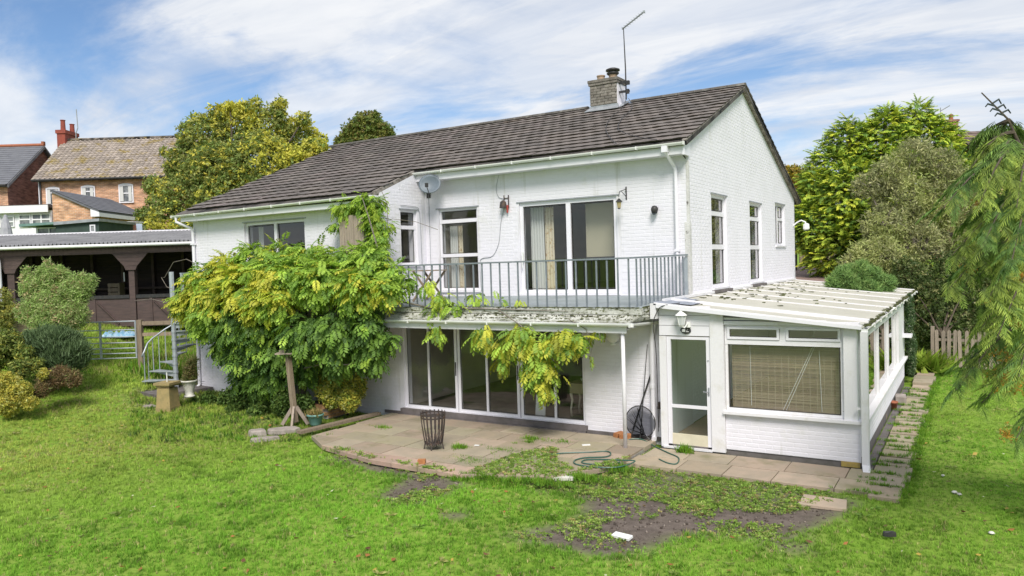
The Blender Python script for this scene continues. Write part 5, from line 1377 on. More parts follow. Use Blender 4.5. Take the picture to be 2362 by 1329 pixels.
# bird table
b = gp(681, 978, -.02); bx, by = b[0], b[1]; zz = -.03
t = thing('bird_table', 'wooden bird table post with a flat top and crossed feet', 'bird table', (bx, by, zz))
ux_ = Vector((Rv[0], Rv[1], 0)).normalized(); fz_ = Vector((Fv[0], Fv[1], 0)).normalized()
tp_ = Vector((bx, by, zz)) - ux_ * .10 + Vector((0, 0, 1.58))
tpart(t, 'post', 'timber', lambda m: m.bar((bx, by, zz + .05), tp_, .10, .10))
tpart(t, 'table_top', 'timber_grey', lambda m: (m.obox(tp_ + Vector((0, 0, .02)), (.48, .34, .03), Matrix.Rotation(R_(32), 3, 'Z')), m.obox(tp_ + Vector((0, 0, .045)) + fz_ * .17, (.48, .02, .06), Matrix.Rotation(R_(32), 3, 'Z'))))
for d_ in (ux_ * .30, -ux_ * .30, fz_ * .26, -fz_ * .26):
    o_ = Vector((bx, by, zz)) + d_ * .12
    tpart(t, 'brace', 'timber_grey', lambda m: (m.bar(o_ + d_ * .85 + Vector((0, 0, .0)), o_ + Vector((0, 0, .40)), .045, .075)))
# teal pot
b = gp(728, 977, .0); bx, by = b[0], b[1]
t = thing('plant_pot', 'teal glazed plant pot with dry grassy plant by the bird table', 'plant pot', b)
tpart(t, 'pot', 'pot_teal', lambda m: m.lathe([(0, .0), (.11, 0), (.125, .02), (.165, .20), (.19, .21), (.19, .245), (.165, .245), (.15, .20), (0, .19)], (bx, by, -.03), 18), True)
tv, tt, tc_ = tmpl_tuft(26, 5)
foliage_obj('foliage', [scatter_arrays(tv, tt, tc_, np.array([[bx + rnd.uniform(-.08, .08), by + rnd.uniform(-.08, .08), .17] for _ in range(14)]), frames(np.tile([[0, 0, 1.]], (14, 1))), np.full(14, .17), palette(14, [(.26, .20, .10), (.14, .18, .05)], [2, 1]))], M['grass'], t)
# brick planter
t = thing('brick_planter', 'low buff brick planter holding the variegated shrub', 'planter', (-8.2, -2.3, 0))
PX0, PX1, PY0, PY1 = -8.75, -7.72, -2.78, -1.76
tpart(t, 'fill', 'soil', lambda m: m.box(PX0 + .1, PX1 - .1, PY0 + .1, PY1 - .05, -.1, .22))
bq = MB(); bq.box(-.105, .105, -.05, .05, -.032, .032); bq = bq.mesh('brick', M['buff_brick'])
for c in range(4):
    z = -.0 + c * .075
    for k in range(5):
        x = PX0 + .1 + k * .222 + (.11 if c % 2 else 0)
        if x < PX1 - .08: inst('brick', bq, t, (x, PY0 + .05 + rnd.uniform(-.005, .005), z), None)
        y = PY0 + .16 + k * .222 - (.11 if c % 2 else 0)
        if y < PY1 - .05: inst('brick', bq, t, (PX1 - .05 + rnd.uniform(-.005, .005), y + .0, z), Matrix.Rotation(R_(90), 3, 'Z'))
mm_ = MB(); mm_.box(PX0 + .02, PX1 - .015, PY0 + .015, PY0 + .09, -.05, .25); mm_.box(PX1 - .09, PX1 - .015, PY0 + .09, PY1, -.05, .25); mm_.build('mortar', M['mortar'], t)
# edging board and rubble stones
t = MB(); p0, p1 = (-6.98, -4.30), (-6.72, -2.15)
t.bar((p0[0], p0[1], .035), (p1[0], p1[1], .05), .16, .06)
tag(t.build('edging_plank', M['timber'], None, org=(-6.85, -3.2, 0), fix=True), 'old timber plank edging the planting bed beside the patio', 'plank')
def rock(label, c, size, rz, seed):
    g = random.Random(seed); mb = MB(); n = 9; vs = []
    for z, k in ((0, 1.0), (size[2] * .75, .97), (size[2], .86)):
        for i in range(n):
            a = 2 * math.pi * i / n; q = random.Random(seed * 31 + i).uniform(.72, 1.12) * k
            vs.append((size[0] / 2 * q * math.cos(a), size[1] / 2 * q * math.sin(a), z + g.uniform(-.008, .008) * (z > 0)))
    fs = [(r * n + i, r * n + (i + 1) % n, (r + 1) * n + (i + 1) % n, (r + 1) * n + i) for r in range(2) for i in range(n)] + [tuple(range(2 * n, 3 * n))]
    ro = Matrix.Rotation(rz, 3, 'Z'); mb.add([tuple(Vector(c) + ro @ Vector(v)) for v in vs], fs)
    return tag(mb.build('rubble_stone', M['stone'], None, org=c, fix=True), label, 'stone', 'rubble stones at the lawn edge')
p = gp(592, 1003); rock('thick broken stone at the outer end of the rubble on the lawn', (p[0], p[1], -.10), (.42, .30, .13), .4, 3)
p = gp(610, 1015); rock('pale flat stone lying half in the grass below the thick broken stone', (p[0], p[1], -.10), (.55, .24, .08), .9, 4)
p = gp(652, 998); rock('long flat grey stone in front of the bird table feet', (p[0], p[1], -.09), (.80, .34, .11), .75, 5)
p = gp(330, 945); rock('sunken brown flat stone in front of the stair slab', (p[0], p[1], .0), (.8, .3, .05), .3, 8)
# fire basket
b = gp(1001, 1036, .0); bx, by = b[0], b[1]
t = thing('fire_basket', 'black slatted iron fire basket standing on the patio', 'fire basket', (bx, by, 0))
nB = 18
for k in range(nB):
    a = 2 * math.pi * k / nB; ca, sa = math.cos(a), math.sin(a); q = lambda r, z: Vector((bx + r * ca, by + r * sa, z))
    mb = MB()
    for (r0, z0, r1, z1) in ((.165, .10, .215, .45), (.215, .45, .235, .70)): mb.bar(q(r0, z0), q(r1, z1), .026, .006, up=(ca, sa, 0))
    mb.build('slat', M['rust'], t)
for (r, z) in ((.17, .13), (.228, .60), (.238, .66)):
    rb = MB(); rb.lathe([(r - .012, -.014), (r - .004, -.014), (r - .004, .014), (r - .012, .014), (r - .012, -.014)], (bx, by, z), 24); rb.build('ring', M['rust'], t)
for k in range(4):
    a = k * math.pi / 2 + .4; tpart(t, 'leg', 'rust', lambda m: m.tube([(bx + .16 * math.cos(a), by + .16 * math.sin(a), .13), (bx + .19 * math.cos(a), by + .19 * math.sin(a), .0)], .011, 5))
tpart(t, 'grate', 'rust', lambda m: m.lathe([(0, .12), (.16, .12), (.16, .13), (0, .13)], (bx, by, 0), 16))
for k in range(26):
    a = rnd.uniform(0, 6.28); r0 = rnd.uniform(0, .12); h = rnd.uniform(.05, .32); a2 = a + rnd.uniform(-1, 1)
    tpart(t, 'stick', 'timber_grey', lambda m: m.tube([(bx + r0 * math.cos(a), by + r0 * math.sin(a), .10 + rnd.uniform(-.06, .04)), (bx + .16 * math.cos(a2), by + .16 * math.sin(a2), .10 + h)], .006, 4))
ash = MB(); ash.obox((bx + .02, by - .1, .006), (.62, .5, .006), Matrix.Rotation(.3, 3, 'Z'))
# loose bits
def loose(name, label, cat, mat, c, size, rz, tilt=0.0):
    mb = MB(); mb.obox((c[0], c[1], c[2] + size[2] / 2), size, Matrix.Rotation(rz, 3, 'Z') @ Matrix.Rotation(tilt, 3, 'X'))
    return tag(mb.build(name, M[mat], None, org=(c[0], c[1], c[2])), label, cat)
p = gp(973, 1070, .0); loose('half_brick', 'orange half brick lying on the pink front slabs', 'brick', 'orange_brick', (p[0], p[1], .008), (.13, .10, .07), .5)
p = gp(1440, 1015, .0)
for k, (dx, dy, lab) in enumerate(((-.02, .10, 'broken orange brick against the canopy post foot'), (-.18, .18, 'second orange brick piece behind the canopy post'))):
    loose('brick_piece', lab, 'brick', 'orange_brick', (p[0] + dx, p[1] + dy, .008), (.22, .11, .08), .3 + k, .15)
p = gp(1435, 1238); loose('white_tray', 'white plastic tray lying on the bare soil', 'tray', 'plastic_white', (p[0], p[1], -.09), (.25, .11, .03), -.15, .12)
p = gp(1298, 1104, -.05); loose('broken_slab', 'white broken slab piece in the weeds before the patio', 'stone', 'urn', (p[0], p[1], -.06), (.34, .20, .05), .5)
p = gp(1245, 1098, -.05); loose('concrete_piece', 'flat concrete piece sunk in the weeds left of the white one', 'stone', 'stone', (p[0], p[1], -.07), (.5, .22, .045), .5)
p = gp(1352, 1028, .0); loose('white_scrap', 'thin white scrap lying on the patio near the canopy post', 'scrap', 'plastic_white', (p[0], p[1], .008), (.15, .07, .012), .6)
p = gp(1100, 1029, .0); loose('white_scrap', 'small white scrap on the patio right of the fire basket', 'scrap', 'plastic_white', (p[0], p[1], .008), (.09, .05, .012), .2)
p = gp(2052, 1241); q = rock('black clod lying on the open lawn', (p[0], p[1], -.06), (.17, .07, .06), .5, 12); q.name = 'dark_clod'; q['category'] = 'clod'; del q['group']; q.data.materials[0] = M['dark']
p = gp(2042, 958, 0); loose('loose_brick', 'yellow loose brick on the path edge next to the conservatory', 'brick', 'sandstone', (p[0] - .02, p[1], -.06), (.10, .2, .09), .1)
p = gp(2072, 921, 0); loose('stone_block', 'pale stone block at the far end of the conservatory drain', 'stone', 'stone', (p[0] + .05, p[1], -.05), (.22, .5, .14), .1)
p = gp(2056, 938, 0); t = thing('flower_pot', 'small terracotta flower pot beside the conservatory wall', 'plant pot', (p[0] + .04, p[1], -.05))
tpart(t, 'pot', 'terracotta', lambda m: m.lathe([(0, 0), (.06, 0), (.085, .13), (.095, .13), (.095, .17), (.08, .17), (.07, .1), (0, .08)], (p[0] + .04, p[1], -.05), 14), True)
for k, (px, py, s, lab) in enumerate(((2202, 1137, .045, 'larger pale mushroom on the lawn beneath the cedar'), (2213, 1141, .036, 'smaller pale mushroom touching the larger one'), (2175, 1098, .03, 'lone tiny white mushroom higher up the lawn'), (2287, 1229, .04, 'white mushroom near the low cedar frond'))):
    p = gp(px, py); t = thing('mushroom', lab, 'mushroom', p, 'mushrooms on the lawn'); z0 = float(hgt(p[0], p[1]))
    tpart(t, 'cap', 'urn', lambda m: m.lathe([(0, s * .55), (s * .6, s * .4), (s, 0), (s * .8, -.004), (0, -.004)], (p[0], p[1], z0 + .02), 10), True)
    tpart(t, 'stalk', 'urn', lambda m: m.tube([(p[0], p[1], z0 - .01), (p[0], p[1], z0 + .02)], .008, 6))
# hose
H = [gp(a, b, .02) for a, b in ((1262, 1050), (1300, 1045), (1360, 1043), (1400, 1041), (1409, 1048), (1395, 1054), (1350, 1056), (1326, 1062), (1330, 1071), (1380, 1078), (1430, 1077), (1465, 1064), (1440, 1062), (1390, 1060), (1350, 1061), (1345, 1068), (1390, 1072), (1430, 1066))]
H = [tuple(p) for p in H]
t = wire('garden_hose', 'green garden hose coiled on the patio edge', H, .012, 'hose'); t['category'] = 'hose'
H2 = [tuple(gp(a, b, .0)) for a, b in ((1450, 1016), (1480, 1016), (1510, 1026), (1540, 1040), (1565, 1052), (1560, 1066), (1540, 1064), (1520, 1055))]
t = wire('garden_hose', 'green hose end trailing past the conservatory door', [(p[0], p[1], .02 if i < 2 else -.03) for i, p in enumerate(H2)], .012, 'hose'); t['category'] = 'hose'
# landing net and poles
t = thing('landing_net', 'large dark landing net propped against the lower wall by the downpipe', 'net', (-.45, -1.75, 0))
ring = [(-.45 + .30 * math.cos(a), -1.80 - .10 * math.sin(a) * 0, .32 + .31 * math.sin(a)) for a in np.linspace(0, 2 * math.pi, 28)]
tpart(t, 'hoop', 'dark', lambda m: m.tube(ring, .011, 5, cap=False))
mb = MB(); n = 28
vs = []
for k, (f, dy) in enumerate(((1, 0), (.7, -.06), (.35, -.10), (.05, -.13))):
    for i in range(n):
        a = 2 * math.pi * i / n; vs.append((-.45 + .29 * f * math.cos(a) + .18 * (1 - f), -1.80 + dy, .32 + .30 * f * math.sin(a) - .22 * (1 - f)))
mb.add(vs, [(k * n + i, k * n + (i + 1) % n, (k + 1) * n + (i + 1) % n, (k + 1) * n + i) for k in range(3) for i in range(n)]); mb.build('netting', M['mesh_net'], t)
fold = MB()
for i in range(9):
    a = rnd.uniform(1.5, 4.6); fold.tube([(-.45 + .28 * math.cos(a), -1.815, .32 + .28 * math.sin(a)), (-.33, -1.9, .12), (-.22, -1.92, .03)], [.004, .012, .02], 4)
fold.build('folds', M['dark'], t)
tpart(t, 'handle', 'dark', lambda m: m.tube([(-.62, -1.86, .05), (-.24, -1.73, 1.24)], .016, 6))
t = thing('thin_pole', 'thin black pole leaning high against the lower wall above the net', 'pole', (-.5, -1.85, 0)); tpart(t, 'rod', 'dark', lambda m: m.tube([(-.42, -1.9, .03), (-.30, -1.72, 1.80)], [.012, .006], 5))
t = thing('tap_bracket', 'small rusty tap fitting on the wall by the lower downpipe', 'tap', (-.08, -1.75, .65)); tpart(t, 'body', 'rust', lambda m: (m.box(-.10, -.03, -1.80, -1.702, .60, .72), m.tube([(-.07, -1.80, .68), (-.05, -1.90, .63)], .018, 6), m.tube([(-.06, -1.8, .6), (-.08, -1.8, .25)], .008, 5)))
# ------------------------------------------------------------------ neighbouring buildings, in a frame (along, deep, up) turned to face the garden
Rh = Vector((math.cos(YAW), -math.sin(YAW), 0)); Fh = Vector((math.sin(YAW), math.cos(YAW), 0)); C2 = Vector((CAM[0], CAM[1], 0))
def l2w(p): return tuple(C2 + Rh * p[0] + Fh * p[1] + Vector((0, 0, p[2])))
def lc(px, py, d):
    w = Vector(tuple(pt(px, py, d))) - C2
    return w.dot(Rh), w.dot(Fh), w.z
def bpart_(t, name, mat, f, smooth=False, fix=True):
    mb = MB(); f(mb); mb.v = [l2w(p) for p in mb.v]
    return mb.build(name, M[mat] if isinstance(mat, str) else mat, t, smooth, fix=fix)
def far_window(t, u0, u1, z0, z1, d, trans=None, mull=None, arch=0.0, fw=.07, face=-1):
    def fr(m):
        m.box(u0, u1, d - .03, d + .03, z1 - fw, z1); m.box(u0, u1, d - .03, d + .03, z0, z0 + fw); m.box(u0, u0 + fw, d - .03, d + .03, z0 + fw, z1 - fw); m.box(u1 - fw, u1, d - .03, d + .03, z0 + fw, z1 - fw)
        if trans: m.box(u0 + fw, u1 - fw, d - .035, d + .03, trans - .035, trans + .035)
        if mull: m.box(mull - .035, mull + .035, d - .04, d + .03, z0 + fw, z1 - fw)
        if arch: m.prism([(u0 + (u1 - u0) * k / 8, d - .03, z1 + arch * math.sin(math.pi * k / 8)) for k in range(9)], (0, .06, 0))
    w = bpart_(t, 'window', 'upvc', fr)
    bpart_(w, 'pane', M['far_glass'], lambda m: m.add([(u0 + fw, d, z0 + fw), (u1 - fw, d, z0 + fw), (u1 - fw, d, z1 - fw), (u0 + fw, d, z1 - fw)], [(0, 1, 2, 3)]), fix=False)
    return w
M['far_glass'] = pm('far_window_glass', (.10, .11, .12), .08, spec=.6, col2=(.28, .29, .29), scale=2.2, lo=.45, hi=.6)
def brick_mat(name, c1, c2, cm):
    mt = bpy.data.materials.new(name); mt.use_nodes = True; t = mt.node_tree; L = t.links.new; b = t.nodes['Principled BSDF']; b.inputs['Roughness'].default_value = .9
    g = t.nodes.new('ShaderNodeNewGeometry'); mp = t.nodes.new('ShaderNodeMapping'); mp.inputs['Rotation'].default_value = (0, 0, YAW)
    L(g.outputs['Position'], mp.inputs[0]); sp = t.nodes.new('ShaderNodeSeparateXYZ'); L(mp.outputs[0], sp.inputs[0])
    ad = t.nodes.new('ShaderNodeMath'); L(sp.outputs[0], ad.inputs[0]); L(sp.outputs[1], ad.inputs[1]); cb = t.nodes.new('ShaderNodeCombineXYZ'); L(ad.outputs[0], cb.inputs[0]); L(sp.outputs[2], cb.inputs[1])
    br = t.nodes.new('ShaderNodeTexBrick'); br.inputs['Scale'].default_value = 1; br.inputs['Brick Width'].default_value = .23; br.inputs['Row Height'].default_value = .078; br.inputs['Mortar Size'].default_value = .008
    br.inputs['Color1'].default_value = (*c1, 1); br.inputs['Color2'].default_value = (*c2, 1); br.inputs['Mortar'].default_value = (*cm, 1); L(cb.outputs[0], br.inputs['Vector'])
    n = t.nodes.new('ShaderNodeTexNoise'); n.inputs['Scale'].default_value = 2.5; n.inputs['Detail'].default_value = 5; st = t.nodes.new('ShaderNodeMapping'); st.inputs['Scale'].default_value = (1, 1, 3.5); L(g.outputs['Position'], st.inputs[0]); L(st.outputs[0], n.inputs['Vector'])
    r = t.nodes.new('ShaderNodeMapRange'); r.inputs['From Min'].default_value = .35; r.inputs['From Max'].default_value = .7; r.inputs['To Min'].default_value = .65; r.inputs['To Max'].default_value = 1.4; L(n.outputs['Fac'], r.inputs['Value'])
    mx = t.nodes.new('ShaderNodeMix'); mx.data_type = 'RGBA'; mx.blend_type = 'MULTIPLY'; mx.inputs['Factor'].default_value = 1; L(br.outputs['Color'], mx.inputs['A']); L(r.outputs[0], mx.inputs['B']); L(mx.outputs['Result'], b.inputs['Base Color'])
    return mt
M['ob'] = brick_mat('orange_house_brick', (.62, .33, .18), (.47, .23, .13), (.55, .45, .36))
M['rb'] = brick_mat('dark_red_house_brick', (.37, .17, .13), (.29, .13, .10), (.22, .16, .14))
M['pan'] = pm('brown_pantile', (.33, .28, .24), .85, attr=True, col2=(.25, .21, .18), scale=3, spots=[(1.1, .52, .66, (.26, .19, .04), (1, 1, 2)), (9, .66, .74, (.42, .39, .35))])
M['slate_roof'] = pm('blue_slate', (.15, .153, .17), .7, col2=(.11, .113, .13), scale=2, spots=[(5, .62, .72, (.2, .2, .21), (1, 1, 6))])
def roof_plane(t, u0, u1, d0, z0, d1, z1, mat, name='roof_tiles', tw=.30, tg=.27, lift=.035, roll=.05):
    """rows of real tiles climbing from (d0, z0) to (d1, z1)"""
    mb = MB(); Ls = math.hypot(d1 - d0, z1 - z0); n = int(Ls / tg); dd, dzz = (d1 - d0) / n, (z1 - z0) / n; c = int((u1 - u0) / tw); w = (u1 - u0) / c
    nd, nz = -dzz / (Ls / n), dd / (Ls / n)
    for i in range(n):
        for j in range(c):
            a, b = u0 + j * w, u0 + (j + 1) * w
            A = lambda k, up, h: (d0 + dd * (i + k) + nd * h, z0 + dzz * (i + k) + nz * h)
            q = rnd.uniform(.7, 1.3); vs = []
            for k, lf in ((-.08, lift), (1.0, 0.0)):
                for uu, h in ((a, 0), (a + w * .55, 0.0), (a + w * .72, roll), (a + w * .9, roll), (b, 0)):
                    p = A(k, 0, lf + h); vs.append((uu, p[0], p[1]))
            for uu in (a, b): p = A(-.08, 0, -.02); vs.append((uu, p[0], p[1]))
            mb.add(vs, [(0, 1, 6, 5), (1, 2, 7, 6), (2, 3, 8, 7), (3, 4, 9, 8), (10, 11, 4, 3, 2, 1, 0)], (q, q, q))
    mb.v = [l2w(p) for p in mb.v]
    return tag(mb.build(name, mat, t), kind='stuff')

# orange brick house
D = 45.0
u0, _, zE = lc(84, 414, D); u1 = lc(470, 400, D)[0]
D2, zR = D + 3.4, lc(150, 327, D + 3.4)[2]
t = thing('brick_house', 'orange brick house with brown pantile roof and red chimney beyond the barn', 'house', l2w(((u0 + u1) / 2, D, 4)))
bpart_(t, 'wall', 'ob', lambda m: (m.box(u0 + .15, u1, D + .3, D + 6.5, 3.5, zE)))
bpart_(t, 'wall', 'ob', lambda m: m.prism([(u0 + .151, D + .3, zE), (u0 + .151, D + 6.5, zE), (u0 + .151, D2, zR - .15)], (.2, 0, 0)))
rf = bpart_(t, 'roof', M['pan'], lambda m: (m.prism([(u0 - .1, D - .05, zE - .08), (u0 - .1, D2, zR - .06), (u0 - .1, D + 6.9, zE - .08), (u0 - .1, D + 6.9, zE - .2), (u0 - .1, D2, zR - .2), (u0 - .1, D - .05, zE - .2)], (u1 - u0 + .1, 0, 0))))
roof_plane(rf, u0 - .12, u1, D - .1, zE - .05, D2, zR, M['pan'])
bpart_(rf, 'ridge', M['pan'], lambda m: m.tube([(u0 - .1, D2, zR + .03), (u1, D2, zR + .03)], .11, 8))
for (px, py) in ((168, 374), (372, 347)):
    a = lc(px, py, D + 1.4)
    bpart_(rf, 'roof_vent', 'slate_roof', lambda m: (m.tube([(a[0], a[1], a[2] - .5), (a[0], a[1], a[2] + .05)], .10, 8), m.lathe([(.22, -.5), (.1, -.35)], (a[0], a[1], a[2]), 8), m.lathe([(.14, .05), (.14, .12), (0, .16)], (a[0], a[1], a[2]), 8)))
bpart_(t, 'gutter', 'dark', lambda m: m.tube([(u0 - .1, D - .12, zE - .1), (u1, D - .12, zE - .1)], .07, 6))
a = lc(91, 440, D); bpart_(t, 'downpipe', 'dark', lambda m: m.tube([(a[0] + .02, D + .24, 3.6), (a[0] + .02, D + .24, zE - .1)], .06, 6))
bpart_(t, 'corner_pipe', 'upvc', lambda m: m.box(u0 + .1, u0 + .22, D + .2, D + .29, 3.6, zE - .1))
for (px0, px1, py0, py1, tr) in ((109, 142, 435, 474, 445), (190, 223, 431, 470, 442), (276, 311, 427, 468, 446)):
    a = lc(px0, py0, D + .2); b = lc(px1, py1, D + .2); far_window(t, a[0], b[0], b[2], a[2], D + .26, trans=lc(px0, tr, D)[2], arch=.08)
    w_ = a[0]; bpart_(t, 'curtain', 'curtain_plain', lambda m: (m.box(w_ + .09, w_ + .30, D + .20, D + .225, b[2] + .1, a[2] - .1), m.box(b[0] - .28, b[0] - .09, D + .20, D + .225, b[2] + .1, a[2] - .1)))
# its chimney
cu, cd_, cz = lc(163, 300, D2)
cx0, cx1 = lc(146, 330, D2)[0], lc(162, 330, D2)[0]
M['red'] = pm('red_engineering_brick', (.30, .065, .04), .8, col2=(.2, .05, .04), scale=4)
chn = bpart_(t, 'chimney', 'red', lambda m: (m.box(cx0, cx0 + .52, D2 - .35, D2 + 1.1, zR - .9, lc(155, 312, D2)[2]), m.box(cx0 - .06, cx0 + .58, D2 - .41, D2 + 1.16, lc(155, 312, D2)[2], lc(155, 304, D2)[2])))
for (dd, h) in ((-.05, .62), (.65, .48)):
    bpart_(chn, 'chimney_pot', 'red', lambda m: m.lathe([(.15, 0), (.13, h), (.16, h + .02), (.16, h + .06), (.1, h + .06)], (cx0 + .26 + dd * .25, D2 + dd, lc(155, 304, D2)[2]), 10))
a = lc(186, 310, D2); t2 = thing('tv_aerial', 'thin bent aerial pole beside the red chimney of the brick house', 'aerial', l2w(a)); bpart_(t2, 'pole', 'lead', lambda m: m.tube([(a[0] - .12, D2, zR - .1), (a[0] - .12, D2, zR + .45), (a[0] + .02, D2, zR + .8), (a[0] - .02, D2, zR + 2.0)], .03, 5))
# slate roofed house to its left
uA = lc(22, 420, D)[0]; zA = lc(20, 424, D)[2]; zRA = lc(90, 338, D + 3.4)[2]
t = thing('slate_house', 'red brick house with blue slate roof at the left edge of view', 'house', l2w((uA - 5, D + 3, 4)))
bpart_(t, 'wall', 'ob', lambda m: m.box(uA - 14, uA - .002, D, D + .4, 3.5, zA))
bpart_(t, 'gable', 'rb', lambda m: m.prism([(uA - .3, D + .001, 3.5), (uA - .3, D + 6.8, 3.5), (uA - .3, D + 6.8, zA), (uA - .3, D + 3.4, zRA - .12), (uA - .3, D + .001, zA)], (.3, 0, 0)))
rf = bpart_(t, 'roof', 'slate_roof', lambda m: m.prism([(uA - 14, D - .35, zA - .1), (uA - 14, D + 3.4, zRA), (uA - 14, D + 7.2, zA - .1), (uA - 14, D + 7.1, zA - .25), (uA - 14, D + 3.4, zRA - .14), (uA - 14, D - .3, zA - .25)], (14.25, 0, 0)))
roof_plane(rf, uA - 14, uA + .25, D - .37, zA - .08, D + 3.4, zRA + .01, M['slate_roof'], 'slates', .30, .25, .02, 0.0)
bpart_(rf, 'ridge', 'terracotta', lambda m: (m.tube([(uA - 14, D + 3.4, zRA + .03), (uA + .25, D + 3.4, zRA + .03)], .12, 6), m.box(uA + .1, uA + .26, D + 3.3, D + 3.5, zRA + .05, zRA + .25)))
bpart_(rf, 'bargeboard', 'corr', lambda m: (m.prism([(uA + .255, D - .35, zA - .3), (uA + .255, D + 3.4, zRA - .22), (uA + .255, D + 3.4, zRA - .02), (uA + .255, D - .35, zA - .1)], (.03, 0, 0))))
bpart_(t, 'gutter', 'dark', lambda m: m.tube([(uA - 14, D - .42, zA - .16), (uA + .2, D - .42, zA - .16)], .07, 6))
# white flat roofed extension
De = 39.5
t = thing('flat_roof_extension', 'white flat roofed extension with wide fascia in front of the brick houses', 'building', l2w((lc(60, 500, De)[0], De, 4)))
e0, e1 = lc(-250, 480, De)[0], lc(122, 480, De)[0]; zf1, zf0 = lc(60, 476, De)[2], lc(60, 492, De)[2]
bpart_(t, 'fascia', 'upvc', lambda m: m.box(e0, e1, De - .3, De - .25, zf0, zf1)); bpart_(t, 'roof', 'slate', lambda m: m.box(e0, e1, De - .25, De + 5, zf1 - .12, zf1 + .04))
bpart_(t, 'wall', 'upvc', lambda m: m.box(e0, e1, De, De + .3, 3.5, zf0 + .1))
for (p0, p1, y0, y1, my) in ((-5, 7, 501, 526, 511), (18, 38, 500, 524, 511), (48, 76, 496, 524, 507), (78, 122, 494, 522, 508)):
    a = lc(p0, y0, De); b = lc(p1, y1, De); far_window(t, a[0], b[0], b[2], a[2], De - .035, trans=lc(60, my, De)[2], mull=(a[0] + b[0]) / 2 if p1 - p0 > 30 else None, fw=.05)
# brick lean-to
Dl = 38.0
a = lc(124, 444, Dl); b = lc(222, 486, Dl); zb_ = 4.0
Dr = Dl * (222 - 1181) / (345 - 1181)
t = thing('brick_outhouse', 'orange brick outhouse with sloping slate roof joined to the brick house', 'outbuilding', l2w((a[0] + 1, Dl, 4)))
bpart_(t, 'wall', 'ob', lambda m: m.prism([(a[0], Dl, zb_), (b[0], Dl, zb_), (b[0], Dl, b[2]), (a[0], Dl, a[2])], (0, Dr - Dl, 0)))
rf = bpart_(t, 'roof', 'slate_roof', lambda m: m.prism([(a[0] - .02, Dl - .12, a[2]), (b[0] + .25, Dl - .12, b[2] - .12), (b[0] + .25, Dl - .12, b[2] - .02), (a[0] - .02, Dl - .12, a[2] + .1)], (0, Dr - Dl, 0)))
for i in range(10):
    f0, f1 = i / 10, (i + 1) / 10 + .015; P = lambda f, h: (a[0] + (b[0] + .27 - a[0]) * f, a[2] + .1 + (b[2] - .02 - a[2] - .1) * f + h)
    q0, q1 = P(f0, .008), P(f1, .03); bpart_(rf, 'slate_course', 'slate_roof', lambda m: m.prism([(q0[0], Dl - .14, q0[1]), (q1[0], Dl - .14, q1[1]), (q1[0], Dl - .14, q1[1] + .014), (q0[0], Dl - .14, q0[1] + .014)], (0, Dr - Dl - .01 * i, 0)))
bpart_(t, 'fascia', 'upvc', lambda m: (m.box(b[0] + .255, b[0] + .29, Dl - .12, Dr, b[2] - .32, b[2] - .12), m.prism([(b[0] - .15, Dl - .14, b[2] - .32), (b[0] + .28, Dl - .14, b[2] - .32), (b[0] + .28, Dl - .14, b[2] - .1), (b[0] - .15, Dl - .14, b[2] + .06)], (0, .03, 0))))
for (p0, p1, y0, y1) in ((236, 268, 511, 536), (275, 294, 514, 537), (318, 338, 513, 537)):
    ds = [b[0] * FPX / (p - 1181) for p in (p0, p1)]
    zt, zl = lc(p0, y0, ds[0])[2], lc(p0, y1, ds[0])[2]
    w = bpart_(t, 'window', 'upvc', lambda m: (m.box(b[0] + .005, b[0] + .06, ds[0], ds[1], zt - .07, zt), m.box(b[0] + .005, b[0] + .06, ds[0], ds[1], zl, zl + .07), *[m.box(b[0] + .005, b[0] + .06, q, q + .08, zl + .07, zt - .07) for q in (ds[0], (ds[0] + ds[1]) / 2, ds[1] - .08)], m.box(b[0] + .01, b[0] + .055, ds[0], ds[1], zt - .3, zt - .25)))
    bpart_(w, 'pane', 'far_glass', lambda m: m.add([(b[0] + .02, ds[0], zl), (b[0] + .02, ds[1], zl), (b[0] + .02, ds[1], zt), (b[0] + .02, ds[0], zt)], [(0, 1, 2, 3)]), fix=False)
# green shed, parasol, washing
Dg = 33.0
t = thing('green_shed', 'dark green timber shed with teal edged roof behind the barn roof', 'shed', l2w((lc(180, 520, Dg)[0], Dg, 4)))
M['gshed'] = pm('dark_green_boards', (.045, .075, .06), .7, col2=(.03, .05, .042), scale=3); M['teal'] = pm('teal_felt', (.13, .23, .21), .7, col2=(.2, .3, .27), scale=4)
g0, g1, g2 = lc(40, 520, Dg), lc(131, 517, Dg), lc(230, 508, Dg)
bpart_(t, 'wall', 'gshed', lambda m: m.prism([(g1[0], Dg, 4), (g2[0], Dg, 4), (g2[0], Dg, g2[2] - .05), (g1[0], Dg, g1[2] - .05)], (0, 3, 0)))
bpart_(t, 'wall', 'gshed', lambda m: m.box(g0[0] + .5, g1[0] - .01, Dg + .6, Dg + 2.9, 4, g0[2] - .05))
bpart_(t, 'roof', 'teal', lambda m: m.prism([(g0[0], Dg + .2, g0[2] - .06), (g1[0], Dg - .15, g1[2] - .02), (g1[0], Dg - .15, g1[2] + .08), (g0[0], Dg + .2, g0[2] + .06)], (0, 2.6, 0)))
bpart_(t, 'roof', 'lead', lambda m: m.prism([(g1[0] + .002, Dg - .15, g1[2] - .06), (g2[0] + .1, Dg - .15, g2[2] - .06), (g2[0] + .1, Dg - .15, g2[2] + .06), (g1[0] + .002, Dg - .15, g1[2] + .08)], (0, 3.2, 0)))
a, b2 = lc(211, 519, Dg), lc(224, 536, Dg); far_window(t, a[0], b2[0], b2[2], a[2], Dg - .03, fw=.05)
a, b2 = lc(70, 524, Dg), lc(128, 540, Dg); far_window(t, a[0], b2[0], b2[2], a[2], Dg + .55, mull=(a[0] + b2[0]) / 2, fw=.06)
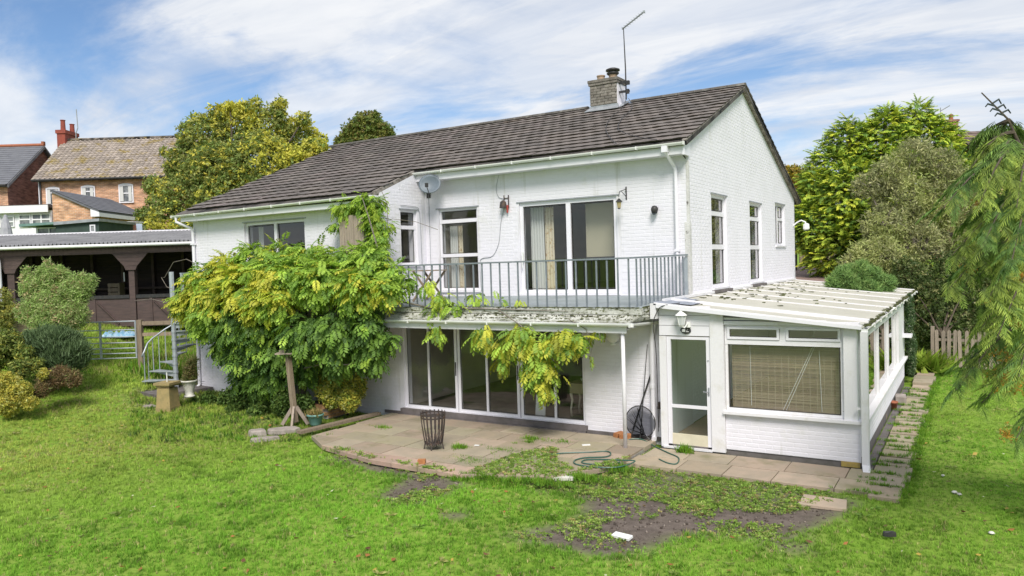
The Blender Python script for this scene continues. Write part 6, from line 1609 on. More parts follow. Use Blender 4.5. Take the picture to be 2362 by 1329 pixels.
a = lc(12, 496, 31.5); t = thing('closed_parasol', 'closed pale grey garden parasol beyond the barn roof', 'parasol', l2w((a[0], a[1], 3)))
bpart_(t, 'canopy', pm('grey_cloth', (.40, .40, .42), .9, col2=(.3, .3, .33), scale=5), lambda m: m.lathe([(0, .02), (.05, 0), (.12, -.25), (.20, -.55), (.24, -.85), (.15, -.9), (0, -.9)], a, 9)); bpart_(t, 'pole', 'lead', lambda m: m.tube([(a[0], a[1], 3), (a[0], a[1], a[2] - .8)], .03, 6))
Dw = 36.5
for (px, py, w, h, lab, c, nm) in ((259, 521, .28, .36, 'pale blue shirt on the washing line before the outhouse', (.42, .47, .66), 'shirt'), (286, 523, .34, .42, 'pale green towel on the washing line before the outhouse', (.55, .62, .55), 'towel'), (306, 525, .45, .32, 'row of dark red socks on the washing line before the outhouse', (.16, .06, .05), 'socks'), (323, 524, .30, .34, 'light blue sheet at the end of the washing line', (.50, .58, .72), 'sheet')):
    a = lc(px, py - 8, Dw); t = thing('washing_' + nm, lab, 'washing', l2w(a))
    def cl(m):
        n = 8 if nm != 'socks' else 4
        if nm == 'socks':
            for k in range(4): m.box(a[0] - w / 2 + k * .12, a[0] - w / 2 + k * .12 + .07, Dw, Dw + .015, a[2] - h, a[2])
        else: m.prism([(a[0] - w / 2, Dw, a[2]), (a[0] + w / 2, Dw, a[2] - .01), (a[0] + w / 2 - .02, Dw + .04, a[2] - h), (a[0] - w / 2 + .02, Dw + .04, a[2] - h)], (0, .012, 0))
    bpart_(t, 'cloth', pm('cloth_' + nm, c, .9), cl)
a, b2 = lc(240, 512, Dw), lc(345, 516, Dw); t = thing('washing_line', 'thin washing line stretched in front of the outhouse windows', 'washing line', l2w(a)); bpart_(t, 'line', 'plastic_white', lambda m: m.tube([(a[0], Dw, a[2] + .05), (b2[0], Dw, b2[2] + .05)], .012, 4))

# ------------------------------------------------------------------ open barn
Db = 26.0
t = thing('open_barn', 'open fronted dark brown timber barn with corrugated roof left of the house', 'barn', l2w((-14, Db, 1.7)))
b0, b1 = -21.5, -9.6
zl_, zr_ = lc(210, 571, Db)[2] + .05, 4.62
ze = lc(225, 567, Db)[2]; zg = 1.55; Dk = 29.2
zt_ = lc(225, 540, Dk)[2]
bpart_(t, 'beam', 'barn', lambda m: m.box(b0, b1, Db - .06, Db + .1, ze - .30, ze - .02))
def corrf(m):
    n = int((b1 - b0) / .0365); vs = []
    for (d, z) in ((Db - .30, ze + .04), (Dk + .3, zt_)):
        for i in range(n + 1): vs.append((b0 + (b1 - b0) * i / n, d, z + .075 * math.sin(i * math.pi / 2)))
    m.add(vs, [(i, i + 1, n + 2 + i, n + 1 + i) for i in range(n)])
bpart_(t, 'roof', 'corr', corrf, True, False)
bpart_(t, 'roof_edge', 'upvc', lambda m: m.box(b0, b1, Dk + .25, Dk + .4, zt_ - .02, zt_ + .10))
bpart_(t, 'gutter', 'gutter', lambda m: m.tube([(b0, Db - .37, ze - .02), (b1, Db - .37, ze - .02)], .055, 8), True)
us = [lc(27, 640, Db)[0], lc(305, 640, Db)[0], lc(305, 640, Db)[0] + 4.25]
for k, u in enumerate(us):
    w = .20 if k else .24
    bpart_(t, 'post', 'barn', lambda m: m.box(u - w / 2, u + w / 2, Db - .03, Db + .17, zg, ze - .301))
    for j in range(4):
        h0 = ze - .30 - .145 * (j + 1); wd0 = .60 - .13 * j; wd1 = wd0 - .13 if j < 3 else .15
        bpart_(t, 'bracket_board', 'barn', lambda m: m.prism([(u - wd0 - .02, Db - .08, h0 + .14), (u + wd0 + .02, Db - .08, h0 + .14), (u + wd1 + .02, Db - .08, h0), (u - wd1 - .02, Db - .08, h0)], (0, .04, 0)))
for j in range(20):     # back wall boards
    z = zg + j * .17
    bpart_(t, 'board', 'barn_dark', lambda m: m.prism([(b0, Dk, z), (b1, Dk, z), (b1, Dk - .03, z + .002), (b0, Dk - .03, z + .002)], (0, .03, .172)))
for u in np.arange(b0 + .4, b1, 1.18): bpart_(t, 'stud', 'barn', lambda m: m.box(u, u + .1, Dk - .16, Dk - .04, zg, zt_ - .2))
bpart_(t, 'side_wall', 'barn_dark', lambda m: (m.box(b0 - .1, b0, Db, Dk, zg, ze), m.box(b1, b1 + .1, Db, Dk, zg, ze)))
bpart_(t, 'ledge', 'barn', lambda m: m.box(b0 + 4, b1, Dk - .3, Dk - .05, zg + 1.3, zg + 1.38))
zd0, zd1 = 1.62, lc(305, 684, Db)[2]
for k in range(2):
    ua, ub = us[k] + (.12 if k else .14), us[k + 1] - .12
    bpart_(t, 'half_door', 'barn', lambda m: m.box(ua, ub, Db + .02, Db + .06, zd0, zd1 - .06))
    for j in range(int((ub - ua) / 1.1)):
        x = ua + .5 + j * 1.1
        bpart_(t, 'brace', 'barn', lambda m: (m.bar((x + .1, Db + .0, zd1 - .15), (x + .85, Db + .0, zd0 + .1), .03, .10, (0, 1, 0)), m.box(x - .05, x + .05, Db - .01, Db + .018, zd0, zd1 - .06)))
    bpart_(t, 'door_rail', 'dark', lambda m: m.box(ua, ub, Db - .02, Db + .09, zd1 - .058, zd1 + .06))
bpart_(t, 'downpipe', 'upvc', lambda m: m.tube([(us[0] - .25, Db - .37, ze - .1), (us[0] - .24, Db - .25, ze - .5), (us[0] - .24, Db - .2, zg)], .06, 8))
for (px, py, lab) in ((205, 577, 'pale strip light hanging inside the barn roof'), (286, 640, 'small pale rod standing inside the barn by the middle post')):
    a = lc(px, py, Db + 1.2); q = thing('strip_light', lab, 'fitting', l2w(a)); bpart_(q, 'tube', 'plastic_white', lambda m: m.box(a[0] - .015, a[0] + .02, a[1], a[1] + .03, a[2] - .15, a[2] + .18))
a = lc(262, 665, Db + 2); q = thing('wooden_crate', 'pale wooden crate stacked inside the barn left of the middle post', 'crate', l2w((a[0], a[1], zd1)))
for j in range(4): bpart_(q, 'slat', 'timber', lambda m: m.box(a[0] - .22, a[0] + .22, a[1], a[1] + .025, zd1 - .2 + j * .17, zd1 - .2 + j * .17 + .14))
bpart_(q, 'frame', 'timber', lambda m: [m.box(a[0] + s - .03, a[0] + s + .03, a[1] + .03, a[1] + .4, zd1 - .6, zd1 + .46) for s in (-.18, .18)])

# ------------------------------------------------------------------ field gate, rail fence, tarpaulin
Dq = 22.0
ga, gb = lc(150, 748, Dq), lc(311, 741, Dq); gz0 = lc(311, 826, Dq)[2]
t = thing('field_gate', 'galvanised metal field gate with horizontal bars near the barn', 'gate', l2w((gb[0], Dq, gz0)))
for k in range(7):
    f = [0, .13, .27, .42, .58, .77, 1.0][k]; z = gz0 + (gb[2] - gz0) * f
    bpart_(t, 'bar', 'galv', lambda m: m.tube([(ga[0], Dq, z), (gb[0], Dq, z)], .018 if k < 6 else .022, 6))
for u in (gb[0], lc(230, 790, Dq)[0], ga[0]): bpart_(t, 'upright', 'galv', lambda m: m.box(u - .022, u + .022, Dq - .03, Dq + .03, gz0 - .01, gb[2] + .01))
t = thing('rail_fence', 'short wooden post and rail fence right of the field gate', 'fence', l2w((gb[0] + .2, Dq, gz0)))
u2 = lc(322, 780, Dq)[0]
for u in (u2, u2 + 1.9): bpart_(t, 'post', 'timber', lambda m: m.box(u - .07, u + .07, Dq - .07, Dq + .07, gz0 - .3, lc(322, 738, Dq)[2]))
for (py, h) in ((746, .11), (772, .10)): z = lc(330, py, Dq)[2]; bpart_(t, 'rail', 'timber', lambda m: m.box(u2 + .071, u2 + 2.6, Dq - .03, Dq + .03, z - h / 2, z + h / 2))
a, b2 = lc(225, 772, 24.5), lc(300, 768, 24.5); t = thing('tarpaulin', 'crumpled light blue tarpaulin lying behind the field gate', 'tarpaulin', l2w(a))
vs = []; n = 14
for j in range(5):
    for i in range(n + 1): vs.append((a[0] + (b2[0] - a[0]) * i / n, a[1] + j * .22, a[2] - .12 + .24 * rnd.random() * (0 < j < 4)))
bpart_(t, 'sheet', pm('blue_sheet', (.18, .38, .55), .5, col2=(.5, .6, .68), scale=7), lambda m: m.add(vs, [(j * (n + 1) + i, j * (n + 1) + i + 1, (j + 1) * (n + 1) + i + 1, (j + 1) * (n + 1) + i) for j in range(4) for i in range(n)]), True, False)
a, b2 = lc(-60, 752, 23), lc(85, 752, 23); t = thing('sleeper_wall', 'low timber sleeper edging in front of the barn at far left', 'retaining wall', l2w(a))
for k in range(2): bpart_(t, 'sleeper', 'timber', lambda m: m.box(a[0], b2[0], 23.0, 23.2, a[2] - .25 + k * .18, a[2] - .08 + k * .18))
# right hand neighbours
Dn = 46.0
a, b2 = lc(2192, 306, Dn), lc(2420, 300, Dn)
t = thing('tiled_house', 'distant brown tiled house roof behind the conifers at right', 'house', l2w((a[0] + 3, Dn, 3)))
bpart_(t, 'wall', 'ob', lambda m: m.box(a[0] + .3, b2[0] - .3, Dn - 3.6, Dn + 3.6, 2.5, a[2] - 2.6))
rf = bpart_(t, 'roof', M['pan'], lambda m: m.prism([(a[0], Dn - 4, a[2] - 2.75), (a[0], Dn, a[2] - .05), (a[0], Dn + 4, a[2] - 2.75), (a[0], Dn + 4, a[2] - 2.9), (a[0], Dn, a[2] - .2), (a[0], Dn - 4, a[2] - 2.9)], (b2[0] - a[0], 0, 0)))
roof_plane(rf, a[0], b2[0], Dn - 4.05, a[2] - 2.7, Dn, a[2], pm('brown_plain_tile', (.15, .11, .095), .85, attr=True), tw=.33, tg=.33, roll=.0)
c = lc(2188, 305, Dn); ch_ = bpart_(t, 'chimney', 'rb', lambda m: (m.box(c[0] - .28, c[0] + .28, Dn - .3, Dn + .3, c[2] - 1.2, c[2] + .55), m.box(c[0] - .33, c[0] + .33, Dn - .35, Dn + .35, c[2] + .55, c[2] + .68)))
bpart_(ch_, 'chimney_pot', 'terracotta', lambda m: m.lathe([(.13, 0), (.11, .3), (.14, .33), (.1, .35)], (c[0], Dn, c[2] + .68), 10))
q = thing('tv_aerial', 'far television aerial standing above the conifer tops by the distant chimney', 'aerial', l2w(c)); a2, b3 = lc(2163, 262, Dn), lc(2184, 246, Dn)
bpart_(q, 'mast', 'lead', lambda m: (m.tube([(c[0] - .2, Dn, c[2]), (a2[0], Dn, a2[2] - .3), (a2[0], Dn, a2[2] + .3)], .025, 5), m.tube([(a2[0], Dn, a2[2] + .1), (b3[0], Dn, b3[2])], .03, 4)))
t = thing('board_fence', 'brown closed board fence at the top of the drive', 'fence', l2w(lc(1875, 615, 37))); a, b2 = lc(1846, 616, 37), lc(1925, 616, 37)
for k in range(14):
    w = (b2[0] - a[0]) / 14; bpart_(t, 'board', 'timber', lambda m: m.box(a[0] + k * w + .008, a[0] + (k + 1) * w - .008, 37 + .02 * (k % 2), 37.02 + .02 * (k % 2), a[2] - .1, a[2] + 1.5 + .02 * rnd.random()))
for k in range(3): bpart_(t, 'post', 'timber', lambda m: m.box(a[0] + k * .85 - .05, a[0] + k * .85 + .05, 36.9, 36.99, a[2] - .1, a[2] + 1.55))
# picket fence at the end of the path
pa = np.array([3.98, 9.7]); t = thing('picket_fence', 'weathered picket fence and gate at the end of the garden path', 'fence', (4.0, 9.7, .05))
zb1 = .06
mbp = MB(); mbp.box(-.045, .045, -.011, .011, 0, 1.02); mbp.add([(-.045, -.011, 1.0201), (.045, -.011, 1.0201), (0, -.011, 1.07), (-.045, .011, 1.0201), (.045, .011, 1.0201), (0, .011, 1.07)], [(0, 1, 2), (5, 4, 3), (0, 2, 5, 3), (1, 4, 5, 2)])
mp_ = mbp.mesh('picket', M['timber_grey'])
for k in range(26): inst('picket', mp_, t, (4.06 + k * .145, 9.70 - k * .02, zb1 + rnd.uniform(-.02, .02)), Matrix.Rotation(rnd.uniform(-.03, .03), 3, 'Y'))
for k in range(3): x = 3.95 + k * 1.75; tpart(t, 'post', 'timber_grey', lambda m: m.box(x - .05, x + .05, 9.72 - k * .24, 9.82 - k * .24, 0, 1.22))
for z in (.22, .78): tpart(t, 'rail', 'timber_grey', lambda m: m.bar((3.98, 9.735, zb1 + z), (7.9, 9.19, zb1 + z), .035, .075))
# ------------------------------------------------------------------ planting
CL = [tmpl_cluster(6, 1, .5, .8, np.random.default_rng(200 + k), .1) for k in range(4)]
CLN = [tmpl_cluster(7, 1, .26, .8, np.random.default_rng(210 + k), .35) for k in range(4)]
NEED = [tmpl_tuft(16, 220 + k) for k in range(3)]
def up_frames(nrm, mixup=.5, jit=.35):
    v = nrm * (1 - mixup) + np.array([[0, 0, 1.0]]) * mixup + rng.normal(size=nrm.shape) * jit
    return frames(v)
def crown(name, t, blobs, n, size, cols, wts, tm_=None, shell=.55, mixup=.3, jit=.5, mat='leaf', patchy=None, zmin=None, kind=None):
    tm_ = tm_ or CL
    P, Nn = crown_points(blobs, n, shell, zmin=zmin)
    c = palette(n, cols, wts)
    if patchy is not None:       # a second palette in soft patches
        pc, scale, th, sd = patchy
        w = vnoise(P[:, 0] + P[:, 2] * .7, P[:, 1] + P[:, 2], scale, sd) + .22 * rng.normal(size=n) + (patchy[4](P) if len(patchy) > 4 else 0) if False else vnoise(P[:, 0] + P[:, 2] * .7, P[:, 1] + P[:, 2], scale, sd) + .2 * rng.normal(size=n)
        c = np.where((w > th)[:, None], palette(n, pc, np.ones(len(pc))), c)
    Rm_ = up_frames(Nn, mixup, jit); sz = size * rng.uniform(.65, 1.35, n); arr = []
    k = len(tm_)
    for j in range(k):
        s = slice(j, None, k); arr.append(scatter_arrays(*tm_[j][:2], tm_[j][2], P[s], Rm_[s], sz[s], c[s]))
    o = foliage_obj(name, arr, M[mat], t)
    if kind: o['kind'] = kind
    return P, Nn
def plant(name, label, cat, base, blobs, n, size, cols, wts, trunk=None, bark='bark', leafname='crown', group=None, **kw):
    t = thing(name, label, cat, base, group)
    crown(leafname, t, blobs, n, size, cols, wts, **kw)
    if trunk:
        mb = MB(); b = np.array(base, float); tops = [b_[0] for b_ in blobs]
        ctr = np.mean(tops, axis=0); fork = b + (ctr - b) * .45
        mb.tube([tuple(b + np.array([0, 0, -.3])), tuple(b + (fork - b) * .5 + np.array([.05, .03, 0])), tuple(fork)], [trunk, trunk * .85, trunk * .7], 10); mb.build('trunk', M[bark], t)
        mb = MB(); limbs(mb, fork, tops, trunk * .5); mb.build('limbs', M[bark], t)
    return t
def base_of(px, py, d, z=None):
    p = pt(px, py, d); return (p[0], p[1], float(hgt(p[0], p[1])) if z is None else z)
GRN, OLV, YEL, GLD = (.085, .125, .025), (.14, .15, .035), (.34, .27, .03), (.42, .26, .04)
# broad tree with turning leaves
B1 = [pblob(*a) for a in ((470, 320, 62, 38), (545, 290, 58, 38, 1), (620, 300, 62, 38.5), (690, 320, 50, 38, 1), (600, 385, 90, 37), (500, 400, 80, 37), (425, 380, 45, 38), (420, 455, 60, 37), (690, 390, 60, 37), (520, 480, 80, 36.5), (395, 510, 55, 36.5), (620, 460, 80, 36.5), (440, 550, 60, 36), (720, 355, 40, 37.5), (560, 255, 22, 38), (640, 262, 20, 38), (360, 470, 25, 37), (740, 340, 18, 37))]
B1 = [(c_, tuple(.87 * v for v in s_)) for c_, s_ in B1] + [pblob(*a) for a in ((430, 330, 20, 38), (400, 390, 18, 38), (352, 430, 20, 37.5), (500, 262, 18, 38), (590, 240, 14, 38), (645, 240, 16, 38), (700, 275, 16, 38), (742, 325, 12, 38), (335, 500, 18, 37), (355, 560, 20, 36.5), (530, 245, 10, 38), (470, 285, 14, 38), (380, 350, 9, 38))]
plant('turning_tree', 'broad tree with green and golden autumn leaves behind the house roof', 'tree', base_of(560, 600, 37.5), B1, 15000, .165, [(.12, .17, .045), (.21, .22, .065), (.15, .19, .055), (.40, .33, .06)], [3, 3, 3, 1], trunk=.3, shell=.6, patchy=([(.46, .37, .06), (.50, .36, .06), (.38, .35, .06)], 1.7, .46, 51))
B2 = [pblob(*a) for a in ((845, 300, 38, 46), (815, 318, 30, 46), (880, 315, 30, 46), (850, 345, 45, 46), (862, 272, 14, 46), (800, 345, 30, 46))]
plant('round_tree', 'small dark green round tree top showing above the roof ridge', 'tree', base_of(850, 600, 46), B2, 3800, .17, [GRN, OLV, (.16, .13, .04)], [4, 3, 1.5], trunk=.22)
B3 = [pblob(*a) for a in ((1830, 425, 38, 33), (1815, 470, 36, 33), (1852, 480, 36, 33), (1806, 398, 14, 33))]
plant('golden_tree', 'narrow orange gold tree close behind the gable end', 'tree', base_of(1830, 640, 33, 2.6), B3, 3600, .13, [YEL, OLV, (.30, .20, .05)], [3, 3, 2], trunk=.15)
# golden conifer: layers of drooping sprays
SPR = [tmpl_spray(8, 1.0, .30, .085, 300 + k, (2.1, 2.0, 1.3), (.5, .6, .6), side=.48) for k in range(4)]
def spray_crown(t, name, blobs, n, size, cols, wts, tm_, out=.9, down=.15, mat='needle', shell=.4, up=.0, parts=0, partname='spray'):
    P, Nn = crown_points(blobs, n, shell); c = palette(n, cols, wts)
    d = Nn * np.array([out, out, out * .35]) + rng.normal(size=(n, 3)) * .35 + np.array([[0, 0, -down]])
    Rm_ = frames_dir(d, rng.normal(size=(n, 3)) * .25); sz = size * rng.uniform(.7, 1.3, n)
    return spray_place(t, name, P, Rm_, sz, c, tm_, mat, parts, partname)
def spray_place(t, name, P, Rm_, sz, c, tm_, mat, parts=0, partname='spray'):
    n = len(P); k = len(tm_); far = np.ones(n, bool)
    if parts:
        vis = np.array([abs((Vector(tuple(p)) - Vector(tuple(CAM))).dot(Vector(tuple(Rv))) / max((Vector(tuple(p)) - Vector(tuple(CAM))).dot(Vector(tuple(Fv))), .1)) < .69 for p in P])
        dd = np.linalg.norm(P - CAM, axis=1) + np.where(vis, 0, 100); idx = np.argsort(dd)[:parts]; far[idx] = False
        nv = 12; shared = []
        for j in range(nv):
            q = tm_[j % k]; col = c[idx[j * max(1, len(idx) // nv) % len(idx)]]
            shared.append(tri_mesh(partname, q[0], q[1], q[2] * col[None], M[mat]))
        cc = np.array([c[idx[j * max(1, len(idx) // nv) % len(idx)]] for j in range(nv)])
        for i in idx:
            j = int(np.argmin(((cc - c[i]) ** 2).sum(1) + rng.random(nv) * .004))
            inst(partname, shared[j], t, P[i], Matrix(Rm_[i].tolist()), (sz[i],) * 3)
    arr = []
    I = np.nonzero(far)[0]
    for j in range(k):
        s = I[j::k]
        if len(s): arr.append(scatter_arrays(*tm_[j][:2], tm_[j][2], P[s], Rm_[s], sz[s], c[s]))
    o = foliage_obj(name, arr, M[mat], t); o['kind'] = 'stuff'
B4 = [pblob(*a) for a in ((2042, 262, 16, 30), (2045, 300, 40, 30), (2040, 350, 70, 30), (1955, 290, 18, 30), (1955, 330, 42, 30), (1930, 400, 65, 30), (2110, 275, 34, 30), (2135, 320, 55, 30), (2175, 330, 36, 30), (1890, 430, 38, 29.5), (1960, 470, 90, 29), (2060, 430, 90, 29.5), (1885, 520, 55, 29), (1945, 570, 80, 28.5), (1872, 560, 26, 29), (2040, 540, 90, 29), (2170, 390, 50, 29.5), (1848, 520, 20, 29))]
t = thing('golden_conifer', 'large lime gold conifer with layered drooping sprays right of the gable', 'conifer', base_of(2010, 650, 30, 2.5))
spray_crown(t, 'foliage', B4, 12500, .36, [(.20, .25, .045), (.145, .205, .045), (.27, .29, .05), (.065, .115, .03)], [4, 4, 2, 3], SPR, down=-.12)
mb = MB(); limbs(mb, base_of(2010, 650, 30, 2.2), [pt(2042, 250, 30), pt(1955, 280, 30), pt(2110, 260, 30)], .28); mb.build('trunk', M['bark'], t)
mb = MB(); limbs(mb, base_of(2010, 560, 30, 3.5), [b[0] for b in B4], .1); mb.build('limbs', M['bark'], t)
# grey green tree
B5 = [pblob(*a) for a in ((2050, 400, 38, 25), (2110, 360, 41, 25), (2170, 385, 41, 25), (2000, 430, 30, 25), (2080, 460, 60, 25), (2160, 470, 55, 25), (2215, 430, 38, 25), (2040, 520, 47, 24.5), (2120, 560, 51, 24.5), (2195, 540, 47, 25), (2035, 590, 43, 24), (1995, 590, 34, 24), (1965, 610, 24, 24), (2085, 620, 34, 24), (2235, 500, 34, 25))]
t = plant('grey_green_tree', 'twiggy grey green tree with small pale leaves before the golden conifer', 'tree', base_of(2100, 680, 25, 1.2), B5, 6200, .13, [(.20, .21, .11), (.12, .13, .06), (.26, .26, .14), (.32, .31, .17)], [3, 2.5, 3, 1.6], trunk=.16, bark='bark_grey', shell=.42, mixup=.1, jit=.9, tm_=CLN, patchy=([(.32, .33, .15), (.25, .28, .11)], .9, .55, 57))
for k in range(60):
    b = rnd.choice(B5); c = Vector(tuple(b[0])); d = Vector((rnd.gauss(0, 1), rnd.gauss(0, 1), rnd.gauss(0, .7))).normalized(); r = b[1][0]
    mb = MB(); mb.tube([c, c + d * r * .6 + Vector((0, 0, .1)), c + d * r * 1.08 + Vector((0, 0, -.05))], [.03, .02, .008], 4); mb.build('twig', M['bark_grey'], t)
# shrubs behind the conservatory
B6 = [pblob(*a) for a in ((1950, 645, 26, 21), (1985, 630, 22, 21), (2012, 640, 20, 21), (2040, 655, 18, 21), (1925, 655, 15, 21), (1965, 628, 14, 21), (1985, 680, 42, 21))]
plant('feathery_shrub', 'soft feathery round green shrub above the conservatory roof end', 'shrub', base_of(1990, 700, 21, 1.4), B6, 2600, .13, [(.16, .26, .09), (.12, .21, .075), (.21, .3, .11)], [3, 3, 1], tm_=NEED, mat='needle', mixup=.45, jit=.3, shell=.5, leafname='foliage')
B7 = [pblob(*a) for a in ((2090, 640, 45, 23.5), (2140, 690, 50, 23.6), (2190, 640, 55, 23.8), (2130, 740, 42, 23.4), (2185, 750, 50, 23.6), (2240, 700, 60, 24), (2250, 620, 60, 24), (2300, 740, 60, 24), (2160, 800, 34, 23.4), (2220, 800, 40, 23.6), (2075, 690, 25, 23.4))]
plant('dark_laurel', 'dark leafy evergreen shrubs massed beyond the picket fence', 'shrub', base_of(2170, 830, 22, .1), B7, 6500, .085, [(.045, .07, .022), (.07, .10, .03), (.13, .15, .06), (.22, .21, .10)], [4, 4, 2, 1], shell=.8, jit=.8, trunk=.08, leafname='foliage')
B8 = [pblob(*a) for a in ((2240, 420, 60, 33), (2330, 430, 70, 33), (2400, 520, 80, 33), (2280, 520, 70, 33), (2230, 600, 60, 32), (2330, 640, 80, 31), (2420, 680, 80, 30))]
plant('hedge', 'tall mixed hedge behind the cedar at the right edge', 'hedge', base_of(2320, 720, 32, .6), B8, 6500, .12, [(.09, .12, .035), (.13, .14, .05), (.06, .09, .025)], [3, 3, 3], trunk=.1, shell=.7, leafname='foliage')
iv = [((3.52, 7.0 + .2 * k, z), (.10, .25, .28)) for k, z in ((0, 2.0), (0, 1.5), (1, 1.1), (1, .7), (2, .35), (3, 1.0), (4, .5), (3, 1.7), (5, .9))]
plant('ivy', 'variegated ivy climbing the far corner of the conservatory', 'ivy', (3.55, 7.2, 0), iv, 2600, .042, [(.04, .075, .03), (.06, .10, .04), (.25, .27, .2)], [4, 3, 1], leafname='foliage')
cp = [(rnd.gauss(3.82, .12), rnd.gauss(9.15, .25), .05) for _ in range(46)]
t = thing('strap_leaf_clump', 'arching strap leaved clump at the end of the garden path', 'plant', (4.0, 8.6, .05))
tv, tt, tc_ = tmpl_tuft(16, 77); tv = tv * np.array([1.6, 1.6, 1])
foliage_obj('foliage', [scatter_arrays(tv, tt, tc_, np.array(cp) + np.array([[-.15, 0, 0]]), frames(np.tile([[0, 0, 1.]], (46, 1))), rng.uniform(.35, .65, 46), palette(46, [(.14, .22, .03), (.2, .25, .05)], [1, 1]))], M['grass'], t)
# left hand border
B9 = [pblob(*a) for a in ((130, 700, 49, 21), (85, 665, 32, 21), (175, 670, 33, 21), (125, 635, 24, 21), (62, 640, 12, 21), (205, 655, 13, 21), (95, 625, 9, 21), (150, 630, 10, 21), (190, 640, 8, 21), (62, 625, 7, 21), (110, 605, 5, 21), (214, 640, 6, 21), (120, 745, 44, 20.7), (170, 725, 32, 20.7), (75, 720, 30, 20.7), (108, 612, 7, 21))]
plant('flowering_shrub', 'bushy light green shrub with pinkish tips in front of the barn', 'shrub', base_of(125, 800, 21), B9, 5200, .095, [(.19, .27, .08), (.24, .32, .12), (.30, .32, .16), (.38, .28, .18)], [4, 4, 2.5, 1], tm_=CLN, shell=.6, jit=.5, trunk=.07, leafname='foliage')
B10 = [pblob(*a) for a in ((90, 808, 40, 19.5), (140, 806, 42, 19.5), (115, 790, 32, 19.7), (170, 822, 28, 19.3), (65, 820, 30, 19.6), (140, 840, 35, 19.2))]
plant('rosemary_bush', 'dense blue green rosemary like bush beside the field gate', 'shrub', base_of(120, 860, 19.5), B10, 3600, .17, [(.085, .13, .065), (.065, .105, .05), (.11, .16, .085)], [3, 3, 1.5], tm_=NEED, mat='needle', mixup=.7, jit=.18, shell=.45, leafname='foliage')
B11 = [pblob(*a) for a in ((10, 890, 32, 17.6), (45, 905, 25, 17.4), (20, 935, 24, 17.2), (70, 930, 16, 17.3), (-30, 900, 40, 17.5), (100, 862, 11, 17.8))]
plant('yellow_shrub', 'low bright yellow leaved shrub at the left edge of the lawn', 'shrub', base_of(20, 950, 17.4), B11, 4200, .045, [(.36, .31, .06), (.28, .27, .05), (.14, .16, .03), (.42, .38, .14)], [4, 3, 2, 1], leafname='foliage', shell=.6)
B12 = [pblob(*a) for a in ((140, 868, 20, 18.3), (168, 874, 15, 18.3), (112, 882, 18, 18.1), (95, 900, 14, 17.8))]
plant('brown_shrub', 'rusty brown dying shrub in front of the rosemary bush', 'shrub', base_of(135, 895, 18.2), B12, 2400, .075, [(.16, .10, .055), (.13, .095, .055), (.2, .15, .075), (.13, .16, .05)], [4, 3, 2, 1.5], tm_=CLN, leafname='foliage', jit=.8)
B13 = [pblob(*a) for a in ((20, 790, 28, 18.9), (50, 850, 22, 18.4), (55, 815, 18, 18.6), (85, 840, 13, 18.5), (-25, 820, 42, 18.8))]
plant('mixed_shrub', 'mixed green leafy shrub between the yellow and blue green bushes', 'shrub', base_of(40, 880, 18.6), B13, 2800, .07, [(.12, .17, .04), (.17, .19, .05), (.25, .24, .05), (.08, .11, .03)], [3, 3, 1.5, 2], leafname='foliage', jit=.7)
B14 = [pblob(*a) for a in ((2, 690, 24, 22.4), (-15, 720, 30, 22.4), (30, 715, 14, 22.2), (10, 740, 20, 22.2))]
plant('edge_shrub', 'thin yellowing shrub by the barn downpipe at the left edge', 'shrub', base_of(5, 760, 22.4), B14, 900, .07, [(.16, .18, .05), (.24, .22, .05)], [2, 1], leafname='foliage', jit=.8)
# variegated shrub in the planter and the bed below the creeper
def yblob(px, py, r, y, sy=.8):
    c = on_y(px, py, y); d = float((c - CAM) @ Fv); k = r * d / FPX; return (c, (k, k * sy, k))
B15 = [yblob(*a) for a in ((790, 880, 42, -2.5), (752, 898, 28, -2.6), (822, 895, 26, -2.4), (775, 845, 26, -2.5), (745, 862, 20, -2.6), (805, 925, 24, -2.75), (765, 920, 22, -2.8))]
plant('variegated_shrub', 'yellow variegated shrub growing in the brick planter', 'shrub', (-8.2, -2.3, .2), B15, 4200, .05, [(.36, .33, .06), (.26, .28, .05), (.10, .15, .03), (.42, .40, .16)], [4, 3, 2.5, 1], leafname='foliage', shell=.6)
B16 = [yblob(*a) for a in ((560, 925, 30, -2.6), (610, 935, 32, -2.7), (655, 930, 28, -2.9), (525, 925, 22, -2.5), (700, 935, 22, -3.0), (590, 960, 22, -3.0), (480, 925, 18, -2.6), (540, 955, 18, -2.9), (455, 935, 14, -2.7))]
plant('bed_plants', 'low dark green leafy plants in the bed below the creeper', 'plants', (-10, -2.8, 0), B16, 3000, .085, [(.05, .09, .02), (.08, .13, .03), (.12, .17, .04)], [3, 3, 1.5], leafname='foliage', jit=.7)

# ------------------------------------------------------------------ wisteria over the balcony
PN = [tmpl_pinnate(5 + k % 3, 1.0, .36, .145, .35 + .1 * (k % 3), 400 + k) for k in range(5)]
W = thing('wisteria', 'huge green and yellow wisteria smothering the left half of the balcony', 'climber', (-9.6, -2.9, 0))
top_ = [yblob(*a) for a in ((470, 660, 45, -2.9), (520, 632, 45, -2.6), (585, 605, 42, -2.5), (650, 598, 42, -2.5), (715, 600, 42, -2.5), (780, 612, 42, -2.6), (850, 615, 42, -2.6), (905, 632, 26, -2.6), (938, 640, 12, -2.6), (560, 660, 55, -3.1), (640, 650, 55, -3.2), (730, 650, 52, -3.2), (820, 665, 48, -3.1), (885, 665, 30, -3.0), (440, 700, 38, -2.9), (500, 705, 48, -3.2), (420, 690, 20, -2.8), (600, 700, 45, -3.4), (470, 740, 32, -3.2), (640, 695, 35, -3.5))]
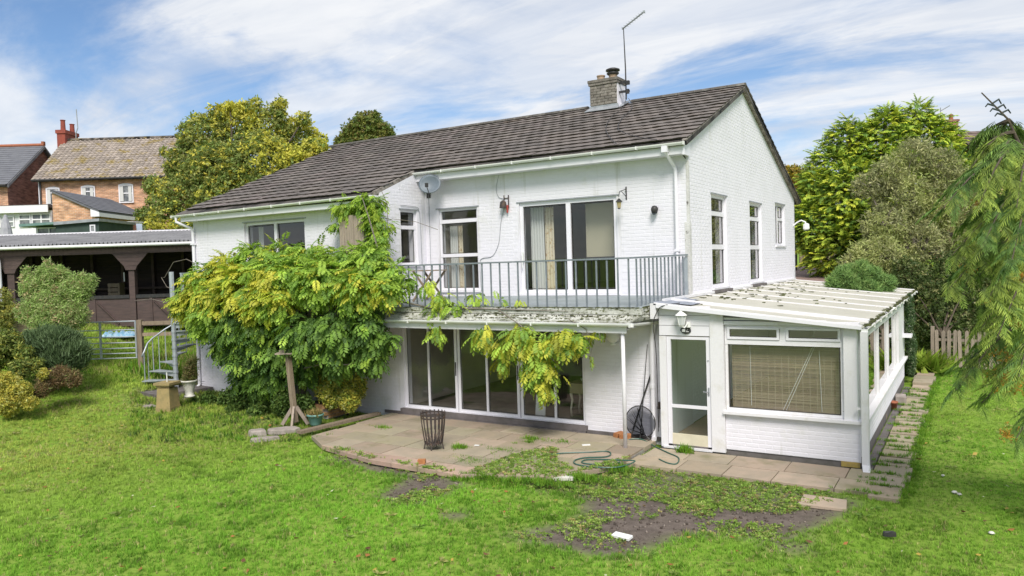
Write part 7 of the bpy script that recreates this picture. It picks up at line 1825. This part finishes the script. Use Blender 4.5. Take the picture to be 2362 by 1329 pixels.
low_ = [yblob(*a) for a in ((540, 750, 46, -3.1), (600, 760, 46, -3.2), (520, 800, 26, -2.9), (580, 820, 46, -2.9), (640, 800, 50, -3.0), (630, 865, 34, -2.9), (600, 885, 30, -2.7), (700, 770, 46, -3.4), (770, 760, 48, -3.2), (850, 770, 42, -3.0), (890, 785, 20, -2.9), (780, 810, 44, -3.0), (850, 810, 34, -2.9), (700, 830, 44, -2.9), (840, 720, 32, -2.9), (560, 865, 20, -2.7), (550, 710, 40, -3.0))]
climb = [yblob(*a, 1.0) for a in ((842, 468, 24, -1.95), (805, 478, 22, -1.95), (868, 470, 18, -1.95), (862, 510, 20, -1.95), (872, 545, 20, -2.0), (870, 580, 24, -2.1), (850, 450, 11, -1.9), (782, 480, 12, -1.95), (775, 520, 8, -2.0), (893, 520, 12, -1.9), (840, 575, 16, -2.3))]
hang_l = [yblob(*a) for a in ((1015, 690, 20, -2.45), (1050, 705, 18, -2.45), (1000, 715, 14, -2.5), (985, 655, 14, -2.5), (1095, 690, 12, -2.2), (1150, 692, 10, -2.2), (1200, 692, 8, -2.2), (1010, 762, 16, -2.78))]
hang = [yblob(*a) for a in ((1115, 770, 22, -2.80), (1160, 795, 22, -2.80), (1200, 775, 30, -2.80), (1240, 795, 30, -2.82), (1250, 845, 28, -2.82), (1292, 778, 28, -2.80), (1330, 778, 18, -2.78), (1247, 890, 20, -2.82), (1160, 835, 10, -2.8), (1365, 822, 8, -2.6), (1380, 760, 6, -2.5), (1290, 860, 8, -2.8), (1215, 850, 14, -2.8))]
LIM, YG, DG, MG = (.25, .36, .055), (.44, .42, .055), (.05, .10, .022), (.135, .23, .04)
segs = []
def wis(blobs, n, size, cols, wts, down, shell=.5, patchy=None):
    P, Nn = crown_points(blobs, n, shell); c = palette(n, cols, wts)
    if patchy:
        w = vnoise(P[:, 0] * 1.0, P[:, 2] * 1.3 + P[:, 1], .8, patchy) + .15 * rng.normal(size=n)
        c = np.where((w > .73)[:, None], palette(n, [YG, (.42, .35, .04), (.28, .32, .035)], [2, 1, 2]), c)
    d = Nn * np.array([[.9, .9, .35]]) + rng.normal(size=(n, 3)) * .4 + np.array([[0, -.15, -down]])
    segs.append((P, frames_dir(d, rng.normal(size=(n, 3)) * .2), size * rng.uniform(.7, 1.25, n), c))
wis(top_, 4600, .27, [LIM, MG, YG, (.16, .25, .03)], [4, 3, .6, 3], .15, patchy=61)
wis(low_, 2700, .29, [MG, DG, LIM, (.08, .145, .028)], [3, 4, 1.2, 3.5], .45)  # darker greens put the shade under the mound into the lower leaf colours
wis(climb, 620, .22, [LIM, MG, (.2, .27, .03)], [4, 3, 2], .35)
wis(hang_l, 95, .25, [LIM, MG, (.30, .36, .05)], [4, 2, 2], .5, .9)
wis(hang, 400, .29, [YG, LIM, MG, (.25, .27, .03)], [3, 3, 1.6, 3], .75, .8)
P = np.concatenate([s[0] for s in segs]); Rm_ = np.concatenate([s[1] for s in segs]); sz = np.concatenate([s[2] for s in segs]); c = np.concatenate([s[3] for s in segs])
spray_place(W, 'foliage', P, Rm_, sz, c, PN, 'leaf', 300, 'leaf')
mb = MB()
b0_ = Vector((-9.1, -2.5, -.1))
for q in ((690, 900), (700, 820), (680, 700)): pass
tr = [b0_, Vector(tuple(on_y(705, 860, -2.7))), Vector(tuple(on_y(690, 760, -2.6))), Vector(tuple(on_y(700, 680, -2.5))), Vector(tuple(on_y(680, 620, -2.5)))]
mb.tube(tr, [.11, .09, .085, .07, .05], 8)
mb.tube([tr[0] + Vector((.12, .05, 0)), tr[1] + Vector((.1, -.05, 0)), Vector(tuple(on_y(740, 760, -2.55))), Vector(tuple(on_y(800, 660, -2.45)))], [.06, .055, .05, .03], 7)
mb.build('trunk', M['bark'], W)
mb = MB()
for blobs in (top_, low_):
    for b in blobs: mb.tube([tr[3] if blobs is top_ else tr[2], (tr[3] + Vector(tuple(b[0]))) / 2 + Vector((rnd.uniform(-.2, .2), 0, rnd.uniform(-.1, .2))), Vector(tuple(b[0]))], [.03, .022, .01], 5)
mb.tube([tuple(on_y(a, b, -2.5)) for a, b in ((700, 640), (820, 600), (870, 570), (850, 500), (835, 455))], [.03, .028, .022, .015, .008], 5)
mb.tube([tuple(on_y(a, b, -2.42)) for a, b in ((900, 690), (1000, 712), (1100, 712), (1200, 715), (1310, 718))], [.022, .018, .015, .01, .006], 5)
mb.tube([tuple(on_y(a, b, -2.78)) for a, b in ((1150, 715), (1200, 750), (1240, 800), (1250, 890))], [.014, .012, .01, .006], 5)
mb.tube([tuple(on_y(a, b, -2.65)) for a, b in ((1310, 735), (1352, 760), (1366, 800), (1362, 822))], [.008, .007, .006, .004], 5)
mb.tube([tuple(on_y(a, b, -3.2)) for a, b in ((700, 850), (760, 836), (800, 842), (850, 830))], [.02, .018, .014, .01], 5)
mb.tube([tuple(on_y(a, b, -2.9)) for a, b in ((455, 610), (430, 598), (400, 605), (380, 640), (372, 640), (385, 662), (400, 668))], [.008] * 7, 5)
mb.tube([tuple(on_y(a, b, -1.9)) for a, b in ((872, 560), (895, 540), (893, 470), (880, 440))], [.008] * 4, 5)
mb.tube([tuple(on_y(a, b, -1.8)) for a, b in ((860, 520), (905, 505), (960, 512), (1010, 530))], [.006] * 4, 4)
mb.tube([tuple(on_y(a, b, -2.9)) for a, b in ((450, 690), (390, 700), (350, 690), (312, 694))], [.008] * 4, 4)
mb.build('stems', M['bark_grey'], W)

# ------------------------------------------------------------------ feathery cedar close on the right
CS_ = [tmpl_spray(11, 1.0, .42, .036, 500 + k, (1.6, 1.5, 1.0), (.55, .62, .6), ang=.85, side=.46) for k in range(5)]
cb = pt(2460, 900, 9.0); cbz = float(hgt(cb[0], cb[1]))
T = thing('cedar', 'feathery green cedar with hanging sprays close at the right edge', 'conifer', (cb[0], cb[1], cbz))
trk = [Vector((cb[0], cb[1], cbz - .2)), Vector(tuple(pt(2440, 700, 9.0))), Vector(tuple(pt(2400, 450, 9.0))), Vector(tuple(pt(2345, 320, 9.0))), Vector(tuple(pt(2325, 275, 9.0))), Vector(tuple(pt(2264, 214, 9.0)))]
mb = MB(); mb.tube(trk, [.15, .12, .05, .02, .012, .007], 8); mb.build('trunk', M['bark'], T)
def trunk_at(z):
    for i in range(len(trk) - 1):
        if trk[i].z <= z <= trk[i + 1].z: return trk[i].lerp(trk[i + 1], (z - trk[i].z) / (trk[i + 1].z - trk[i].z))
    return trk[-1] if z > trk[-1].z else trk[0]
ends = [(2235, 395, 9.0, .35), (2190, 440, 8.8, .4), (2175, 480, 8.4, .4), (2215, 520, 9.3, .3), (2195, 590, 8.6, .35), (2200, 640, 9.2, .3), (2185, 670, 8.3, .4), (2262, 760, 8.0, .35), (2215, 850, 8.6, .3), (2205, 900, 8.1, .35), (2265, 930, 8.6, .3), (2300, 880, 8.0, .3), (2270, 560, 7.8, .4), (2260, 470, 8.0, .4), (2290, 400, 8.4, .35), (2280, 690, 7.6, .4), (2300, 780, 7.4, .4), (2330, 620, 7.3, .4), (2345, 480, 7.8, .4), (2290, 330, 9.2, .2), (2350, 340, 9.4, .3), (2350, 870, 7.2, .4), (2345, 1010, 8.4, .2), (2240, 330, 9.4, .15), (2255, 640, 8.8, .3), (2258, 720, 9.0, .3), (2300, 500, 9.2, .3), (2260, 800, 9.0, .3)]
BR = []
for (px, py, d, sg) in ends: BR.append((Vector(tuple(pt(px, py, d))), sg))
for k in range(30):      # the side away from the photograph
    a = rnd.uniform(-1.9, 1.9); z = rnd.uniform(.8, 4.6); q = trunk_at(z); r = 1.6 * (1.15 - z / 5.6)
    BR.append((q + Vector((math.cos(a + .5) * r, math.sin(a + .5) * r, -.35)), .35))
P, D_, S_, Cc = [], [], [], []
mbb = MB()
for e, sg in BR:
    z0 = min(e.z + .25 + .35 * rnd.random(), 4.95); q = trunk_at(max(z0, .5)); L_ = (e - q).length
    cv = [q.lerp(e, u) + Vector((0, 0, sg * L_ * .55 * math.sin(math.pi * u) * (1 - u * .3))) for u in np.linspace(0, 1, 8)]
    mbb.tube(cv, [.028, .024, .02, .016, .012, .009, .006, .004], 5)
    dirv = (e - q).normalized(); side = dirv.cross(Vector((0, 0, 1))).normalized()
    n = int(18 + 20 * L_)
    tone_ = rnd.choice([(.18, .29, .085), (.22, .34, .09), (.14, .25, .08), (.28, .37, .095)])
    for k in range(n):
        u = .18 + .82 * (k + rnd.random()) / n; i = min(int(u * 7), 6); p = cv[i].lerp(cv[i + 1], u * 7 - i)
        s = rnd.choice([-1, 1]); d = dirv * rnd.uniform(.3, .9) + side * s * rnd.uniform(.15, .9) + Vector((0, 0, -rnd.uniform(.05, .5)))
        P.append(p + Vector((rnd.gauss(0, .03), rnd.gauss(0, .03), rnd.gauss(0, .03)))); D_.append(d); S_.append(rnd.uniform(.2, .4) * (1.1 - .4 * u)); q_ = rnd.uniform(.75, 1.25); Cc.append([v * q_ for v in tone_])
mbb.build('branches', M['bark'], T)
P, D_, S_, Cc = np.array([tuple(p) for p in P]), np.array([tuple(d) for d in D_]), np.array(S_), np.array(Cc)
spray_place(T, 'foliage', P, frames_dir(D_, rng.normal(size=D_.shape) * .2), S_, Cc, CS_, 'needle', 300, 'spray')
# the bare leader's short shoots and the rusty cone clusters
mb = MB()
for k in range(6):
    u = .15 + .8 * k / 9; p = trk[4].lerp(trk[5], u); s = 1 if k % 2 else -1
    mb.tube([p, p + Vector((Rv[0] * s * .08, Rv[1] * s * .08, .02 + .03 * rnd.random())), p + Vector((Rv[0] * s * .11, Rv[1] * s * .11, -.01))], [.012, .012, .008], 5)
mb.build('leader_shoots', pm('dark_shoot', (.035, .05, .05), .7), T)
P = []
for (px, py, r, d) in ((2310, 830, 24, 8.3), (2335, 880, 28, 7.9), (2290, 860, 15, 8.4), (2260, 470, 12, 8.7), (2340, 560, 14, 8.2), (2230, 620, 14, 8.9), (2275, 690, 10, 8.5), (2345, 740, 16, 7.8), (2320, 1000, 14, 8.1), (2235, 570, 10, 8.9), (2350, 640, 12, 8.0), (2300, 760, 8, 8.3)):
    c = pt(px, py, d); P += [tuple(c + rng.normal(size=3) * r * d / FPX * .6) for _ in range(int(r * 3))]
P = np.array(P); tv, tt, tc_ = tmpl_cluster(5, 1, .6, .8, np.random.default_rng(9))
o = foliage_obj('cones', [scatter_arrays(tv, tt, tc_, P, frames(rng.normal(size=P.shape)), rng.uniform(.014, .028, len(P)), palette(len(P), [(.36, .19, .03), (.30, .16, .03), (.38, .25, .05)], [2, 2, 1]))], M['leaf'], T); o['kind'] = 'stuff'
